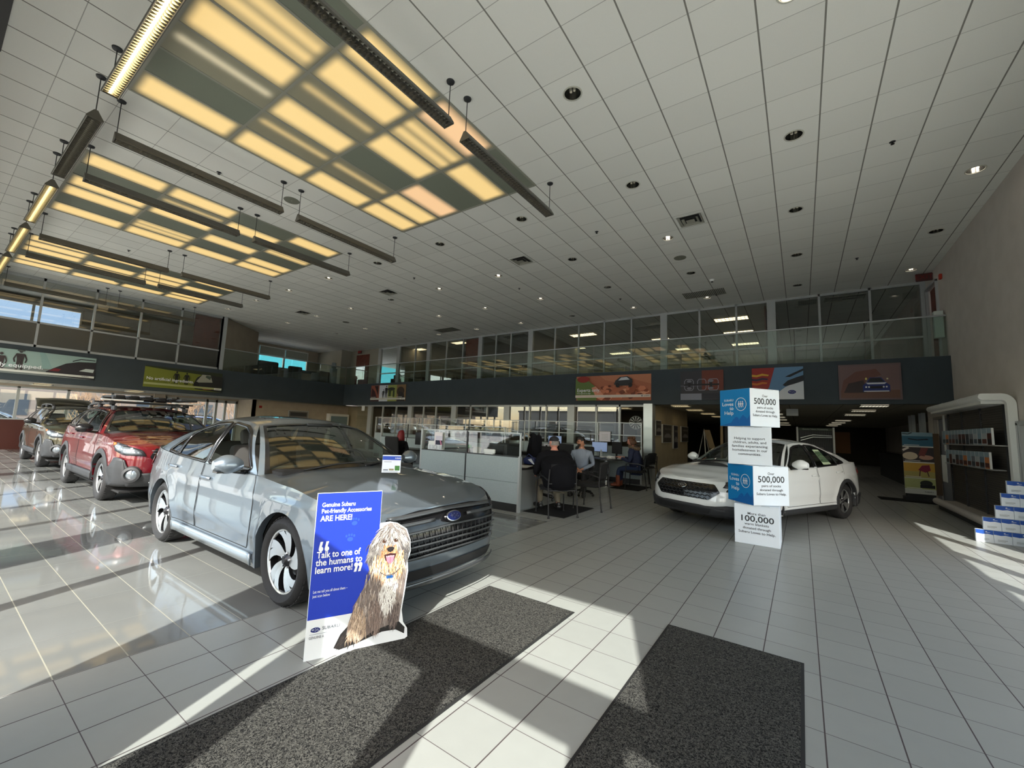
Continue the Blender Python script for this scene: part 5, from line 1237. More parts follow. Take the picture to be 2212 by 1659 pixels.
# the dog: layered fur strokes inside the printed outline
d = Art(nrm*.003, U, V, nrm, .0000028); rnd = random.Random(3)
DK = srgb(48,42,40); 
d.k += 1
d.poly([(.165,.045),(.20,.028),(.30,.045),(.36,.06),(.46,.085),(.55,.082),(.61,.045),(.612,.085),(.57,.13),(.56,.2),(.40,.24),(.28,.20),(.20,.12)], srgb(30,27,26))
d.poly([(.335,.55),(.36,.44),(.31,.36),(.28,.30),(.245,.18),(.235,.11),(.26,.07),(.33,.06),(.40,.10),(.50,.12),(.57,.13),(.575,.20),(.59,.33),(.60,.45),(.59,.52)], srgb(122,110,104))
d.poly([(.362,.50),(.335,.56),(.345,.64),(.37,.70),(.41,.76),(.47,.785),(.52,.775),(.575,.735),(.605,.67),(.61,.58),(.59,.52),(.56,.46),(.45,.42)], srgb(140,130,124))
def stroke(x, y, dx, dy, w_, c):
    n = Vector((-dy, dx)).normalized()*w_/2; cv = rnd.uniform(-.35,.35)
    if not inpoly((x+dx*1.05, y+dy*1.05), out): return
    d.k += 1; mx, my = x+dx*.55-dy*cv*.4, y+dy*.55+dx*cv*.4
    d.mb.mat(d.mi(c)); d.mb.poly([d.P((x-n.x,y-n.y)), d.P((mx-n.x*.7,my-n.y*.7)), d.P((x+dx,y+dy)), d.P((mx+n.x*.7,my+n.y*.7)), d.P((x+n.x,y+n.y))])
def fur(poly, n, dirf, ln, w_, cols):
    xs = [p[0] for p in poly]; ys = [p[1] for p in poly]; k = 0; P = []
    while len(P) < n:
        p = (rnd.uniform(min(xs),max(xs)), rnd.uniform(min(ys),max(ys)))
        if inpoly(p, poly): P.append(p)
    P.sort(key=lambda p: p[1])
    for x, y in P:
        dx, dy = dirf(x, y); l = ln*rnd.uniform(.6,1.3); stroke(x, y, dx*l, dy*l, w_*rnd.uniform(.6,1.3), rnd.choice(cols))
def dn(sp=.35, b=0): return lambda x, y: (lambda q: (sin(q), -cos(q)))(rnd.uniform(-sp, sp)+b)
G1 = [srgb(168,158,150), srgb(140,128,120), srgb(112,100,94), srgb(92,80,76), srgb(190,178,166), srgb(150,132,116)]
fur([(.18,.045),(.30,.05),(.25,.13),(.21,.12)], 60, dn(.6,-.5), .04, .004, [srgb(44,38,36), srgb(62,54,50), srgb(30,26,25)])
fur([(.345,.52),(.325,.40),(.29,.32),(.27,.20),(.30,.14),(.50,.15),(.57,.18),(.585,.34),(.59,.50)], 520, dn(.3), .055, .005, G1)
fur([(.28,.31),(.245,.16),(.25,.09),(.30,.075),(.36,.10),(.345,.22)], 260, dn(.35,-.1), .05, .005, [srgb(196,172,146), srgb(172,148,124), srgb(214,192,168), srgb(140,116,98)])
fur([(.37,.30),(.36,.13),(.42,.09),(.46,.12),(.45,.28)], 150, dn(.25), .05, .005, [srgb(120,104,96), srgb(98,84,78), srgb(150,130,118)])
fur([(.50,.26),(.50,.12),(.55,.12),(.565,.26)], 110, dn(.25), .05, .005, [srgb(96,84,80), srgb(74,64,62), srgb(130,116,108)])
fur([(.455,.45),(.42,.37),(.45,.22),(.49,.20),(.53,.28),(.545,.42),(.50,.47)], 230, dn(.3), .05, .005, [srgb(236,234,228), srgb(220,216,208), srgb(200,194,186)])
fur([(.335,.66),(.34,.56),(.37,.53),(.40,.60),(.395,.72)], 130, dn(.35,-.2), .055, .005, [srgb(110,104,100), srgb(84,78,76), srgb(150,144,138)])
fur([(.56,.72),(.61,.66),(.615,.58),(.59,.53),(.56,.58),(.545,.68)], 130, dn(.35,.2), .055, .005, [srgb(96,92,92), srgb(74,70,70), srgb(140,136,132)])
fur([(.37,.58),(.37,.47),(.44,.42),(.54,.43),(.59,.50),(.57,.60),(.50,.62)], 330, dn(.35), .055, .005, [srgb(214,176,136), srgb(196,150,108), srgb(232,206,172), srgb(240,224,200), srgb(176,130,92)])
def rad(x, y): a_ = atan2(y-.79, x-.475); return (cos(a_)*.9, sin(a_)*.7-.2)
fur([(.37,.66),(.38,.72),(.42,.765),(.475,.782),(.53,.77),(.575,.73),(.59,.66),(.55,.63),(.40,.63)], 260, rad, .05, .0045, [srgb(196,190,182), srgb(170,164,158), srgb(140,134,130), srgb(214,208,200)])
d.k += 40
for ex in (.435, .512):
    d.ell(ex,.667,.0135,.012,srgb(34,22,18),18); d.k += 20; d.ell(ex,.667,.010,.009,srgb(96,54,26),16); d.k += 20; d.ell(ex,.667,.005,.005,srgb(8,6,6),12); d.k += 20; d.ell(ex+.004,.671,.0025,.0025,srgb(240,240,240),8); d.k += 20
fur([(.435,.645),(.515,.645),(.53,.60),(.50,.57),(.44,.57),(.42,.60)], 120, dn(.5), .028, .004, [srgb(190,136,90), srgb(160,108,72), srgb(210,170,130)])
d.k += 30; d.poly([(.452,.618),(.470,.628),(.492,.628),(.505,.618),(.497,.600),(.480,.592),(.462,.600)], srgb(34,28,30)); d.k += 20
for sx in (-1,1): d.ell(.479+sx*.011,.608,.0045,.0035,srgb(8,6,8),10); d.k += 10
d.poly([(.438,.578),(.478,.586),(.520,.580),(.508,.540),(.480,.528),(.450,.540)], srgb(60,22,26)); d.k += 20
d.poly([(.452,.566),(.480,.572),(.508,.566),(.503,.532),(.482,.516),(.460,.532)], srgb(222,120,140)); d.k += 20; d.line([(.481,.566),(.481,.524)],.003,srgb(176,70,92)); d.k += 20
for k in range(5): d.poly([(.452+.012*k,.570),(.459+.012*k,.570),(.4555+.012*k,.560)], srgb(236,232,220), same=True)
d.k += 30; d.ell(.474,.432,.012,.010,srgb(24,84,150),8); d.ell(.497,.432,.012,.010,srgb(24,84,150),8); d.rect(.470,.424,.500,.440,srgb(24,84,150)); d.k += 10; d.text('ZOE', .4745,.432,.012,srgb(8,16,40),.01); d.k += 10; d.line([(.42,.47),(.455,.445),(.486,.445),(.515,.45),(.55,.48)],.004,srgb(70,70,76))
d.build('dog_print', t)
# ---------------- stack of four charity cartons ----------------
S = .54; M_CARD = flat(srgb(214,222,230)); M_CARDE = flat(srgb(190,198,206)); INK = srgb(34,36,42); SKY = srgb(0,128,196); SKYD = srgb(8,100,176)
def carton(label, x, y, z, rz, lines=None, blue=False):
    t = thing('carton', label, 'box', (x, y, z), radians(rz), 'charity cartons in one stack'); h = S-.004
    mb = MB(); mb.rbox((0,0,h/2),(S,S,h),.006); mb.build('carton_body', M_CARD, t, False)
    mb = MB()
    for sx in (-.18,.06): mb.box(sx,sx+.10,-S/2-.002,-S/2+.004,h-.012,h+.0)
    mb.box(-.002,.002,-S/2+.01,S/2-.01,h-.0005,h+.0008); mb.build('flap', M_CARDE, t)
    a = Art((0,-S/2-.0006,h/2), (1,0,0), (0,0,1), (0,-1,0), .0003)
    for s_, y_, sz, bd, ft in lines: a.text(s_, 0, y_, sz, INK, bd, 'CENTER', fit=ft)
    a.build('print', t)
    b = Art((-S/2-.0006,0,h/2), (0,-1,0), (0,0,1), (-1,0,0), .0003); hh = h/2-.002; ww = S/2-.002
    if blue:
        b.rect(-ww,-hh,ww,hh,SKY); b.poly([(-ww,-hh),(ww,-hh),(ww,-hh+.16),(ww-.05,-hh+.10),(ww-.12,-hh+.16),(ww-.20,-hh+.08),(ww-.235,-hh+.11),(ww-.29,-hh+.10),(ww-.33,-hh+.05),(-ww,-hh)], SKYD)
        b.ell(ww-.235,-hh+.09,.04,.04,SKYD)
        for q in range(7): b.line([(.02+.02*q,-.14+.01*abs(q-3)),(.02+.035*q-.03,-.04)],.002,srgb(40,150,210), same=q > 0)
        b.text('SUBARU', -.015,.108,.042,WHT,.008,'RIGHT',fit=.17); b.text('Loves', -.015,.050,.072,WHT,.012,'RIGHT',fit=.205); b.text('to', -.015,-.012,.072,WHT,.012,'RIGHT',fit=.07); b.text('Help', -.015,-.080,.075,WHT,.012,'RIGHT',fit=.165)
        cx, cy = .115,.045; b.ring(cx,cy,.092,.008,WHT)
        for q in (-1,0,1):
            x0 = cx+q*.034; b.ell(x0,cy+.034,.009,.010,WHT,12); b.poly([(x0-.010,cy+.020),(x0+.010,cy+.020),(x0+.008,cy-.012),(x0-.008,cy-.012)],WHT)
            b.line([(x0-.018,cy-.002),(x0,cy+.018),(x0+.018,cy-.002)],.006,WHT); b.line([(x0-.014,cy-.046),(x0-.003,cy-.010),(x0+.003,cy-.010),(x0+.014,cy-.046)],.007,WHT)
    else: b.rect(-ww,-hh,ww,hh,srgb(206,214,222))
    b.build('side_print', t); return t
socks = [('Over', .165,.050,.010,.10), ('500,000', .085,.120,.016,.40), ('pairs of socks', .0,.046,.010,.29), ('donated through', -.055,.046,.010,.345), ('Subaru Loves to Help.', -.11,.046,.010,.45)]
carton('bottom white carton reading More than 100,000 warm blankets', -.54,7.05,0,0,[('More than', .145,.050,.010,.21), ('100,000', .075,.110,.016,.39), ('warm blankets', .005,.046,.010,.29), ('donated through', -.050,.046,.010,.33), ('Subaru Loves to Help.', -.105,.046,.010,.44)])
carton('second carton from the floor turned to show a blue and a white side', -.54,7.06,S,42,socks,True)
carton('third carton from the floor, white, reading Helping to support children', -.62,7.07,2*S,3,[('Helping to support', .10,.048,.010,.38), ('children, adults, and', .045,.048,.010,.41), ('families experiencing', -.01,.048,.010,.44), ('homelessness in our', -.065,.048,.010,.43), ('communities.', -.12,.048,.010,.28)])
carton('topmost carton of the stack with blue and white sides', -.62,7.03,3*S,52,socks,True)
# ---------------- stepped wall of small blue-topped boxes ----------------
rows = [(2.19,4),(2.28,4),(2.42,3),(2.49,2),(2.56,2)]; zz = 0; bw, bh = .187,.192; ordn = ['bottom','second','middle','fourth','top']
pos = ['outermost','second','third','innermost']
for r, (x0, n) in enumerate(rows):
    for k in range(n):
        x = x0+bw/2+k*(bw+.003); 
        if x+bw/2 > 2.94: continue
        t = thing('gift_box', '%s small blue-topped white box in the %s row of the stepped display' % (pos[k], ordn[r]), 'box', (x, 9.72, zz), 0, 'small boxes of the stepped display')
        mb = MB(); mb.rbox((0,-.065,bh/2),(bw,.05,bh-.002),.002,seg=1); mb.build('box_body', M_CARD, t)
        a = Art((0,-.0906,0), (1,0,0), (0,0,1), (0,-1,0), .0003)
        a.poly([(-bw/2+.001,.132),(-.02,.124),(.03,.134),(bw/2-.001,.122),(bw/2-.001,bh-.002),(-bw/2+.001,bh-.002)], srgb(14,74,160)); a.ell(.02,.165,.010,.005,WHT,10); a.text('SUBARU',.035,.152,.013,WHT,.006,'CENTER')
        for q in range(3): a.rect(-.055,.058-.011*q,.045-.02*(q == 2),.062-.011*q,srgb(128,134,136))
        a.build('print', t)
    zz += bh
# ---------------- banners and posters ----------------
def board(name, label, O, U, W, wd, ht, fr=None, cat='banner', thick=.02, group=None):
    t = thing(name, label, cat, O, 0, group); U = Vector(U); Wv = Vector(W)
    mb = MB(); mb.prism([(0,0),(wd,0),(wd,ht),(0,ht)], Wv*-thick, Wv*(thick), U, (0,0,1)); mb.build('backing', fr or flat(srgb(60,60,62)), t)
    return t, Art(Wv*(thick+.0008), U, (0,0,1), W, .0012)
def carside(a, cx, cy, s, c, c2, flip=1):
    P = [(-1,-.22),(-1,.02),(-.9,.12),(-.55,.18),(-.25,.42),(.35,.45),(.62,.20),(.95,.12),(1,-.05),(1,-.22)]
    a.poly([(cx+flip*x*s, cy+y*s) for x, y in P], c); a.poly([(cx+flip*x*s, cy+y*s) for x, y in ((-.5,.18),(-.22,.38),(.33,.40),(.52,.20))], c2)
    for x in (-.6,.6): a.ell(cx+flip*x*s, cy-.22*s, .17*s,.17*s,srgb(14,14,15),16)
def person_sil(a, x, y, h, c, lean=0):
    a.ell(x+lean*h,y+h*.93,h*.065,h*.075,c,12); a.poly([(x-.13*h+lean*h*.8,y+h*.82),(x+.13*h+lean*h*.8,y+h*.82),(x+.10*h,y+h*.45),(x-.10*h,y+h*.45)],c)
    a.poly([(x-.10*h,y+.47*h),(x+.10*h,y+.47*h),(x+.12*h,y),(x+.05*h,y),(x,y+.4*h),(x-.05*h,y),(x-.12*h,y)],c)
    a.line([(x-.12*h+lean*h*.8,y+.80*h),(x-.20*h,y+.55*h),(x-.16*h,y+.40*h)],.05*h,c); a.line([(x+.12*h+lean*h*.8,y+.80*h),(x+.20*h,y+.55*h),(x+.17*h,y+.40*h)],.05*h,c)
YF = 13.749
def back(label, x0, x1, z0, z1, **k): return board('banner', label, (x0,YF,z0), (1,0,0), (0,-1,0), x1-x0, z1-z0, **k)
# rocks banner
t, a = back('wide banner of a car among orange rocks reading Experts only.', -6.70,-4.0,2.57,3.45, group='fascia banners'); W_, H_ = 2.70,.88
a.rect(0,0,W_,H_,srgb(176,104,72)); a.poly([(.9,H_),(W_,H_),(W_,.55),(2.0,.75),(1.5,.62),(1.1,.72)],srgb(190,122,88)); rnd = random.Random(5)
for q in range(46):
    x, y, r = rnd.uniform(1.0,W_-.12), rnd.uniform(.08,.55), rnd.uniform(.05,.16); a.poly([(max(0,min(W_,x+r*rnd.uniform(.7,1.2)*cos(k_*pi/3))), max(0,min(H_,y+r*rnd.uniform(.5,.9)*sin(k_*pi/3)))) for k_ in range(6)], rnd.choice([srgb(150,78,48),srgb(208,128,92),srgb(224,158,124),srgb(120,60,38),srgb(184,104,70)]))
a.poly([(1.45,.55),(1.50,.68),(1.66,.80),(1.92,.82),(2.08,.72),(2.10,.60),(1.95,.50),(1.6,.50)],srgb(40,42,46)); a.poly([(1.60,.68),(1.70,.78),(1.90,.79),(2.0,.70)],srgb(200,206,210)); a.ell(1.58,.52,.07,.08,srgb(18,18,18)); a.ell(2.02,.52,.07,.08,srgb(18,18,18))
a.poly([(0,.12),(0,.80),(.25,.74),(.52,.68),(.75,.50),(.88,.30),(.80,.0),(.1,.0)],srgb(96,120,56)); a.ell(.30,.76,.24,.115,srgb(150,40,30)); a.poly([(.62,.45),(.78,.5),(1.15,.12),(1.0,.0),(.8,.1)],srgb(222,150,120))
a.text('Experts only.', .06,.36,.17,WHT,.012); a.text("We've gained an edge.", .06,.25,.06,WHT,.004); a.rect(0,.10,W_,.19,srgb(226,214,204)); stars_logo(a,2.42,.145,.035,.020,srgb(16,26,60),srgb(210,210,210)); a.text('SUBARU',2.48,.145,.055,srgb(40,40,46),.006); a.rect(.06,.14,1.9,.150,srgb(170,160,152)); a.build('print', t)
t, a = back('banner split into four small outdoor pictures', -18.65,-15.93,2.62,3.45, group='fascia banners'); W_, H_ = 2.72,.83
for k, c in enumerate((srgb(150,84,66), srgb(206,214,222), srgb(150,158,84), srgb(132,104,70))): a.rect(W_*k/4,0,W_*(k+1)/4,H_,c, same=k > 0)
person_sil(a,1.0,.16,.45,srgb(22,22,26),.05); person_sil(a,1.25,.18,.62,srgb(22,22,26))
a.poly([(0,0),(.1,.7),(.35,.5),(.5,.2),(.68,.05),(.68,0)],srgb(60,32,34)); a.poly([(.3,.8),(.6,.8),(.6,.3),(.5,.5)],srgb(40,24,26)); a.ell(1.65,.62,.28,.08,srgb(40,44,30)); a.rect(1.45,.25,1.62,.6,srgb(52,66,30)); a.rect(1.78,.22,1.9,.55,srgb(38,52,26)); a.ell(2.35,.5,.28,.22,srgb(56,40,26)); a.poly([(2.1,0),(2.25,.5),(2.6,.4),(2.7,0)],srgb(34,28,24))
a.rect(0,.08,W_,.17,srgb(198,200,190)); a.rect(2.35,.08,W_,.17,srgb(232,232,226)); a.text('SUBARU',2.42,.125,.06,srgb(40,40,46),.006)
for k in range(4): a.rect(.05+W_*k/4,.20,.45+W_*k/4,.22,srgb(210,210,205), same=k > 0)
a.build('print', t)
def poster(label, x0, x1, z0, z1): return board('poster', label, (x0,YF,z0), (1,0,0), (0,-1,0), x1-x0, z1-z0, flat(srgb(70,64,62)), 'poster', .03, 'fascia posters')
t, a = poster('poster with a see-through chassis seen from above', -3.08,-1.86,2.565,3.475); W_, H_ = 1.22,.91
a.rect(0,0,W_,H_,srgb(52,52,58)); a.rect(.62,.30,W_,H_,srgb(112,52,36)); a.rect(0,.42,.62,.46,srgb(84,84,92)); a.rect(0,.2,.61,.0,srgb(128,132,146)); a.rect(.61,0,W_,.2,srgb(36,38,48))
for x0, x1 in ((.12,.38),(.50,.74),(.80,1.08)): a.line([(x0+.04,.30),(x1-.04,.30),(x1,.36),(x1,.58),(x1-.04,.64),(x0+.04,.64),(x0,.58),(x0,.36),(x0+.04,.30)],.016,srgb(150,150,160))
a.line([(.10,.47),(1.1,.47)],.05,srgb(22,22,26))
for x in (.26,.88): a.rect(x-.035,.32,x+.035,.62,srgb(18,18,20)); a.ell(x,.36,.07,.04,srgb(120,120,128)); a.ell(x,.58,.07,.04,srgb(120,120,128)) 
a.build('print', t)
t, a = poster('poster with a colourful hot-air balloon and a parked car tail', -1.12,.10,2.565,3.465); W_, H_ = 1.22,.90
a.rect(0,0,W_,H_,srgb(96,136,172)); a.poly([(.3,0),(W_,0),(W_,.34),(.8,.30)],srgb(150,164,176)); a.poly([(0,.2),(.30,.15),(.42,.35),(.56,H_),(0,H_)],srgb(150,40,34))
for q in range(5): a.poly([(0,.72-.12*q),(.12,.70-.12*q),(.26,.74-.12*q),(.42-.02*q,.70-.11*q),(.40-.02*q,.66-.11*q),(.26,.68-.12*q),(.12,.64-.12*q),(0,.66-.12*q)], [srgb(208,160,48),srgb(60,44,70),srgb(196,110,40),srgb(150,50,38),srgb(90,90,60)][q])
a.poly([(.62,.0),(.66,.22),(.80,.34),(1.0,.44),(W_,.50),(W_,0)],srgb(206,212,218)); a.poly([(.74,.40),(.86,.52),(1.05,.60),(W_,.66),(W_,.50),(1.0,.42),(.8,.36)],srgb(26,30,36)); a.poly([(.80,.62),(.86,.66),(W_,.84),(W_,.78),(.92,.62)],srgb(20,22,26)); stars_logo(a,.95,.20,.10,.06,srgb(22,36,110),srgb(190,196,204)); a.build('print', t)
t, a = poster('poster of a blue rally car trailing orange dust', .85,2.07,2.54,3.455); W_, H_ = 1.22,.91
a.rect(0,0,W_,H_,srgb(104,84,84)); a.rect(.04,.04,W_-.04,H_-.05,srgb(112,88,86)); a.rect(.04,.04,W_-.04,.24,srgb(104,72,60)); a.poly([(.04,.2),(.1,.5),(.35,.72),(.75,.78),(.85,.62),(.55,.5),(.5,.25),(.3,.15)],srgb(104,66,58)); a.poly([(.1,.18),(.2,.42),(.5,.5),(.55,.18)],srgb(50,36,36))
a.poly([(.48,.20),(.48,.36),(.56,.44),(.62,.56),(.84,.56),(.92,.44),(1.0,.36),(1.0,.20)],srgb(26,44,112)); a.poly([(.58,.44),(.64,.55),(.82,.55),(.90,.44)],srgb(24,26,32)); a.poly([(.54,.43),(.94,.43),(.90,.39),(.58,.39)],srgb(214,218,224)); a.rect(.62,.28,.86,.34,srgb(18,20,28)); a.rect(.50,.20,.98,.225,srgb(206,210,218))
for x in (.545,.60,.88,.935): a.ell(x,.32,.018,.022,srgb(230,232,226),10)
a.ell(.55,.53,.02,.03,srgb(210,200,110),10); a.ell(.955,.52,.02,.02,srgb(210,205,160),10); a.build('print', t)
def leftb(label, y0, y1, z0, z1): return board('banner', label, (-21.119,y0,z0), (0,1,0), (1,0,0), y1-y0, z1-z0, group='fascia banners')
t, a = leftb('pale aqua banner ending in the words rly equipped.', .9,3.64,2.63,3.42); W_, H_ = 2.74,.79
a.rect(0,0,W_,H_,srgb(148,174,170)); a.poly([(1.5,.15),(1.35,H_),(1.48,H_),(1.75,.15)],srgb(134,166,164)); a.poly([(0,0),(W_,0),(W_,.2),(1.6,.25),(0,.15)],srgb(120,128,126))
a.poly([(1.55,.16),(1.72,.30),(2.0,.50),(2.3,.60),(W_,.64),(W_,.0),(1.6,.05)],srgb(40,38,44)); a.poly([(2.34,.28),(2.50,.38),(2.72,.38),(2.70,.26)],srgb(190,200,198)); a.poly([(1.62,.20),(1.75,.30),(1.9,.29),(1.85,.20)],srgb(110,26,36)); a.line([(2.15,.60),(2.35,.70),(2.72,.70)],.03,srgb(20,20,22))
person_sil(a,.95,.10,.70,srgb(52,46,48)); person_sil(a,.55,.06,.60,srgb(60,50,52)); a.ell(.95,.77,.09,.03,srgb(70,78,76))
a.text('rly equipped.', .46,.27,.17,WHT,.014,sx=1.15); a.rect(0,.06,W_,.13,srgb(214,216,210)); a.text('SUBARU',2.42,.095,.05,srgb(40,40,46),.006); a.build('print', t)
t, a = leftb('yellow-green banner reading No artificial ingredients.', 5.03,7.70,2.56,3.40); W_, H_ = 2.67,.84
a.rect(0,0,W_,H_,srgb(120,128,42)); a.poly([(0,H_),(W_,H_),(W_,.66),(1.8,.70),(.8,.74),(0,.80)],srgb(44,52,30)); rnd = random.Random(9)
for q in range(40): x = rnd.uniform(0,1.9); a.line([(x,rnd.uniform(.08,.4)),(x+.12,rnd.uniform(.08,.4))],.012,rnd.choice([srgb(110,122,36),srgb(166,172,70),srgb(84,94,34)]))
person_sil(a,1.02,.22,.50,srgb(28,30,24)); person_sil(a,1.36,.22,.48,srgb(28,30,24)); a.poly([(1.62,.30),(1.72,.55),(1.95,.74),(W_,.66),(W_,.0),(1.7,.06)],srgb(36,38,36)); a.poly([(1.68,.34),(1.90,.70),(2.20,.70),(2.30,.40)],srgb(160,162,148)); a.poly([(2.02,.60),(2.05,.68),(2.24,.66),(2.2,.5)],srgb(70,84,72)); a.ell(1.72,.22,.10,.16,srgb(14,14,14)); a.poly([(1.9,.12),(2.2,.16),(2.3,.08),(2.0,.06)],srgb(150,96,50))
a.text('No artificial ingredients.', .06,.34,.165,WHT,.012,sx=.98); a.rect(0,.10,W_,.18,srgb(166,172,120)); a.rect(2.38,.09,W_-.01,.17,srgb(224,226,220)); a.text('SUBARU',2.42,.13,.05,srgb(40,40,46),.006); a.build('print', t)
# ---------------- photo banner stand near the end wall ----------------
t = thing('banner_stand', 'tall banner stand printed with four stacked leisure photos', 'banner stand', (2.22,15.2,0), radians(3))
mb = MB(); mb.box(-.02,.62,-.16,.16,.0,.10); mb.box(.03,.57,-.10,.10,.10,.18); mb.build('base', M_BLACK, t)
mb = MB(); mb.box(0,.60,-.01,.01,.18,1.78); mb.build('panel', M_DARK, t); mb = MB(); mb.box(.60,.72,.0,.02,.18,1.76); mb.build('side_panel', flat(srgb(86,66,46)), t)
a = Art((0,-.0108,.18), (1,0,0), (0,0,1), (0,-1,0), .0006)
a.rect(0,0,.6,1.6,srgb(214,214,206)); a.rect(0,1.24,.6,1.60,srgb(50,96,120)); a.rect(0,1.50,.6,1.60,srgb(120,150,166)); a.line([(.12,1.43),(.3,1.40),(.5,1.43)],.03,srgb(18,34,48)); a.ell(.47,1.42,.05,.015,srgb(18,34,48)); a.line([(0,1.57),(.12,1.55),(.2,1.59)],.02,srgb(24,30,34))
a.rect(0,.83,.6,1.21,srgb(60,50,50)); a.ell(.14,.98,.15,.10,srgb(206,186,160)); a.ell(.45,.95,.14,.06,srgb(186,140,120)); a.line([(.0,1.12),(.12,1.2)],.05,srgb(214,204,196)); a.poly([(.3,1.0),(.36,1.2),(.5,1.2),(.42,.98)],srgb(120,60,56))
a.rect(0,.42,.6,.80,srgb(196,150,60)); a.rect(0,.42,.6,.58,srgb(176,160,90)); a.poly([(.28,.62),(.36,.74),(.5,.76),(.52,.62),(.42,.56)],srgb(130,36,60)); a.line([(.32,.62),(.30,.46)],.02,srgb(80,40,40)); a.line([(.45,.60),(.48,.46)],.02,srgb(80,40,40))
a.rect(0,.13,.6,.40,srgb(178,182,120)); a.ell(.42,.28,.12,.08,srgb(40,42,34)); a.rect(.3,.16,.58,.24,srgb(26,28,24)); a.rect(0,.03,.6,.12,srgb(206,206,198)); a.text('SUBARU',.38,.065,.045,srgb(40,40,46),.006)
for y_ in (1.26,.85,.44,.145): a.rect(.03,y_,.33,y_+.012,srgb(235,235,228))
a.build('print', t)
# ---------------- brochure display built on the end wall ----------------
t = thing('brochure_display', 'white tube-framed brochure wall with dark slatted back', 'display', (2.95,10.4,0))
X = -.38
mb = MB(); mb.tube([(X,.06,2.31),(X,3.55,2.31)], .065, 14); mb.build('top_rail', M_WHITE, t, True)
mb = MB()
for y in (1.05, 2.35): mb.lathe([(.066,-.008),(.069,-.008),(.069,.008),(.066,.008)], 18, (X,y,2.31), Matrix.Rotation(radians(90), 3, 'X'))
mb.build('rail_joint', flat(srgb(240,242,240)), t)
mb = MB(); P_ = [(X-.01,0,2.31),(-.18,0,2.31)]+[(-.18+.115*sin(pi/2*i/7),0,2.31-.13+.13*cos(pi/2*i/7)) for i in range(1,8)]+[(-.065,0,1.2),(-.065,0,.0)]
mb.tube(P_, .06, sq=(.11,.11)); mb.cyl((X-.01,-.0565,2.31),(X-.01,.0565,2.31),.0555,n=16); mb.build('corner_post', M_WHITE, t)
mb = MB(); mb.tube([(X,3.5,.17),(X,-.0,.17)], .07, 14); mb.ell((X,3.5,.17),(.07,.07,.07),12,8); mb.build('base_rail', flat(srgb(186,180,172)), t, True)
mb = MB(); mb.box(X+.02,-.02,.1,3.45,.0,.10); mb.build('plinth', M_DARK, t); mb = MB(); mb.box(X+.05,-.02,.1,3.45,.10,.20); mb.build('base_shelf', flat(srgb(180,172,160)), t)
mb = MB(); mb.box(X,-.0,.1,3.5,2.20,2.27); mb.build('canopy', M_WHITE, t)
mb = MB(); mb.box(-.06,-.0,.25,3.6,.20,2.2); o = mb.build('slat_back', flat(srgb(84,80,74)), t)
mb = MB()
for k in range(46): z = .24+k*.042; mb.box(-.075,-.06,.25,3.6,z,z+.022)
mb.build('slat', flat(srgb(66,62,57)), o)
for y in (.25,1.4,2.55,3.57):
    mb = MB(); mb.box(-.09,-.06,y,y+.04,.20,2.2); mb.build('upright', M_DARK, t)
rnd = random.Random(4)
for si, (z, y0, y1) in enumerate(((1.50,.16,3.30),(1.08,.35,3.25))):
    mb = MB(); mb.box(-.24,-.08,y0,y1,z-.02,z); mb.build('brochure_shelf', flat(srgb(150,150,146)), t)
    y = y0+.02; k = 0
    while y+.24 < y1:
        w_ = rnd.choice((.21,.23,.25)); c = rnd.choice([srgb(120,146,160),srgb(92,110,124),srgb(70,34,28),srgb(160,166,168),srgb(50,54,58),srgb(180,110,60),srgb(100,104,110)])
        b = board('brochure', 'brochure stack %s on the %s shelf of the brochure wall' % (['nearest the white post','next but one from the post','third from the post','fourth from the post','fifth from the post','sixth from the post','seventh from the post','eighth from the post','ninth from the post','tenth from the post','eleventh from the post','twelfth from the post','thirteenth from the post','farthest from the post','at the far end'][min(14,k)], 'upper' if si == 0 else 'lower'), (2.95-.235,10.4+y,z+.001), (0,1,0), (-1,0,0), w_, .29, flat(srgb(214,214,210)), 'brochure', .03, 'brochures on the two shelves')
        b[1].rect(0,.0,w_,.29,c); b[1].rect(0,.20,w_,.29,srgb(130,150,160)); b[1].rect(.01,.02,w_-.02,.10,rnd.choice([srgb(30,30,32),srgb(80,40,30),srgb(50,60,70)])); b[1].rect(w_-.02,0,w_,.29,srgb(206,208,206)); b[1].build('cover', b[0])
        y += w_+.012; k += 1
for zz_, lab, h_ in ((1.78,'upper narrow white card clipped to the brochure wall',.40),(1.33,'small white card below the upper card of the brochure wall',.16),(.62,'lower wide white card on the far edge of the brochure wall',.62)):
    b = board('white_card', lab, (2.95-.125-(.08 if h_ > .5 else 0),10.4+3.62-(.3 if h_ > .5 else 0),zz_), (0,1,0), (-1,0,0), .14 if h_ < .5 else .36, h_, flat(srgb(206,210,206)), 'card', .01, 'white cards on the brochure wall')
# fire alarm and exit sign upstairs, and others
mb = MB(); mb.rbox((0,0,0),(.05,.10,.13),.01); tag(mb.build('fire_alarm', flat(srgb(180,50,30)), loc=(2.92,13.97,5.57)), 'red fire alarm strobe high on the tall grey wall', 'fire alarm')
def exitsign(label, loc, rz, c=srgb(90,24,20), bodyc=srgb(200,196,190)):
    t = thing('exit_sign', label, 'exit sign', loc, rz); mb = MB(); mb.rbox((0,0,0),(.32,.05,.20),.008); mb.build('housing', flat(bodyc), t); a = Art((0,-.0256,0), (1,0,0), (0,0,1), (0,-1,0), .0005); a.text('EXIT',0,0,.17,c,.012,'CENTER'); a.build('lettering', t)
exitsign('exit sign on the ceiling beside the upper end door', (2.78,14.75,5.84), 0, srgb(110,30,26), srgb(70,36,34)); exitsign('red exit sign above the corner balcony door', (-22.4,15.45,5.84), 0, srgb(210,40,30), srgb(80,36,34))
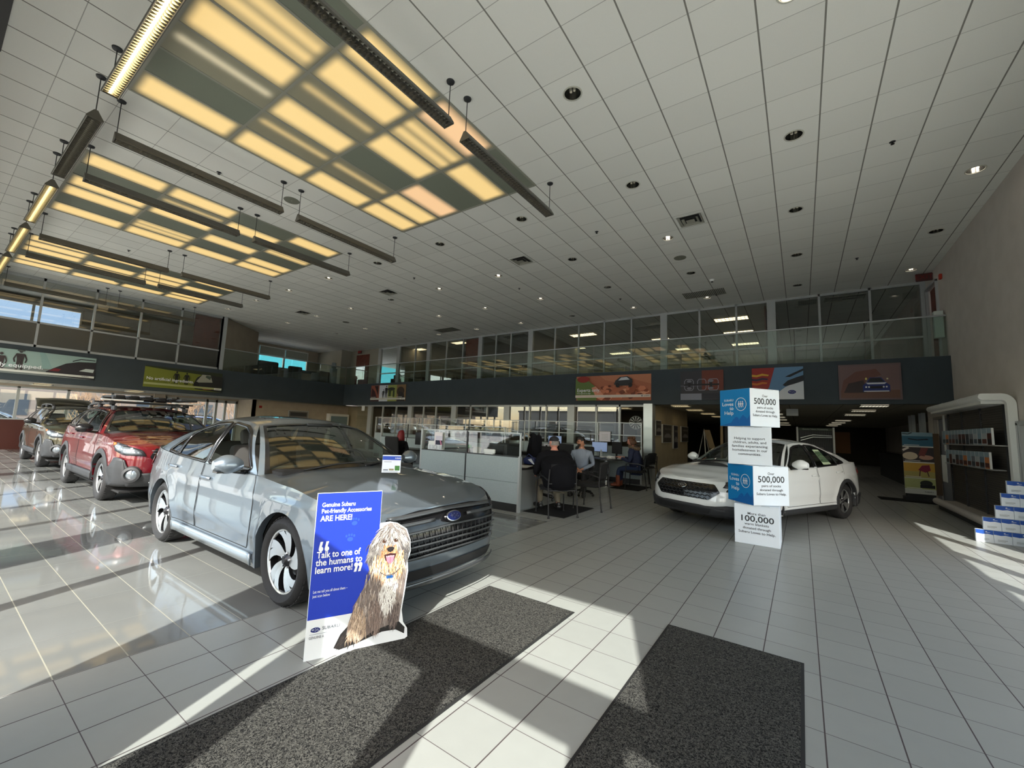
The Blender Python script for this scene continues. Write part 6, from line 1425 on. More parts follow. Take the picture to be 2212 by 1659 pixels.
mb = MB(); mb.rbox((0,0,0),(.17,.14,.66),.01); o = mb.build('wall_box', flat(srgb(196,206,198)), loc=(2.83,13.98,4.38)); tag(o, 'pale upright box on the end wall behind the balcony glass', 'wall box')
mb = MB(); mb.rbox((0,0,0),(.32,.04,.22),.006); tag(mb.build('hanging_sign', flat(srgb(200,204,202)), loc=(-.21,16.0,2.33)), 'plain white sign hanging under the hall ceiling', 'sign')
# ---------------- people ----------------
def skin_mesh(name, segs, m, parent, sub=1, loc=None):
    """segs: list of chains [(x,y,z,r),...]; the first chain holds the root; chains share points by position"""
    pts = []; idx = {}; ed = []; rad = []
    def pid(p):
        k = (round(p[0],4), round(p[1],4), round(p[2],4))
        if k not in idx: idx[k] = len(pts); pts.append(k); rad.append(p[3])
        return idx[k]
    for ch in segs:
        for a, b in zip(ch, ch[1:]):
            i, j = pid(a), pid(b)
            if i != j and (i, j) not in ed: ed.append((i, j))
    me = bpy.data.meshes.new(name); me.from_pydata(pts, ed, []); o = bpy.data.objects.new(name, me); COL.objects.link(o); o.parent = parent
    md = o.modifiers.new('skin', 'SKIN'); md.use_smooth_shade = True
    for i, sv in enumerate(me.skin_vertices[0].data): r = rad[i]; sv.radius = (r, r) if not isinstance(r, tuple) else r; sv.use_root = (i == 0)
    if sub: s = o.modifiers.new('sub', 'SUBSURF'); s.levels = sub; s.render_levels = sub
    # bake so the mesh is plain
    dg = bpy.context.evaluated_depsgraph_get(); me2 = bpy.data.meshes.new_from_object(o.evaluated_get(dg)); o.modifiers.clear(); o.data = me2; bpy.data.meshes.remove(me); me2.name = name
    me2.materials.clear(); me2.materials.append(m); me2.polygons.foreach_set('use_smooth', [True]*len(me2.polygons))
    return o
def addmesh(o, mb):
    """join builder geometry into object o (keeps one body mesh)"""
    bm = bmesh.new(); bm.from_mesh(o.data); vs = [bm.verts.new(tuple(v)) for v in mb.v]
    for f in mb.f:
        try: q = bm.faces.new([vs[i] for i in f]); q.smooth = True
        except ValueError: pass
    bmesh.ops.recalc_face_normals(bm, faces=bm.faces); bm.to_mesh(o.data); bm.free()
M_SKIN = mat('skin_light', srgb(206,142,122), .55); M_SKIN2 = mat('skin_tan', srgb(178,124,96), .55); M_HAIRB = mat('hair_black', (.012,.010,.010), .5); M_HAIRG = mat('hair_grey', srgb(120,112,106), .7, noise=srgb(150,142,136), nscale=80); M_HAIRR = mat('hair_crimson', srgb(128,14,22), .55, noise=srgb(96,8,16), nscale=60); M_HAIRBR = mat('hair_brown', srgb(96,62,38), .6, noise=srgb(70,44,28), nscale=60)
def head(mb, c, s, rz, pitch=0):
    """head with brow, nose, lips, chin and ears facing local +Y before rotation rz"""
    R = (Matrix.Rotation(rz, 3, 'Z') @ Matrix.Rotation(pitch, 3, 'X')); c = Vector(c); P = []; n, m_ = 20, 14
    for i in range(m_+1):
        t = pi*i/m_; row = []
        for k in range(n):
            a = 2*pi*k/n; x = sin(t)*cos(a); y = sin(t)*sin(a); z = -cos(t)
            w_ = .078*(1-.28*max(0,-z)**1.5); d_ = .098*(1-.18*max(0,-z)); X_ = x*w_; Y_ = y*d_; Z_ = z*.118
            if y > .2 and z < .1: Y_ += .008*(y-.2)*max(0,-z)*2
            if abs(z-.12) < .22 and y > .6: Y_ -= .006*(1-abs(z-.12)/.22)*(1 if abs(x) > .15 else 0)
            row.append(c+R @ Vector((X_*s, Y_*s, Z_*s)))
        P.append(row+[row[0]])
    mb.grid(P)
    def pt(x, y, z): return c+R @ Vector((x*s, y*s, z*s))
    mb.add([pt(-.010,.094,.030),pt(.010,.094,.030),pt(.017,.094,-.022),pt(-.017,.094,-.022),pt(0,.122,-.016),pt(0,.098,.034)], [(0,5,4),(5,1,4),(0,4,3),(1,2,4),(3,4,2)])
    for sx in (-1,1): mb.ell(pt(sx*.080,-.004,.004), (.010*s,.022*s,.032*s), 8, 6, R)
    mb.tube([pt(-.024,.092,-.048), pt(0,.101,-.046), pt(.024,.092,-.048)], .0055*s, 6)
    return pt, R
def hand(palm, d, side, up, s=1.0, curl=.6):
    """finger chains for a skinned hand: palm centre, pointing direction d"""
    d = Vector(d).normalized(); up = Vector(up).normalized(); sd = d.cross(up).normalized(); p = Vector(palm); ch = []
    for k, L_ in enumerate((.070,.078,.074,.058)):
        o = p+sd*(k-1.5)*.019*s*side+d*.030*s; a = o+(d-up*curl*.3)*L_*.45*s; b = a+(d-up*curl)*L_*.35*s; e = b+(d*.5-up*curl*1.3)*L_*.3*s
        ch.append([(*p, .020*s), (*o, .0105*s), (*a, .0095*s), (*b, .009*s), (*e, .0075*s)])
    o = p-sd*.030*s*side+d*.0; ch.append([(*p, .020*s), (*o, .0115*s), (*(o+d*.03*s-sd*.012*s*side-up*.01), .010*s), (*(o+d*.055*s-sd*.006*s*side-up*.02), .008*s)])
    return ch
def seated(name_label, loc, rz, shirt, pants, shoe, skin, hips=.50, sh=1.0, lean=.05, arms=None, legs=None, belly=1.0, headrz=0, hair=None, extra=None, headpitch=0, scale=1.0):
    """seated figure facing local +Y; origin on the floor below the hips"""
    t = thing('person', name_label, 'person', loc, rz); t.scale = (scale,)*3
    H = Vector((0,0,hips)); C = Vector((0,lean*.5,hips+.30)); N_ = Vector((0,lean,hips+.50)); K = Vector((0,lean+.02,hips+.585)); hd = Vector((0,lean+.05,hips+.715))
    SHW = .19*sh; S_ = {}
    body = [[(*H,.13),(*(H+Vector((0,.0,.14))),.125*belly),(*C,.13),(*N_,.06),(*K,.058),(*(hd-Vector((0,0,.05))),.055)]]
    coat = [[(*H,.16*belly),(*(H+Vector((0,.01,.15))),.165*belly),(*C,.165*sh),(*N_,.125),(*(N_+Vector((0,.012,.065))),.066)]]
    pant = []; shoes = MB()
    legs = legs or {1: ((.12,.44,.50),(.13,.46,.09)), -1: ((-.12,.44,.50),(-.13,.46,.09))}
    arms = arms or {1: ((.30,.05,.70),(.18,.30,.68)), -1: ((-.30,.05,.70),(-.18,.30,.68))}
    for sg in (1,-1):
        kn, an = legs[sg]; hp = Vector((sg*.09,0,hips-.02)); kn = Vector(kn); an = Vector(an)
        body.append([(*H,.13),(*hp,.09),(*hp.lerp(kn,.5),.078),(*kn,.058),(*kn.lerp(an,.45),.056),(*an,.038)])
        pant.append([(*H,.135),(*hp,.105),(*hp.lerp(kn,.5),.095),(*kn,.075),(*kn.lerp(an,.45),.070),(*(kn.lerp(an,.93)),.062)])
        f = Vector((0,1,0)) if abs(an.z) < .3 else Vector((0,.8,-.3)); tz = max(an.z-.06,.02)
        fd = Vector((sg*.15,1,0)).normalized(); Rf = Matrix.Rotation(-sg*.15, 3, 'Z'); shoes.rbox((an.x+fd.x*.07, an.y+.07, tz+.035),(.095,.27,.075),.035,Rf); shoes.rbox((an.x, an.y, tz+.075),(.085,.10,.09),.035)
        el, wr = arms[sg]; s0 = N_+Vector((sg*SHW,0,-.03)); el = Vector(el); wr = Vector(wr); 
        body.append([(*N_,.06),(*s0,.048),(*s0.lerp(el,.5),.050),(*el,.040),(*el.lerp(wr,.4),.040),(*wr,.026),(*(wr+(wr-el).normalized()*.05),.024)])
        pl = wr+(wr-el).normalized()*.05
        for ch in hand(pl, (wr-el), sg, (0,0,1), 1.0): ch[0] = (*pl,.024); body.append(ch)
        coat.append([(*N_,.125),(*s0,.074*sh),(*s0.lerp(el,.5),.060*sh),(*el,.050*sh),(*el.lerp(wr,.5),.044*sh),(*el.lerp(wr,.92),.036)])
    b = skin_mesh('body', body, skin, t); mb = MB(); pt, R = head(mb, hd, 1.0, headrz, headpitch); addmesh(b, mb)
    so_ = skin_mesh('shirt', coat, shirt, t); mb = MB(); hz = hips
    mb.grid([[Vector((rx*cos(2*pi*k/20), cy+ry*sin(2*pi*k/20), hz+z)) for k in range(21)] for z, rx, ry, cy in ((.30,.165*sh,.145,lean*.6),(.40,.178*sh,.14,lean*.8),(.455,.178*sh,.12,lean*.9),(.50,.155*sh,.112,lean),(.54,.108*(sh*.5+.5),.090,lean+.01),(.565,.066,.066,lean+.02))])
    addmesh(so_, mb); skin_mesh('trousers', pant, pants, t); shoes.build('shoes', shoe, t, True)
    e = MB()
    for sx in (-1,1): e.ell(pt(sx*.030,.088,.012), (.011,.007,.0065), 8, 6, R)
    e.build('eyes', flat(srgb(30,24,22)), t, True)
    if hair: hair(t, pt, R)
    if extra: extra(t, pt, R, hd)
    return t
def capH(t, pt, R):
    mb = MB(); P = []
    for i in range(9):
        a_ = pi/2*i/8; P.append([pt(.088*cos(a_)*cos(2*pi*k/18), .108*cos(a_)*sin(2*pi*k/18)-.004, .030+.092*sin(a_)) for k in range(19)])
    mb.grid(P); br = [[pt(.070*sin(u_)*1.0, .095+.0*u_+(.075 if j else 0)*cos(u_*.9), .034-.012*j) for u_ in [-1.1+.2*q for q in range(12)]] for j in (0,1)]; mb.grid(br); mb.ell(pt(0,0,.122),(.008,.008,.006),8,6)
    o = mb.build('cap', mat('black_cap_cloth', (.012,.012,.016), .85), t, True); 
    mb = MB()
    for x, y, z in ((.084,-.02,.06),(.080,.03,.062),(.03,-.104,.045),(.082,-.05,.045)): mb.ell(pt(x,y,z),(.010,.010,.011),8,6)
    mb.build('cap_patch', flat(srgb(220,222,224)), o, True)
    mb = MB(); P = [[pt(.080*cos(a_)*1.02, -.005+.100*sin(a_), z) for a_ in [pi+.1+(pi-.2)*q/12 for q in range(13)]] for z in (.036,-.01,-.045)]; mb.grid(P); mb.build('hair', M_HAIRG, t, True)
def glasses(t, pt, R, hd):
    mb = MB()
    for sx in (-1,1):
        mb.tube([pt(sx*.031+.024*cos(2*pi*k/12), .102, .010+.016*sin(2*pi*k/12)) for k in range(12)], .0028, 5, True); mb.tube([pt(sx*.055,.100,.014), pt(sx*.078,.02,.012)], .0028, 5)
    mb.tube([pt(-.008,.104,.012), pt(.008,.104,.012)], .0028, 5); mb.build('glasses', M_BLACK, t, True)
def shortH(t, pt, R):
    mb = MB(); P = []
    for i in range(9):
        a_ = -.15+(pi/2+.15)*i/8; row = []
        for k in range(21):
            th = 2*pi*k/20; c_, s_ = cos(th), sin(th); lift = .055 if s_ > .35 else (.02 if s_ > -.1 else -.035); z = lerp(lift, .126, max(0, sin(max(0, a_)))) if i else lift
            rr = cos(max(0, a_)); row.append(pt(.084*rr*c_, .104*rr*s_-.004, z))
        P.append(row)
    mb.grid(P); mb.build('hair', M_HAIRB, t, True)
    mb = MB(); P = [[pt(.066*cos(a_)*(1-.15*j), .034+.062*sin(a_), -.040-.026*j) for a_ in [.15+(pi-.3)*q/12 for q in range(13)]] for j in (0,1,2)]; mb.grid(P); mb.build('beard', mat('beard_dark', srgb(50,36,30), .9), t, True)
def longH(m, L_=.30, w_=.085):
    def f(t, pt, R):
        mb = MB(); P = []
        for i in range(13):
            row = []
            for k in range(17):
                th = pi*.02+(pi+.0)*1.0*k/16+pi*.98 if False else pi-.25+(pi+.5)*k/16; c_, s_ = cos(th), sin(th)
                if i < 6: a_ = pi/2*(1-i/5); rr = cos(a_); z = .02+.108*sin(a_); yo = 0
                else: rr = 1.0+.12*sin((i-5)/7*pi)+.012*((i*7+k*13) % 5); z = .02-(i-5)/7*L_; yo = -.01
                row.append(pt(w_*rr*c_*1.02, .108*rr*s_-.004+yo, z))
            P.append(row)
        mb.grid(P); o = mb.build('hair', m, t, True); md = o.modifiers.new('s', 'SOLIDIFY'); md.thickness = .012
    return f
M_COATB = mat('black_jacket_cloth', (.006,.006,.008), .9, spec=.15, bump=.3, nscale=14); M_KHAKI = mat('khaki_trousers', srgb(104,98,84), .8); M_JEANS = mat('dark_jeans', srgb(30,44,72), .85); M_SHIRT = mat('grey_blue_shirt', srgb(132,142,158), .7, bump=.3, nscale=14); M_BLKT = mat('black_trousers', (.012,.012,.014), .8); M_PARKA = mat('navy_parka', srgb(24,32,60), .75, bump=.5, nscale=12); M_BOOT = mat('tan_boot_leather', srgb(126,62,38), .6); M_SHOE = mat('black_shoe', (.01,.01,.01), .45)
def face(dx, dy): return atan2(-dx, dy)  # rz so that local +Y points along (dx,dy)
def capman(t, pt, R, hd):
    glasses(t, pt, R, hd)
    mb = MB(); mb.add([(.20,.02,.52),(.30,.06,.50),(.28,.20,.42),(.17,.22,.40),(.16,.10,.47)], [(0,1,2,3,4)]); o = mb.build('shirt_tail', flat(srgb(150,158,172)), t, False); md = o.modifiers.new('s', 'SOLIDIFY'); md.thickness = .01
    mb = MB(); mb.grid([[Vector((rx*cos(2*pi*k/24)*(1+.02*sin(k*2.1+z*30)), cy+ry*sin(2*pi*k/24), z)) for k in range(25)] for z, rx, ry, cy in ((.44,.22,.17,-.14),(.50,.28,.24,-.13),(.60,.30,.30,-.12),(.72,.31,.31,-.12),(.84,.315,.30,-.11),(.90,.312,.27,-.10),(.93,.30,.20,-.07),(.99,.22,.15,-.01),(1.03,.12,.10,.03),(1.055,.07,.07,.05))]); mb.build('jacket_back', M_COATB, t, True)
    mb = MB(); mb.tube([(-.07,.0,1.005),(0,-.055,1.01),(.07,.0,1.005)], .018, 8); mb.build('collar', flat(srgb(70,20,24)), t, True)
M1 = seated('man in a black cap and black jacket seated with his back turned', (-3.60,6.64,0), face(-.80,.60), M_COATB, M_KHAKI, M_SHOE, M_SKIN, hips=.52, sh=1.42, lean=.08, belly=1.45,
    arms={1: ((.34,.10,.72),(.24,.34,.66)), -1: ((-.34,.10,.72),(-.24,.34,.66))}, legs={1: ((.17,.42,.50),(.20,.30,.09)), -1: ((-.15,.44,.50),(-.10,.46,.09))}, headrz=.30, hair=capH, extra=capman)
M2 = seated('bearded man in glasses and a grey shirt with clasped hands', (-4.22,9.05,0), face(.25,-1.0), M_SHIRT, M_BLKT, M_SHOE, M_SKIN2, hips=.50, sh=1.0, lean=.10, arms={1: ((.27,.06,.72),(.035,.30,.60)), -1: ((-.27,.06,.72),(-.035,.30,.60))}, headrz=-1.05, hair=shortH, extra=glasses)
def parka(t, pt, R, hd):
    mb = MB(); n = 22; c = hd+Vector((0,-.07,-.15)); pts = [c+Vector((.17*cos(2*pi*k/n), .12*sin(2*pi*k/n)-.02, .035*sin(2*pi*k/n+.3)-.0)) for k in range(n)]
    mb.tube(pts, .045, 10, True); o = mb.build('fur_collar', mat('fur_trim', srgb(128,108,84), .95, noise=srgb(84,66,50), nscale=60, bump=1.0), t, True)
    md = o.modifiers.new('sub', 'SUBSURF'); md.levels = md.render_levels = 2; tx_ = bpy.data.textures.new('fur', 'CLOUDS'); tx_.noise_scale = .02; dm = o.modifiers.new('d', 'DISPLACE'); dm.texture = tx_; dm.strength = .035
    mb = MB(); mb.ell(hd+Vector((0,-.14,-.22)), (.13,.09,.10), 12, 8); mb.build('hood', M_PARKA, t, True)
def bunH(t, pt, R):
    longH(M_HAIRBR, .12, .095)(t, pt, R); mb = MB(); mb.ell(pt(0,-.10,.07),(.055,.05,.05),12,8); mb.ell(pt(0,-.02,.10),(.085,.095,.045),12,8); mb.build('hair_bun', M_HAIRBR, t, True)
W1 = seated('person in a navy parka with fur hood and tan boots', (-3.66,11.25,0), face(-1.0,-.12), M_PARKA, M_JEANS, M_BOOT, M_SKIN, hips=.52, sh=1.2, lean=.10, belly=1.3, arms={1: ((.30,.12,.72),(.16,.40,.80)), -1: ((-.30,.12,.72),(-.16,.40,.80))}, headrz=0, headpitch=-.35, hair=bunH, extra=parka)
bt = MB()
for sx in (.13,-.13): bt.lathe([(.058,.07),(.060,.16),(.066,.30),(.064,.33)], 14, (sx,.46,0))
bt.build('boot_shaft', M_BOOT, W1, True)
R1 = seated('person with long crimson hair seated behind the partition', (-9.55,8.1,0), face(-.2,1.0), M_COATB, M_BLKT, M_SHOE, M_SKIN, hips=.46, lean=.05, headrz=0, hair=longH(M_HAIRR, .36, .095))
D1 = seated('dark-haired person seated far behind the silver-blue sedan', (-19.2,9.2,0), face(0,-1), M_COATB, M_BLKT, M_SHOE, M_SKIN2, hips=.62, scale=1.06, headrz=0, hair=longH(M_HAIRB, .12, .10))
# ---------------- sales desks ----------------
M_FAB = mat('panel_fabric_grey', srgb(160,172,174), .9, noise=srgb(152,164,166), nscale=60); M_TOP = mat('desk_top_black', (.018,.017,.017), .4); M_PARTG = glassmat('partition_glass', (.86,.89,.87), 1.6)
M_SCR = mat('screen_lit', srgb(90,100,120), .3, emit=srgb(120,140,175), es=.5); M_SCRD = mat('screen_dark', (.01,.01,.012), .15); M_PAPER = mat('paper_white', srgb(214,214,210), .7); M_STEEL = mat('satin_steel_tube', srgb(190,196,200), .25, .8)
def partition(label, p0, p1, n, hp, hg, mid=None, base=True, group='desk partitions'):
    p0 = Vector((*p0,0)); p1 = Vector((*p1,0)); d = p1-p0; L = d.length; rz = atan2(d.y, d.x); t = thing('desk_partition', label, 'partition', p0, rz, group)
    for k in range(n):
        a, b = L*k/n+.018, L*(k+1)/n-.018
        mb = MB(); mb.box(a,b,-.03,.03,.14,hp*.5+.02); mb.box(a,b,-.03,.03,hp*.5+.026,hp-.02); mb.build('fabric_panel', M_FAB, t)
        if hg > hp:
            mb = MB(); mb.add([(a,0,hp),(b,0,hp),(b,0,hg-.02),(a,0,hg-.02)], [(0,1,2,3)]); mb.build('glass_screen', M_PARTG, t)
    mb = MB(); mb.box(0,L,-.028,.028,.0,.14); mb.build('base_trim', M_BLACK, t)
    mb = MB(); mb.box(0,L,-.033,.033,hp-.02,hp); mb.build('cap_rail', M_DARK, t)
    for k in range(n+1):
        mb = MB(); x = L*k/n; w_ = .02 if k in (0,n) else .007; mb.box(x-w_,x+w_,-.034,.034,.0,hp if k not in (0,) or hg <= hp else hg)
        if hg > hp: mb.box(x-.016,x+.016,-.012,.012,hp,hg)
        mb.build('post', M_ALU if (k in (0,n) or hg > 1.5) else M_BLACK, t)
    if hg > hp:
        mb = MB(); mb.box(0,L,-.012,.012,hg-.022,hg)
        if mid: mb.box(0,L,-.012,.012,mid-.01,mid+.01)
        mb.build('top_rail', M_ALU, t)
    return t
partition('pale grey desk partition with low glass nearest the sedan', (-6.62,6.25), (-4.12,6.25), 2, .97, 1.39)
partition('long glass-topped partition in front of the storefront', (-16.1,12.25), (-3.85,12.25), 9, 1.08, 1.78, 1.40)
partition('side partition running back from the end of the nearest one', (-6.66,6.32), (-6.66,9.2), 2, .97, 1.39)
partition('grey partition behind the person with crimson hair', (-12.0,9.4), (-6.72,9.4), 4, 1.05, 1.5)
def desk(label, x0, x1, y0, y1, z=.74, modesty=True):
    t = thing('desk', label, 'desk', ((x0+x1)/2,(y0+y1)/2,0), 0, 'black-topped sales desks'); a, b = (x1-x0)/2, (y1-y0)/2
    mb = MB(); mb.rbox((0,0,z-.015),(2*a,2*b,.03),.008); mb.build('desk_top', M_TOP, t)
    for sx in (-1,1): mb = MB(); mb.box(sx*(a-.03)-.02,sx*(a-.03)+.02,-b+.03,b-.03,0,z-.03); mb.build('end_panel', flat(srgb(120,124,126)), t)
    mb = MB(); mb.box(-a+.06,a-.06,b-.05,b-.03,.25,z-.03); mb.build('modesty_panel', flat(srgb(110,114,116)), t); return t
desk('desk carrying the printer behind the nearest partition', -6.55, -4.2, 6.34, 7.15)
desk('long back desk along the glass-topped partition', -8.6, -5.2, 11.45, 12.15)
desk('desk at the far end of the back row', -13.5, -9.0, 11.45, 12.15)
desk('desk beside the person with crimson hair', -10.9, -8.9, 8.55, 9.25)
t = thing('peninsula_table', 'black half-round table on a steel column leg beside the parka', 'table', (-4.72,11.40,0))
mb = MB(); pts = [(-.45,-.35),(.20,-.62)]+[(.20+.50*cos(a_), -.05+.60*sin(a_)) for a_ in [-1.35+.27*k for k in range(11)]]+[(.2,.80),(-.45,.80)]; mb.prism(pts, (0,0,.03), (0,0,.71)); mb.build('table_top', M_TOP, t)
mb = MB(); mb.cyl((.34,-.50,.0),(.34,-.50,.71),.045,n=20); mb.lathe([(.0,.012),(.055,.012),(.06,0)], 20, (.34,-.50,0)); mb.build('column_leg', M_STEEL, t, True)
mb = MB(); mb.box(-.42,-.38,-.3,.78,0,.71); mb.build('end_panel', flat(srgb(120,124,126)), t)
# chairs
def guest(label, x, y, rz, group='black visitor armchairs', root=[None]):
    if root[0]: return dup(root[0], (x,y,0), rz, label)
    t = thing('visitor_chair', label, 'chair', (x,y,0), rz, group); root[0] = t
    fr = mat('chair_frame_black', (.02,.02,.022), .35, .3)
    mb = MB(); mb.rbox((0,.02,.455),(.47,.46,.075),.035); mb.build('seat', mat('chair_fabric_black', (.012,.012,.013), .9), t, True)
    P = []
    for i in range(9): z = .56+.32*i/8; P.append([(x_, -.235-.06*(i/8)+.035*(x_/.22)**2, z+.02*(1-(x_/.22)**2)) for x_ in [-.22+.055*j for j in range(9)]])
    mb = MB(); mb.grid(P); o = mb.build('backrest', MATS['chair_fabric_black'], t, True); md = o.modifiers.new('s', 'SOLIDIFY'); md.thickness = .035; md.offset = 0
    for sx in (-1,1):
        mb = MB(); mb.tube([(sx*.27,.25,.0),(sx*.265,.24,.46),(sx*.265,.22,.64)], .013, 8); mb.build('leg', fr, t, True)
        mb = MB(); mb.tube([(sx*.27,-.31,.0),(sx*.262,-.25,.50),(sx*.25,-.27,.80)], .013, 8); mb.build('leg', fr, t, True)
        for y_ in (.25,-.31): mb = MB(); mb.cyl((sx*.27,y_,.0),(sx*.27,y_,.02),.02,n=10); mb.build('foot_glide', fr, t)
        mb = MB(); mb.tube([(sx*.262,-.26,.62),(sx*.275,-.1,.665),(sx*.275,.12,.67),(sx*.265,.23,.64)], .013, sq=(.045,.022)); mb.build('armrest', M_BLACK, t)
    for y_, z_ in ((.1,.42),(-.24,.44),(-.255,.56)): mb = MB(); mb.tube([(-.264,y_,z_),(.264,y_,z_)], .011, 6); mb.build('cross_rail', fr, t, True)
    return t
guest('visitor armchair holding the man in a black cap', -3.57, 6.60, face(-.80,.60))
guest('empty visitor armchair standing past the man in a black cap', -3.36, 7.62, face(-1,-.05))
guest('visitor armchair holding the person in the parka', -3.66, 11.27, face(-1,-.1))
guest('visitor armchair tucked between the parka and the bright column', -3.95, 12.9, face(-1,.25))
def office(label, x, y, rz, root=[None]):
    if root[0]: return dup(root[0], (x,y,0), rz, label)
    t = thing('office_chair', label, 'chair', (x,y,0), rz, 'black swivel office chairs'); root[0] = t
    mb = MB(); mb.rbox((0,.03,.46),(.50,.48,.09),.04); mb.build('seat', MATS['chair_fabric_black'], t, True)
    mb = MB(); mb.rbox((0,-.27,.82),(.46,.07,.58),.035,Matrix.Rotation(radians(8),3,'X')); mb.build('backrest', MATS['chair_fabric_black'], t, True)
    mb = MB(); mb.tube([(0,-.1,.42),(0,-.27,.45),(0,-.30,.7)], .02, 8); mb.cyl((0,0,.10),(0,0,.42),.028); mb.build('column', M_BLACK, t, True)
    for k in range(5):
        a = 2*pi*k/5+.3; mb = MB(); mb.tube([(0,0,.12),(.29*cos(a),.29*sin(a),.07)], [.025,.016], 6); mb.ell((.30*cos(a),.30*sin(a),.03),(.03,.03,.03),8,6); mb.build('base_leg', M_BLACK, t, True)
    for sx in (-1,1): mb = MB(); mb.tube([(sx*.26,-.02,.46),(sx*.29,.0,.66)], .016, 6); mb.rbox((sx*.29,.03,.67),(.07,.25,.03),.012); mb.build('armrest', M_BLACK, t, True)
    return t
office('swivel chair holding the bearded man', -4.22, 9.03, face(.25,-1)); office('swivel chair holding the person with crimson hair', -9.55, 8.08, face(-.2,1))
office('empty swivel chair under the draped black coat', -4.55, 7.75, face(.2,-1)); office('empty swivel chair in front of the lit monitor', -5.35, 10.75, face(.1,1)); office('empty swivel chair behind the printer', -6.0, 8.0, face(.1,-1)); office('swivel chair holding the dark-haired person beyond the sedan', -19.2, 9.2, face(0,-1))
# coat draped on the chair
def cloth(name, label, pts_fn, nu, nv, m, loc, rz, cat, th=.012):
    mb = MB(); mb.grid([[pts_fn(i/nu, j/nv) for j in range(nv+1)] for i in range(nu+1)]); o = mb.build(name, m, None, True, loc); o.rotation_euler = (0,0,rz); md = o.modifiers.new('s', 'SOLIDIFY'); md.thickness = th; sb = o.modifiers.new('sub', 'SUBSURF'); sb.levels = sb.render_levels = 1
    return tag(o, label, cat)
rnd = random.Random(8)
def coatf(u, v):
    a = (u-.5)*2; w_ = .20+.10*v+.02*sin(9*v+3*u); return (a*w_, (.10+.07*v)*(1 if abs(a) < .98 else 1)*cos(a*1.4)+.02*sin(14*u+5*v), .68-.70*v+(-.05*a*a) + .02*sin(17*u))
cloth('coat', 'black winter coat draped over a swivel chair behind the partition', coatf, 18, 14, M_COATB, (-4.50,7.40,.70), radians(160), 'coat')
mb = MB(); mb.tube([(-.12,-.0,0),(-.05,.02,.07),(.04,.02,.06),(.07,.0,-.08)], .014, 6); o = mb.build('fur_strip', mat('fur_trim_pale', srgb(150,140,124), .95), bpy.data.objects['coat'], True); o.location = (.1,.18,.60)
mb = MB(); mb.ell((0,0,.09),(.11,.09,.09),14,8); mb.tube([(-.11,0,.03),(-.15,.02,.05),(-.17,0,.0)],.025,6); tag(mb.build('black_cap', mat('black_cap_cloth', (.012,.012,.016), .85), None, True, (-4.98,6.66,1.19)), 'black knitted hat lying on top of the printer', 'hat')
# printer
t = thing('printer', 'large black printer on the desk behind the nearest partition', 'printer', (-4.87,6.68,.74))
mb = MB(); mb.rbox((0,0,.215),(.62,.48,.43),.02); mb.build('printer_body', M_DARK, t); mb = MB(); mb.rbox((0,-.245,.27),(.50,.02,.24),.02); mb.build('front_cover', M_BLACK, t); mb = MB(); mb.rbox((0,-.255,.38),(.12,.02,.02),.005); mb.build('latch', M_DARK, t)
mb = MB(); mb.rbox((0,0,.055),(.26,.05,.075),.015); mb.box(-.10,.10,-.03,.03,0,.02); tag(mb.build('name_plate', mat('white_plastic', srgb(220,224,222), .4), None, False, (-4.82,6.26,.97)), 'small white name plate on top of the nearest partition', 'sign')
# leaflet holder
t = thing('leaflet_holder', 'white leaflet holder with flyers on top of the nearest partition', 'leaflet holder', (-6.20,6.25,.975))
mb = MB(); mb.box(-.10,.20,-.03,.03,0,.012); mb.box(-.06,.20,.02,.03,0,.36); mb.box(-.22,-.04,-.02,.02,0,.17); mb.build('holder', mat('white_plastic', srgb(220,224,222), .4), t)
a = Art((0,-.031,0),(1,0,0),(0,0,1),(0,-1,0),.002); a.rect(-.04,.10,.19,.355,srgb(222,216,220)); a.rect(.0,.17,.19,.28,srgb(200,196,212)); a.rect(.0,.10,.19,.19,srgb(30,32,56)); a.poly([(.12,.19),(.15,.19),(.19,.10),(.15,.10)],srgb(200,120,150)); a.rect(-.21,.0,.19,.10,srgb(216,220,222))
for k in range(4): a.rect(-.19+.1*k,.01,-.115+.1*k,.09,srgb(196,202,206)); 
a.ring(.02,.05,.04,.005,srgb(60,64,70)); a.build('flyers', t)
# small things on desks
def small(name, label, cat, fn, loc, m, rz=0, grp=None, smooth=True): mb = MB(); fn(mb); o = mb.build(name, m, None, smooth, loc); o.rotation_euler = (0,0,rz); return tag(o, label, cat, grp)
small('white_carton', 'small white carton beside the printer behind the partition', 'box', lambda m: m.rbox((0,0,.15),(.34,.2,.30),.01), (-5.55,6.95,.74), M_PAPER, 0, None, False)
def pl(m):
    m.cyl((0,0,0),(0,0,.2),.012,n=8)
    m.lathe([(.04,.36),(.07,.30),(.02,.29)],12)
small('desk_lamp_green', 'green glass shade desk lamp beside the printer', 'lamp', pl, (-5.62,6.60,.74), mat('green_glass_shade', srgb(60,150,70), .3))
def pad(m): m.rbox((0,0,.02),(.42,.22,.04),.01); m.rbox((.02,.02,.055),(.30,.18,.03),.005)
small('paper_stack', 'loose stack of papers at the desk end near the man in a cap', 'papers', lambda m: [m.rbox((.02*i,.01*i,.005+.008*i),(.26,.20,.006),.001) for i in range(4)], (-4.38,6.72,.74), M_PAPER, .3, None, False)
small('magazine', 'brownish magazine lying beyond the paper stack', 'magazine', lambda m: m.rbox((0,0,.012),(.30,.24,.022),.003), (-4.7,7.04,.74), flat(srgb(104,84,76)), .1, None, False)
small('green_folder', 'olive folder propped beside the magazine', 'folder', lambda m: m.rbox((0,0,.06),(.16,.10,.11),.01), (-4.98,7.03,.74), flat(srgb(92,96,48)), .4, None, False)
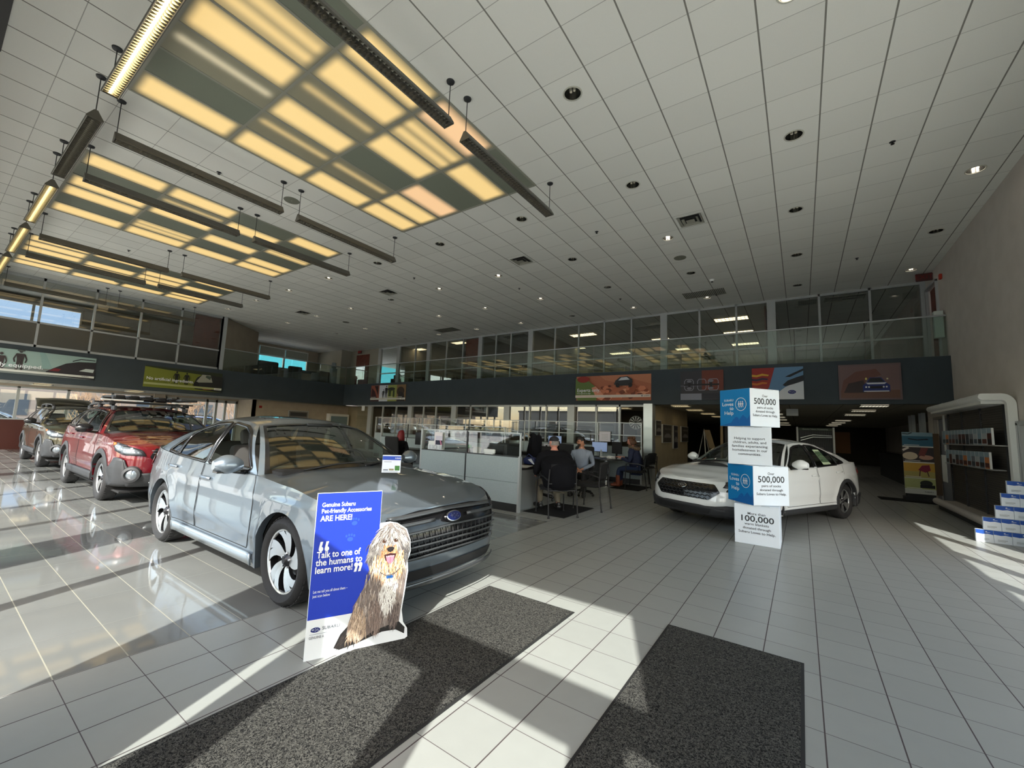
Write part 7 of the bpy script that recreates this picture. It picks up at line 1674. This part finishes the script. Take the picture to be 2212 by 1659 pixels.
def gb(m): m.rbox((0,0,.07),(.26,.18,.14),.05); m.tube([(-.1,0,.13),(-.04,.0,.2),(.08,0,.12)],.01,6)
small('blue_bag', 'dark blue bag with white stripes on the printer desk', 'bag', gb, (-4.36,6.98,.78), flat(srgb(30,44,92)), .2)
bagp = MB(); bagp.poly([(-.02,-.095,.10),(.05,-.095,.12),(.12,-.092,.02),(.10,-.092,.01)]); 
o = bagp.build('white_stripe', flat(srgb(220,224,230)), bpy.data.objects['blue_bag'])
def bottle(label, x, y, z, c, h=.22, r=.032, cap=srgb(230,230,230), grp='bottles around the desks'):
    t = thing('bottle', label, 'bottle', (x,y,z), 0, grp); mb = MB(); mb.lathe([(.0,.0),(r,.002),(r,h*.72),(r*.5,h*.86),(r*.4,h*.9)], 14); mb.build('bottle_body', flat(c,.3), t, True); mb = MB(); mb.lathe([(r*.45,h*.88),(r*.45,h),(0,h)], 12); mb.build('bottle_cap', flat(cap,.4), t, True)
bottle('white-capped dark bottle on the floor under the printer desk', -6.09, 9.56, 0, srgb(30,30,34), .30, .04); bottle('pale blue bottle on the floor under the printer desk', -6.0, 9.63, 0, srgb(150,176,186), .32, .045); bottle('grey bottle on the floor nearest the man in a cap', -5.92, 9.70, 0, srgb(110,116,124), .30, .04)
small('cardboard_box', 'brown cardboard box on the floor under the printer desk', 'box', lambda m: m.rbox((0,0,.14),(.16,.3,.28),.004), (-6.24,9.5,0), flat(srgb(104,76,50)), 0, None, False)
bottle('orange spray bottle on the back desk', -7.35, 11.75, .74, srgb(176,90,60), .25, .035, srgb(20,20,20)); bottle('tall black bottle on the back desk beside the certificates', -6.75, 11.75, .74, srgb(16,16,18), .28, .04); bottle('clear spray bottle on the half-round table', -4.72, 11.35, .74, srgb(150,156,160), .24, .035, srgb(220,220,220)); bottle('small glass bottle near the tablet on the back desk', -6.10, 11.8, .74, srgb(200,204,206), .20, .03)
small('red_mug', 'red mug beside the tall black bottle on the back desk', 'mug', lambda m: m.lathe([(0,0),(.045,.002),(.045,.10),(.038,.10),(.038,.02),(0,.02)], 14), (-6.52,11.62,.74), flat(srgb(150,24,28),.3)); small('red_mug', 'red mug beside the tablet on the back desk', 'mug', lambda m: m.lathe([(0,0),(.045,.002),(.045,.10),(.038,.10),(.038,.02),(0,.02)], 14), (-5.72,11.62,.74), flat(srgb(150,24,28),.3))
def fr(label, x, y, z, w_, h, c, rz=0, name='certificate', cat='certificate'):
    b = board(name, label, (x,y,z), (cos(rz),sin(rz),0), (sin(rz),-cos(rz),0), w_, h, flat(srgb(120,122,124)), cat, .015, None); b[1].rect(.012,.012,w_-.012,h-.012,c); 
    for k in range(4): b[1].rect(w_*.22,h*(.25+.14*k),w_*.78,h*(.25+.14*k)+.006,srgb(120,120,124), same=k > 0)
    b[1].build('sheet', b[0])
fr('narrow white certificate standing on the back desk', -7.15,11.85,.74,.20,.30,srgb(200,200,206)); fr('wider white certificate standing on the back desk', -6.93+.02,11.85,.74,.24,.30,srgb(196,196,204)); fr('white notice hanging on the glass partition beside the bearded man', -5.15,12.21,1.18,.38,.32,srgb(206,204,214), 0, 'notice', 'sign')
def monitor(label, x, y, z, rz, w_, h, m, stand=.12):
    t = thing('monitor', label, 'monitor', (x,y,z), rz, 'desk monitors'); mb = MB(); mb.rbox((0,0,stand+h/2),(w_,.035,h),.006); mb.build('screen_housing', M_BLACK, t); mb = MB(); mb.box(-w_/2+.015,w_/2-.015,-.020,-.0178,stand+.015,stand+h-.015); mb.build('screen', m, t)
    mb = MB(); mb.box(-.025,.025,.0,.03,0,stand+.1); mb.rbox((0,0,.008),(.24,.18,.014),.005); mb.build('stand', M_BLACK, t)
monitor('monitor showing a pale document beside the half-round table', -4.95, 11.80, .74, 0, .50, .30, M_SCR, .14); monitor('black monitor seen from behind on the half-round table', -4.40, 11.75, .74, radians(150), .42, .34, M_SCRD, .12)
monitor('pale blue monitor behind the man in a black cap', -6.55, 11.95, .74, 0, .50, .26, M_SCR, .30); monitor('small black tablet on the back desk left of the bearded man', -5.90, 11.75, .74, radians(-8), .24, .30, M_SCRD, .02); monitor('dark monitor behind the leaflet holder', -8.6, 11.9, .74, 0, .55, .34, M_SCRD, .14); monitor('wide black monitor above the grey partition', -9.5, 9.0, .74, 0, .7, .38, M_SCRD, .12)
small('backpack', 'black rucksack standing on the back desk by the certificates', 'bag', lambda m: m.rbox((0,0,.22),(.26,.2,.44),.08), (-6.30,11.55,.74), M_COATB)
def pile(m):
    rr = random.Random(2)
    for k in range(9): m.rbox((rr.uniform(-.25,.25),rr.uniform(-.1,.1),.02+.02*(k % 3)),(.12,.09,.03),.006,Matrix.Rotation(rr.uniform(-.6,.6),3,'Z'))
small('clutter', 'pile of white papers and cups on the half-round table', 'papers', pile, (-4.35,11.15,.74), M_PAPER, 0, None, False)
# prize wheel behind the storefront
t = thing('prize_wheel', 'black and white spoked prize wheel behind the storefront glass', 'wheel', (-4.92,15.0,1.86)); a = Art((0,0,0),(1,0,0),(0,0,1),(0,-1,0),.002); a.ell(0,0,.25,.25,srgb(20,20,20),28)
for k in range(12): a_ = 2*pi*k/12; a.poly([(.03*cos(a_),.03*sin(a_)),(.22*cos(a_-.12),.22*sin(a_-.12)),(.22*cos(a_+.14),.22*sin(a_+.14))],srgb(230,232,230), same=k > 0)
a.ring(0,0,.235,.018,srgb(210,212,210)); a.build('wheel_face', t); mb = MB(); mb.cyl((0,.002,0),(0,.03,0),.25,n=28); mb.build('wheel_disc', M_BLACK, t); mb = MB(); mb.box(-.02,.02,.03,.06,-1.86,.05); mb.box(-.3,.3,-.2,.25,-1.86,-1.82); mb.build('wheel_stand', M_BLACK, t)
# hall pictures
for k, (y0, y1, z0, z1, c, lab) in enumerate(((14.0,14.66,1.42,1.94,srgb(40,40,42),'small framed picture nearest the bright column'),(14.85,16.05,1.18,1.83,srgb(54,52,50),'wide framed car picture, second along the tan hall wall'),(16.35,17.0,.96,1.83,srgb(24,26,44),'tall dark blue framed picture, third along the tan hall wall'),(17.6,18.8,1.2,1.83,srgb(46,40,34),'framed picture farthest along the tan hall wall'))):
    b = board('framed_picture', lab, (-3.975,y1,z0), (0,-1,0), (1,0,0), y1-y0, z1-z0, M_ALU, 'picture', .05, 'framed pictures on the hall wall'); w_, h_ = y1-y0, z1-z0; b[1].rect(.03,.02,w_-.03,h_-.02,c)
    b[1].poly([(.1*w_,.4*h_),(.3*w_,.5*h_),(.6*w_,.52*h_),(.85*w_,.38*h_),(.85*w_,.28*h_),(.1*w_,.28*h_)], srgb(110,110,112)); b[1].rect(.1*w_,.7*h_,.8*w_,.8*h_,srgb(90,88,84)); b[1].build('picture_sheet', b[0])
t = thing('easel_board', 'tan board leaning on a white A-shaped easel in the hall', 'easel', (-3.2,18.2,0)); mb = MB(); mb.tube([(-.35,0,0),(0,0,1.75),(.35,0,0)], .018, 6); mb.tube([(0,0,1.7),(0,.45,0)], .018, 6); mb.build('easel_legs', M_WHITE, t, True); mb = MB(); mb.add([(.02,-.04,1.72),(.22,-.04,1.72),(.42,-.06,1.0),(.20,-.06,1.0)], [(0,1,2,3)]); o = mb.build('board', flat(srgb(128,110,78)), t); md = o.modifiers.new('s','SOLIDIFY'); md.thickness = .02
t = thing('tube_frame_display', 'rounded white tube frame display standing in the rear hall', 'display', (-2.9,20.6,0)); mb = MB(); mb.tube([(0,0,0),(0,0,1.95)]+[(.12-.12*cos(pi/2*k/6),0,1.95+.12*sin(pi/2*k/6)) for k in range(1,7)]+[(.75,0,2.07)], .06, 10); mb.build('frame', flat(srgb(206,186,150)), t, True)
mb = MB(); mb.box(.1,1.3,.1,.14,.1,1.9); mb.build('back_panel', M_BLACK, t); mb = MB(); mb.box(.15,1.2,-.1,.1,1.2,1.23); mb.build('shelf', M_ALU, t)
t = thing('accessory_display', 'freestanding accessory display with white posts behind the white sedan', 'display', (-.12,20.0,0))
mb = MB(); 
for x in (0,1.14): mb.box(x-.03,x+.03,-.04,.04,0,1.98)
mb.build('post', M_WHITE, t); mb = MB(); mb.box(.03,1.11,-.02,.02,1.85,1.95); mb.build('header', flat(srgb(84,96,84)), t); a = Art((0,-.021,0),(1,0,0),(0,0,1),(0,-1,0),.002); a.text('Genuine Subaru Accessories',.57,1.9,.08,srgb(210,216,206),.006,'CENTER',fit=.8); a.build('lettering', t)
mb = MB()
for k in range(20): mb.box(.04+.055*k,.045+.055*k,-.008,.0,.3,1.84)
for k in range(28): mb.box(.04,1.1,-.008,.0,.3+.055*k,.305+.055*k)
mb.build('wire_grid', flat(srgb(120,124,128)), t); mb = MB(); mb.tube([(.1,-.1,1.55),(.5,-.14,1.68),(1.08,-.1,1.66)], .02, 6); mb.tube([(.1,-.1,1.45),(.5,-.14,1.60),(1.08,-.1,1.60)], .02, 6); mb.build('cross_bar', M_ALUB, t, True); mb = MB(); mb.box(.03,1.1,.02,.05,.2,1.85); mb.build('back', M_DARK, t)
t = thing('service_counter', 'dark counter with shelves along the right of the rear hall', 'counter', (3.3,17.0,0)); mb = MB(); mb.box(-.3,.9,0,9,0,1.05); mb.build('counter_body', M_BLACK, t); mb = MB(); mb.box(-.35,.95,-.05,9.05,1.05,1.10); mb.build('counter_top', mat('counter_top_gloss', (.02,.02,.02), .1), t)
for k, y in enumerate((16.95,17.3,18.3,18.75)):
    mb = MB(); mb.box(0,.09,0,.05,1.1,2.4); tag(mb.build('white_pillar', flat(srgb(170,178,180)), None, False, (2.93,y,0)), ['nearest','second','third','farthest'][k]+' slim pale upright behind the photo banner stand', 'upright', 'slim uprights behind the banner stand')
mb = MB(); mb.box(0,.55,0,.03,0,.95); tag(mb.build('notice_board', flat(srgb(130,84,40)), None, False, (1.25,24.0,.95)), 'orange-brown notice board deep in the rear hall', 'board')
# corner balcony lounge
M_LNG = mat('lounge_black_leather', (.012,.013,.014), .5)
def lounge(label, x, y, rz, w_=.8, h=.85): 
    t = thing('lounge_chair', label, 'armchair', (x,y,3.56), rz, 'dark lounge chairs on the corner balcony'); mb = MB(); mb.rbox((0,0,.25),(w_,.75,.4),.06); mb.build('seat', M_LNG, t, True); mb = MB(); mb.rbox((0,-.32,h/2+.08),(w_,.18,h),.07); mb.build('backrest', M_LNG, t, True)
    for sx in (-1,1): mb = MB(); mb.rbox((sx*(w_/2-.06),0,.36),(.14,.7,.5),.05); mb.build('armrest', M_LNG, t, True)
lounge('dark lounge chair nearest the gallery glass', -22.6,10.1,radians(90),1.0,.78); lounge('dark lounge chair in the middle of the corner balcony', -22.5,11.5,radians(80),.7,.7); lounge('dark lounge chair close to the balcony corner', -22.2,13.0,radians(100),.9,.62)
t = thing('meeting_table', 'dark table on the corner balcony under the window', 'table', (-23.6,12.6,3.575)); mb = MB(); mb.rbox((0,0,.72),(1.0,1.9,.05),.01); mb.build('table_top', M_LNG, t)
for sx in (-.4,.4):
    for sy in (-.8,.8): mb = MB(); mb.cyl((sx,sy,0),(sx,sy,.7),.025,n=8); mb.build('leg', M_LNG, t, True)
small('water_cooler', 'pale water cooler by the corner balcony railing', 'water cooler', lambda m: (m.rbox((0,0,.45),(.3,.3,.9),.02), m.lathe([(.0,1.25),(.12,1.22),(.13,.95),(.1,.9)], 14)), (-21.6,13.3,3.56), flat(srgb(110,120,124)))
# framed notices on the beige wall, person-height bits
for k, (y0, y1, z0, z1, lab) in enumerate(((11.35,12.45,1.2,2.0,'wide framed print on the beige wall behind the sedan roof'),)): b = board('framed_picture', lab, (-22.29,y0,z0), (0,1,0), (1,0,0), y1-y0, z1-z0, M_ALU, 'picture', .03); b[1].rect(.04,.04,y1-y0-.04,z1-z0-.04,srgb(120,116,112)); b[1].rect(.1,.5,1.0,.7,srgb(60,60,60)); b[1].build('picture_sheet', b[0])
mb = MB(); mb.rbox((0,0,0),(.03,.14,.12),.01); tag(mb.build('fire_alarm', flat(srgb(150,30,30)), loc=(-22.28,9.95,2.08)), 'red fire alarm on the beige wall', 'fire alarm')
t = thing('vending_cabinet', 'white framed glass cabinet against the beige wall', 'cabinet', (-22.05,14.1,0)); mb = MB(); mb.box(-.15,.15,-.62,.62,0,1.93); mb.build('cabinet_body', M_WHITE, t); mb = MB(); mb.box(.15,.16,-.52,.52,.2,1.8); mb.build('door_glass', flat(srgb(120,140,146),.1), t)
mb = MB(); mb.rbox((0,0,0),(.24,.03,.26),.01); tag(mb.build('wall_clock', flat(srgb(220,222,220)), loc=(-19.2,13.72,2.25)), 'small white square wall plate beside the storefront', 'sign')
# ---------------- outside ----------------
def bldg(label, x0, x1, y0, y1, h, m, name='building'):
    t = thing(name, label, 'building', ((x0+x1)/2,(y0+y1)/2,-.12)); a, b = (x1-x0)/2, (y1-y0)/2; mb = MB(); mb.box(-a,a,-b,b,0,h); mb.build('wall', m, t); mb = MB(); mb.box(-a-.2,a+.2,-b-.2,b+.2,h,h+.4); mb.build('roof', flat(srgb(120,116,112)), t)
    mb = MB()
    for k in range(int(2*b/4)): y = -b+1.2+k*4; mb.box(a,a+.04,y,y+1.8,1.2,2.8)
    mb.build('window', flat(srgb(50,58,66),.2), t); return t
bldg('long taupe building across the lot beyond the far windows', -62,-48,-30,70,4.2, flat(srgb(98,90,84)))
bldg('tall blue-grey building behind the upper gallery windows', -120,-100,-25,40,27, flat(srgb(92,114,140)))
bldg('turquoise clad building seen through the corner balcony window', -86,-74,27,62,14.5, flat(srgb(44,128,142)))
bldg('pale low building across the street behind the viewer', -60,40,-75,-62,6, flat(srgb(168,160,150)))
rnd = random.Random(12); M_TWIG = mat('bare_twig', srgb(134,110,86), .9)
def bush(label, x, y, h, n):
    mb = MB()
    def br(p, d, L_, r, dep):
        q = p+d*L_; mb.tube([p, p.lerp(q,.5)+Vector((rnd.uniform(-.05,.05),)*3)*L_, q], [r,r*.8,r*.6], 4)
        if dep:
            for _ in range(3): v = (d+Vector((rnd.uniform(-.8,.8),rnd.uniform(-.8,.8),rnd.uniform(-.2,.6)))).normalized(); br(p.lerp(q,rnd.uniform(.5,1)), v, L_*.68, r*.6, dep-1)
    for k in range(n): br(Vector((rnd.uniform(-.4,.4),rnd.uniform(-.4,.4),0)), Vector((rnd.uniform(-.5,.5),rnd.uniform(-.5,.5),1)).normalized(), h*.4, .05, 4)
    tag(mb.build('bare_tree', M_TWIG, None, False, (x,y,-.12)), label, 'tree', 'bare trees outside the side doors')
for k, (x, y) in enumerate(((-35,11.0),(-37.5,15.2),(-35.5,19.5),(-38,6.6))): bush(['bare tree straight outside the side doors','bare tree behind the blue car','bare tree at the far end of the side doors','bare tree farther back toward the taupe building'][k], x, y, 4.0, 5)
P_BLUE = carpaint('paint_bright_blue', srgb(40,90,190), .3, .3); P_PALE = carpaint('paint_pale_silver', srgb(170,186,200), .4, .3)
bl, _c = make_car(wagon(P_BLUE, False), 'bright blue wagon parked outside the side doors', (-29.6,10.4,-.12), radians(80))
ps, _c = make_car(wagon(P_PALE, False), 'pale silver wagon parked outside the far windows', (-31.5,1.9,-.12), radians(95))

# upper office storage and desks behind the glazing
def shelf(label, x, y, w_, h, n):
    t = thing('storage_shelf', label, 'shelf', (x,y,3.56), 0, 'shelves in the upper offices')
    for k in range(n+1): mb = MB(); mb.box(-w_/2,w_/2,-.2,.2,h*k/n-.0,h*k/n+.03); mb.build('shelf_board', M_DARK, t)
    for sx in (-1,1): mb = MB(); mb.box(sx*w_/2-.02,sx*w_/2+.02,-.2,.2,0,h+.03); mb.build('side_panel', M_DARK, t)
shelf('low dark shelf in the far corner upper office', -20.0,16.6,.9,.62,2); shelf('low dark shelf beside the far corner office post', -18.2,16.5,1.1,.62,2); shelf('low dark shelf under the red door office', -15.6,16.6,1.0,.5,2)
rr = random.Random(6)
for k, (x, y, z) in enumerate(((-18.5,16.5,4.22),(-18.0,16.5,4.22),(-20.1,16.6,4.22),(-15.6,16.6,4.1))):
    mb = MB(); mb.rbox((0,0,.11),(.36,.28,.22),.006); tag(mb.build('archive_box', flat([srgb(190,190,182),srgb(150,150,146),srgb(90,90,88),srgb(170,160,140)][k]), None, False, (x,y,z)), ['pale archive box on the shelf beside the office post','grey archive box on the shelf beside the office post','dark archive box in the far corner upper office','tan archive box under the red door office'][k], 'box', 'archive boxes upstairs')
t = thing('desk', 'white upper office desk near the middle glazing', 'desk', (-7.0,17.6,3.58)); mb = MB(); mb.rbox((0,0,.73),(1.8,.8,.04),.008); mb.build('desk_top', flat(srgb(180,180,172)), t)
for sx in (-.85,.85): mb = MB(); mb.box(sx-.02,sx+.02,-.35,.35,0,.71); mb.build('end_panel', flat(srgb(150,150,144)), t)
# labels: keep within sixteen words
for o in bpy.data.objects:
    if o.parent is None and o.get('label') and len(o['label'].replace('-', ' ').split()) > 16: print('LONG', o.name, o['label'])
